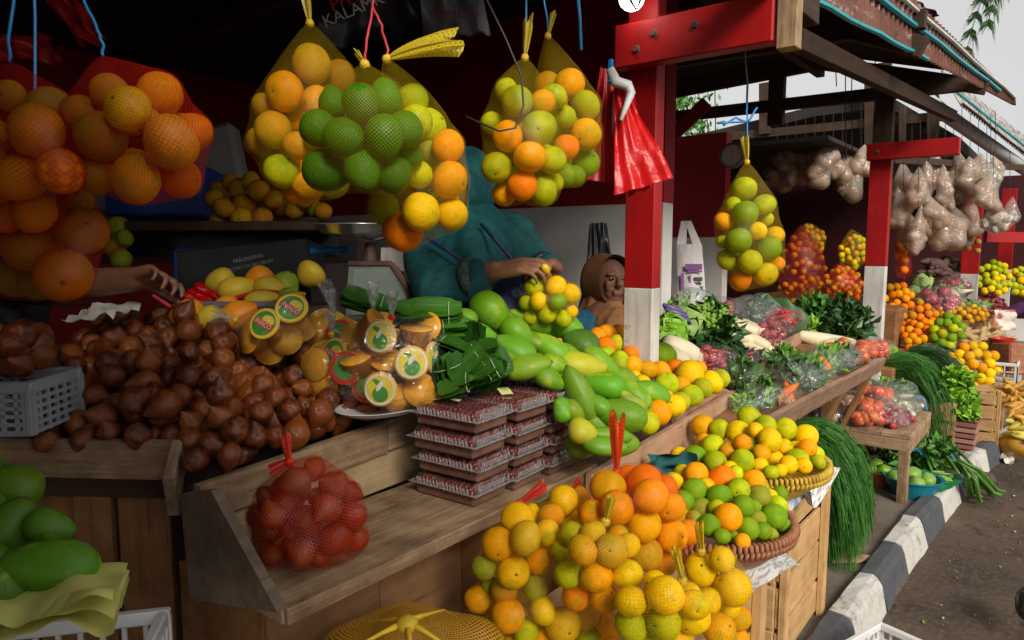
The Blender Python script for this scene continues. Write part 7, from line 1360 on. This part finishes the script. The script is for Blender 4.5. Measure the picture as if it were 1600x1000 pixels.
scatter('345,298,16,b 375,296,17,b 405,298,16,b 350,325,16,t 382,322,18,b 412,320,17,b 335,310,14,b 342,345,14,b 378,342,16,t 410,340,15,b 428,312,14,b 362,285,14,b 392,282,14,b', lambda x, y: 2.3, 'the dark shelf bag')
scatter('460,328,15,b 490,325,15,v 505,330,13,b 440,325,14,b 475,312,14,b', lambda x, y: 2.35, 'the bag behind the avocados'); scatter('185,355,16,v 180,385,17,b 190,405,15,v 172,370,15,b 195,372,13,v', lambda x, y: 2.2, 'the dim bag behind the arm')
PAP = [(296, 490, 20, 24, 80, 0), (345, 440, 20, 18, 10, 1), (372, 452, 28, 17, 10, 0), (405, 440, 22, 20, 30, 2), (425, 452, 26, 16, -15, 1), (447, 442, 16, 18, 60, 2), (376, 492, 26, 20, 20, 0), (410, 470, 26, 14, 10, 1), (325, 498, 22, 16, 20, 2), (352, 480, 20, 15, 10, 2), (455, 465, 14, 16, 40, 0), (485, 430, 18, 20, 50, 1)]
plab = ['orange papaya-like fruit standing beside the red bag', 'dull yellow mango at the back left of the dim heap', 'yellow mango lying over the red strap', 'dark yellow mango before the black carton', 'golden mango at the heap top', 'green-tinged mango upright at the heap end', 'bright yellow mango next to the jelly bag', 'yellow mango under the grey strip', 'yellow mango low beside the orange one', 'dim mango behind the grey strip', 'greenish mango touching the clear bag', 'dim round mango by the scale']
long_fruit(PAP, lambda x, y: 1.95-.004*(y-440), MG, 'yellow_mango', 'mango', lambda i, a: plab[i], 'yellow mangoes in the dark behind the counter', lambda rr, i: [(.78, .26, .012, .3), (.55, .40, .03, .2), (.62, .42, .03, .3)][i % 3] if i not in (5, 10) else (.22, .30, .03, .5))
rbg = thing('red_bag', 'crumpled red plastic bag behind the orange papaya-like fruit', 'plastic bag', P(315, 460, 1.95)); drape([P(285, 460, 1.95), P(318, 435, 1.95), P(352, 462, 1.93), P(300, 485, 1.9)], .04, 21, thick=.05).obj('bag_body', redp, rbg, smooth=True); b = B(); b.tube([P(370, 465, 1.86), P(410, 455, 1.86), P(440, 458, 1.86), P(455, 470, 1.86)], .006, 6); b.obj('strap', redp, rbg)
b = B(); b.box(P(398, 476, 1.78), (.26, .05, .016), MB(RT, FW, UP, (0, 0, 0)), ch=.003); tag(b.obj('grey_strip', m['grey']), 'grey plastic strip lying over the yellow mangoes', 'strip'); b = B(); b.box(P(300, 425, 2.2), (.10, .06, .14), MB(RT, FW, UP, (0, 0, 0)), ch=.01); tag(b.obj('blue_packet', bl_), 'blue plastic packet beside the reaching hand', 'packet'); b = B(); b.box(P(505, 392, 2.1), (.16, .02, .02), MB((RT+UP*.05).normalized(), FW, UP, (0, 0, 0)), ch=.004); tag(b.obj('blue_tape', m['blue']), 'blue strip on the carton left of the scale', 'strip')
sheet('paper_sheet', 'pale sheet of paper behind the scale stem', 'paper', P(625, 405, 2.4), RT*.13, UP*.08, m['white'], .004, 6, 6, 9); sheet('white_paper', 'white wrapper lying at the back of the snake fruit heap', 'wrapper', P(160, 486, 1.66), RT*.12, FW*.12+UP*.04, m['white'], .02, 8, 8, 10)
sheet('black_tray', 'black tray edge behind the basket at far left', 'tray', P(60, 475, 1.8), RT*.3, FW*.2, m['black'], .004, 4, 4, 11); b = B(); b.tube([P(240, 462, 1.62), P(265, 478, 1.6)], .004, 6); tag(b.obj('pink_straw', m['pink']), 'pink straw held under the reaching hand', 'straw')
# ------------------------------------------------------------------ mangoes on yellow paper over a basket at the near left
LB = [(22, 760, 40, 29, -35, 0), (14, 825, 46, 34, 60, 1), (78, 822, 34, 22, -25, 2), (80, 886, 66, 38, -10, 0), (8, 920, 40, 34, -30, 1), (-35, 800, 40, 34, 20, 2), (-40, 880, 44, 36, 10, 0), (-25, 740, 34, 28, 0, 1)]
ll = ['topmost green mango of the near left basket', 'large green mango in the middle at the left edge', 'small pointed green mango behind the big one', 'biggest dark green mango resting on the yellow paper', 'green mango at the bottom left corner on paper', 'green mango cut by the left edge, upper', 'green mango cut by the left edge, lower', 'green mango at the top left edge']
long_fruit(LB, dplane((22, 757, 1.10), (80, 886, .92), (8, 920, .90)), MG, 'mango', 'mango', lambda i, a: ll[i], 'green mangoes in the near left basket', lambda rr, i: (.085*rr.uniform(.8, 1.2), .215*rr.uniform(.85, 1.1), .010, .35), keep=.75, rs=.96)
pc = P(40, 935, .93); t = thing('yellow_paper', 'folded pale yellow paper lining under the near mangoes', 'paper', pc)
for k in range(3):
    b = B(); e = [P(-120, 985+9*k, .78), P(176, 944+7*k, .80), P(202, 880+4*k, .97), P(-120, 860, 1.1)]
    b.grid(lambda u, v: e[0].lerp(e[1], u).lerp(e[3].lerp(e[2], u), v)+Vector((0, 0, -.006*k+.010*noise.noise(Vector((u*6, v*5, k*3)))+.012*math.sin(u*9+k)*(1-v))), 30, 14); b.obj('paper_sheet', m['paper_y'], t, smooth=True)
plastic_crate('white slotted basket under the yellow paper, near left', P(30, 1000, .93)+Vector((0, 0, -.275)), .30, .24, .24, m['basket_w'], 10, 5, rot=-.67)
t = thing('stacked_crate', 'plastic crate stack under the near left basket', 'crate', (.25, .9, 0)); cc = P(30, 1000, .93); b = B(); b.box((cc.x, cc.y, (cc.z-.28)/2), (.27, .21, cc.z-.282), Matrix.Rotation(-.67, 4, 'Z'), ch=.01); b.obj('crate_body', m['grey'], t)
# ------------------------------------------------------------------ gold net sack at the bottom, teal cloth by the tray
c = P(640, 1026, 1.0); t = thing('net_sack', 'large gold net sack gathered at the top, below the shelf', 'net sack', (c.x, c.y, .1)); rr = random.Random(4); pts = []
for z in (-.02, -.10, -.18, -.26):
    for k in range(11 if z < 0 else 1):
        a = k*2.39996; q_ = .105*math.sqrt((k+.5)/11); pts.append(c+RT*q_*math.cos(a)*1.0+FH*q_*math.sin(a)*.8+Vector((0, 0, z+rr.uniform(-.012, .012))))
rad = [.048]*len(pts)
tp = c+UZ*.060-FH*.02; netting(pts, [r*1.1 for r in rad], tp, m['net_g'], t, nu=72, nv=44, tight=.15, cell=.0042)
b = B()
for p, r in zip(pts, rad): b.ell(p, (r, r, r*.95), n=12, m=8)
b.obj('contents', pm('brown_sack_fruit', (.28, .11, .03), (.18, .07, .02), 9, .6), t, smooth=True)
for k in range(5):
    a = k*1.25+.5*math.sin(k*3)+.2; d_ = Vector((math.cos(a)*.12, math.sin(a)*.10, -.030)); b = B(); b.tube([tp+Vector((0, 0, .004)), tp+d_*.3+Vector((0, 0, .004)), tp+d_*.75, tp+d_*1.1-Vector((0, 0, .02))], [.006, .0035, .002, .001], 6); b.obj('gather_cord', m['yelstr'], t, smooth=True)
b = B(); b.ell(tp, (.016, .016, .012), n=14, m=8); b.obj('knot', m['yelstr'], t, smooth=True)
sheet('teal_cloth', 'crumpled teal cloth tucked under the tray board', 'cloth', P(1050, 730, 1.85), RT*.13, UP*.07, pm('dark_teal_cloth', (.01, .10, .10), (.006, .06, .06), 9, .8), .04, 10, 8, 30)
for x0, x1 in ((.98, 1.6),):
    b = B(); b.box((1.3, .68, .655), (.60, .24, .03), ch=.006); tag(b.obj('cardboard_sheet', m['wood_ply']), 'flattened cardboard under the front net bags', 'cardboard')
b = B(); b.box(((B1.x), B1.y, (.635+B1.z-.075)/2), (.36, .26, max(.01, B1.z-.075-.640)), ch=.004); tag(b.obj('carton', m['news']), 'flat carton between tall crate and yellow-rimmed basket', 'carton')
b = B(); b.box((B2.x, B2.y, .648), (.26, .22, .02), ch=.004); tag(b.obj('carton', m['news']), 'flat carton under the brown rattan basket', 'carton')
b = B(); c = P(1604, 940, 2.5); b.ell(c, (1, 1, 1), n=16, m=10, fn=lambda u: Vector((u.x*.10, u.y*.035, u.z*.04*(1+.4*(u.x < 0))))); tag(b.obj('shoe', m['black'], None, smooth=True), 'rounded dark shoe cut off by the right picture edge', 'shoe')

# ------------------------------------------------------------------ unseen tarpaulin added to darken the near left end of the stall
t = thing('shade_tarpaulin', 'unseen dark tarpaulin added to shade the near end of the stall', 'tarpaulin', (-.75, .3, .1)); b = B()
b.grid(lambda u, v: Vector((-.75+.03*math.sin(u*16)*v, -1.1+2.5*u, 2.1-.95*v)), 40, 10); b.obj('sheet', pm('shade_tarpaulin_brown', (.05, .035, .03), (.035, .025, .02), 5, .7), t, smooth=True)
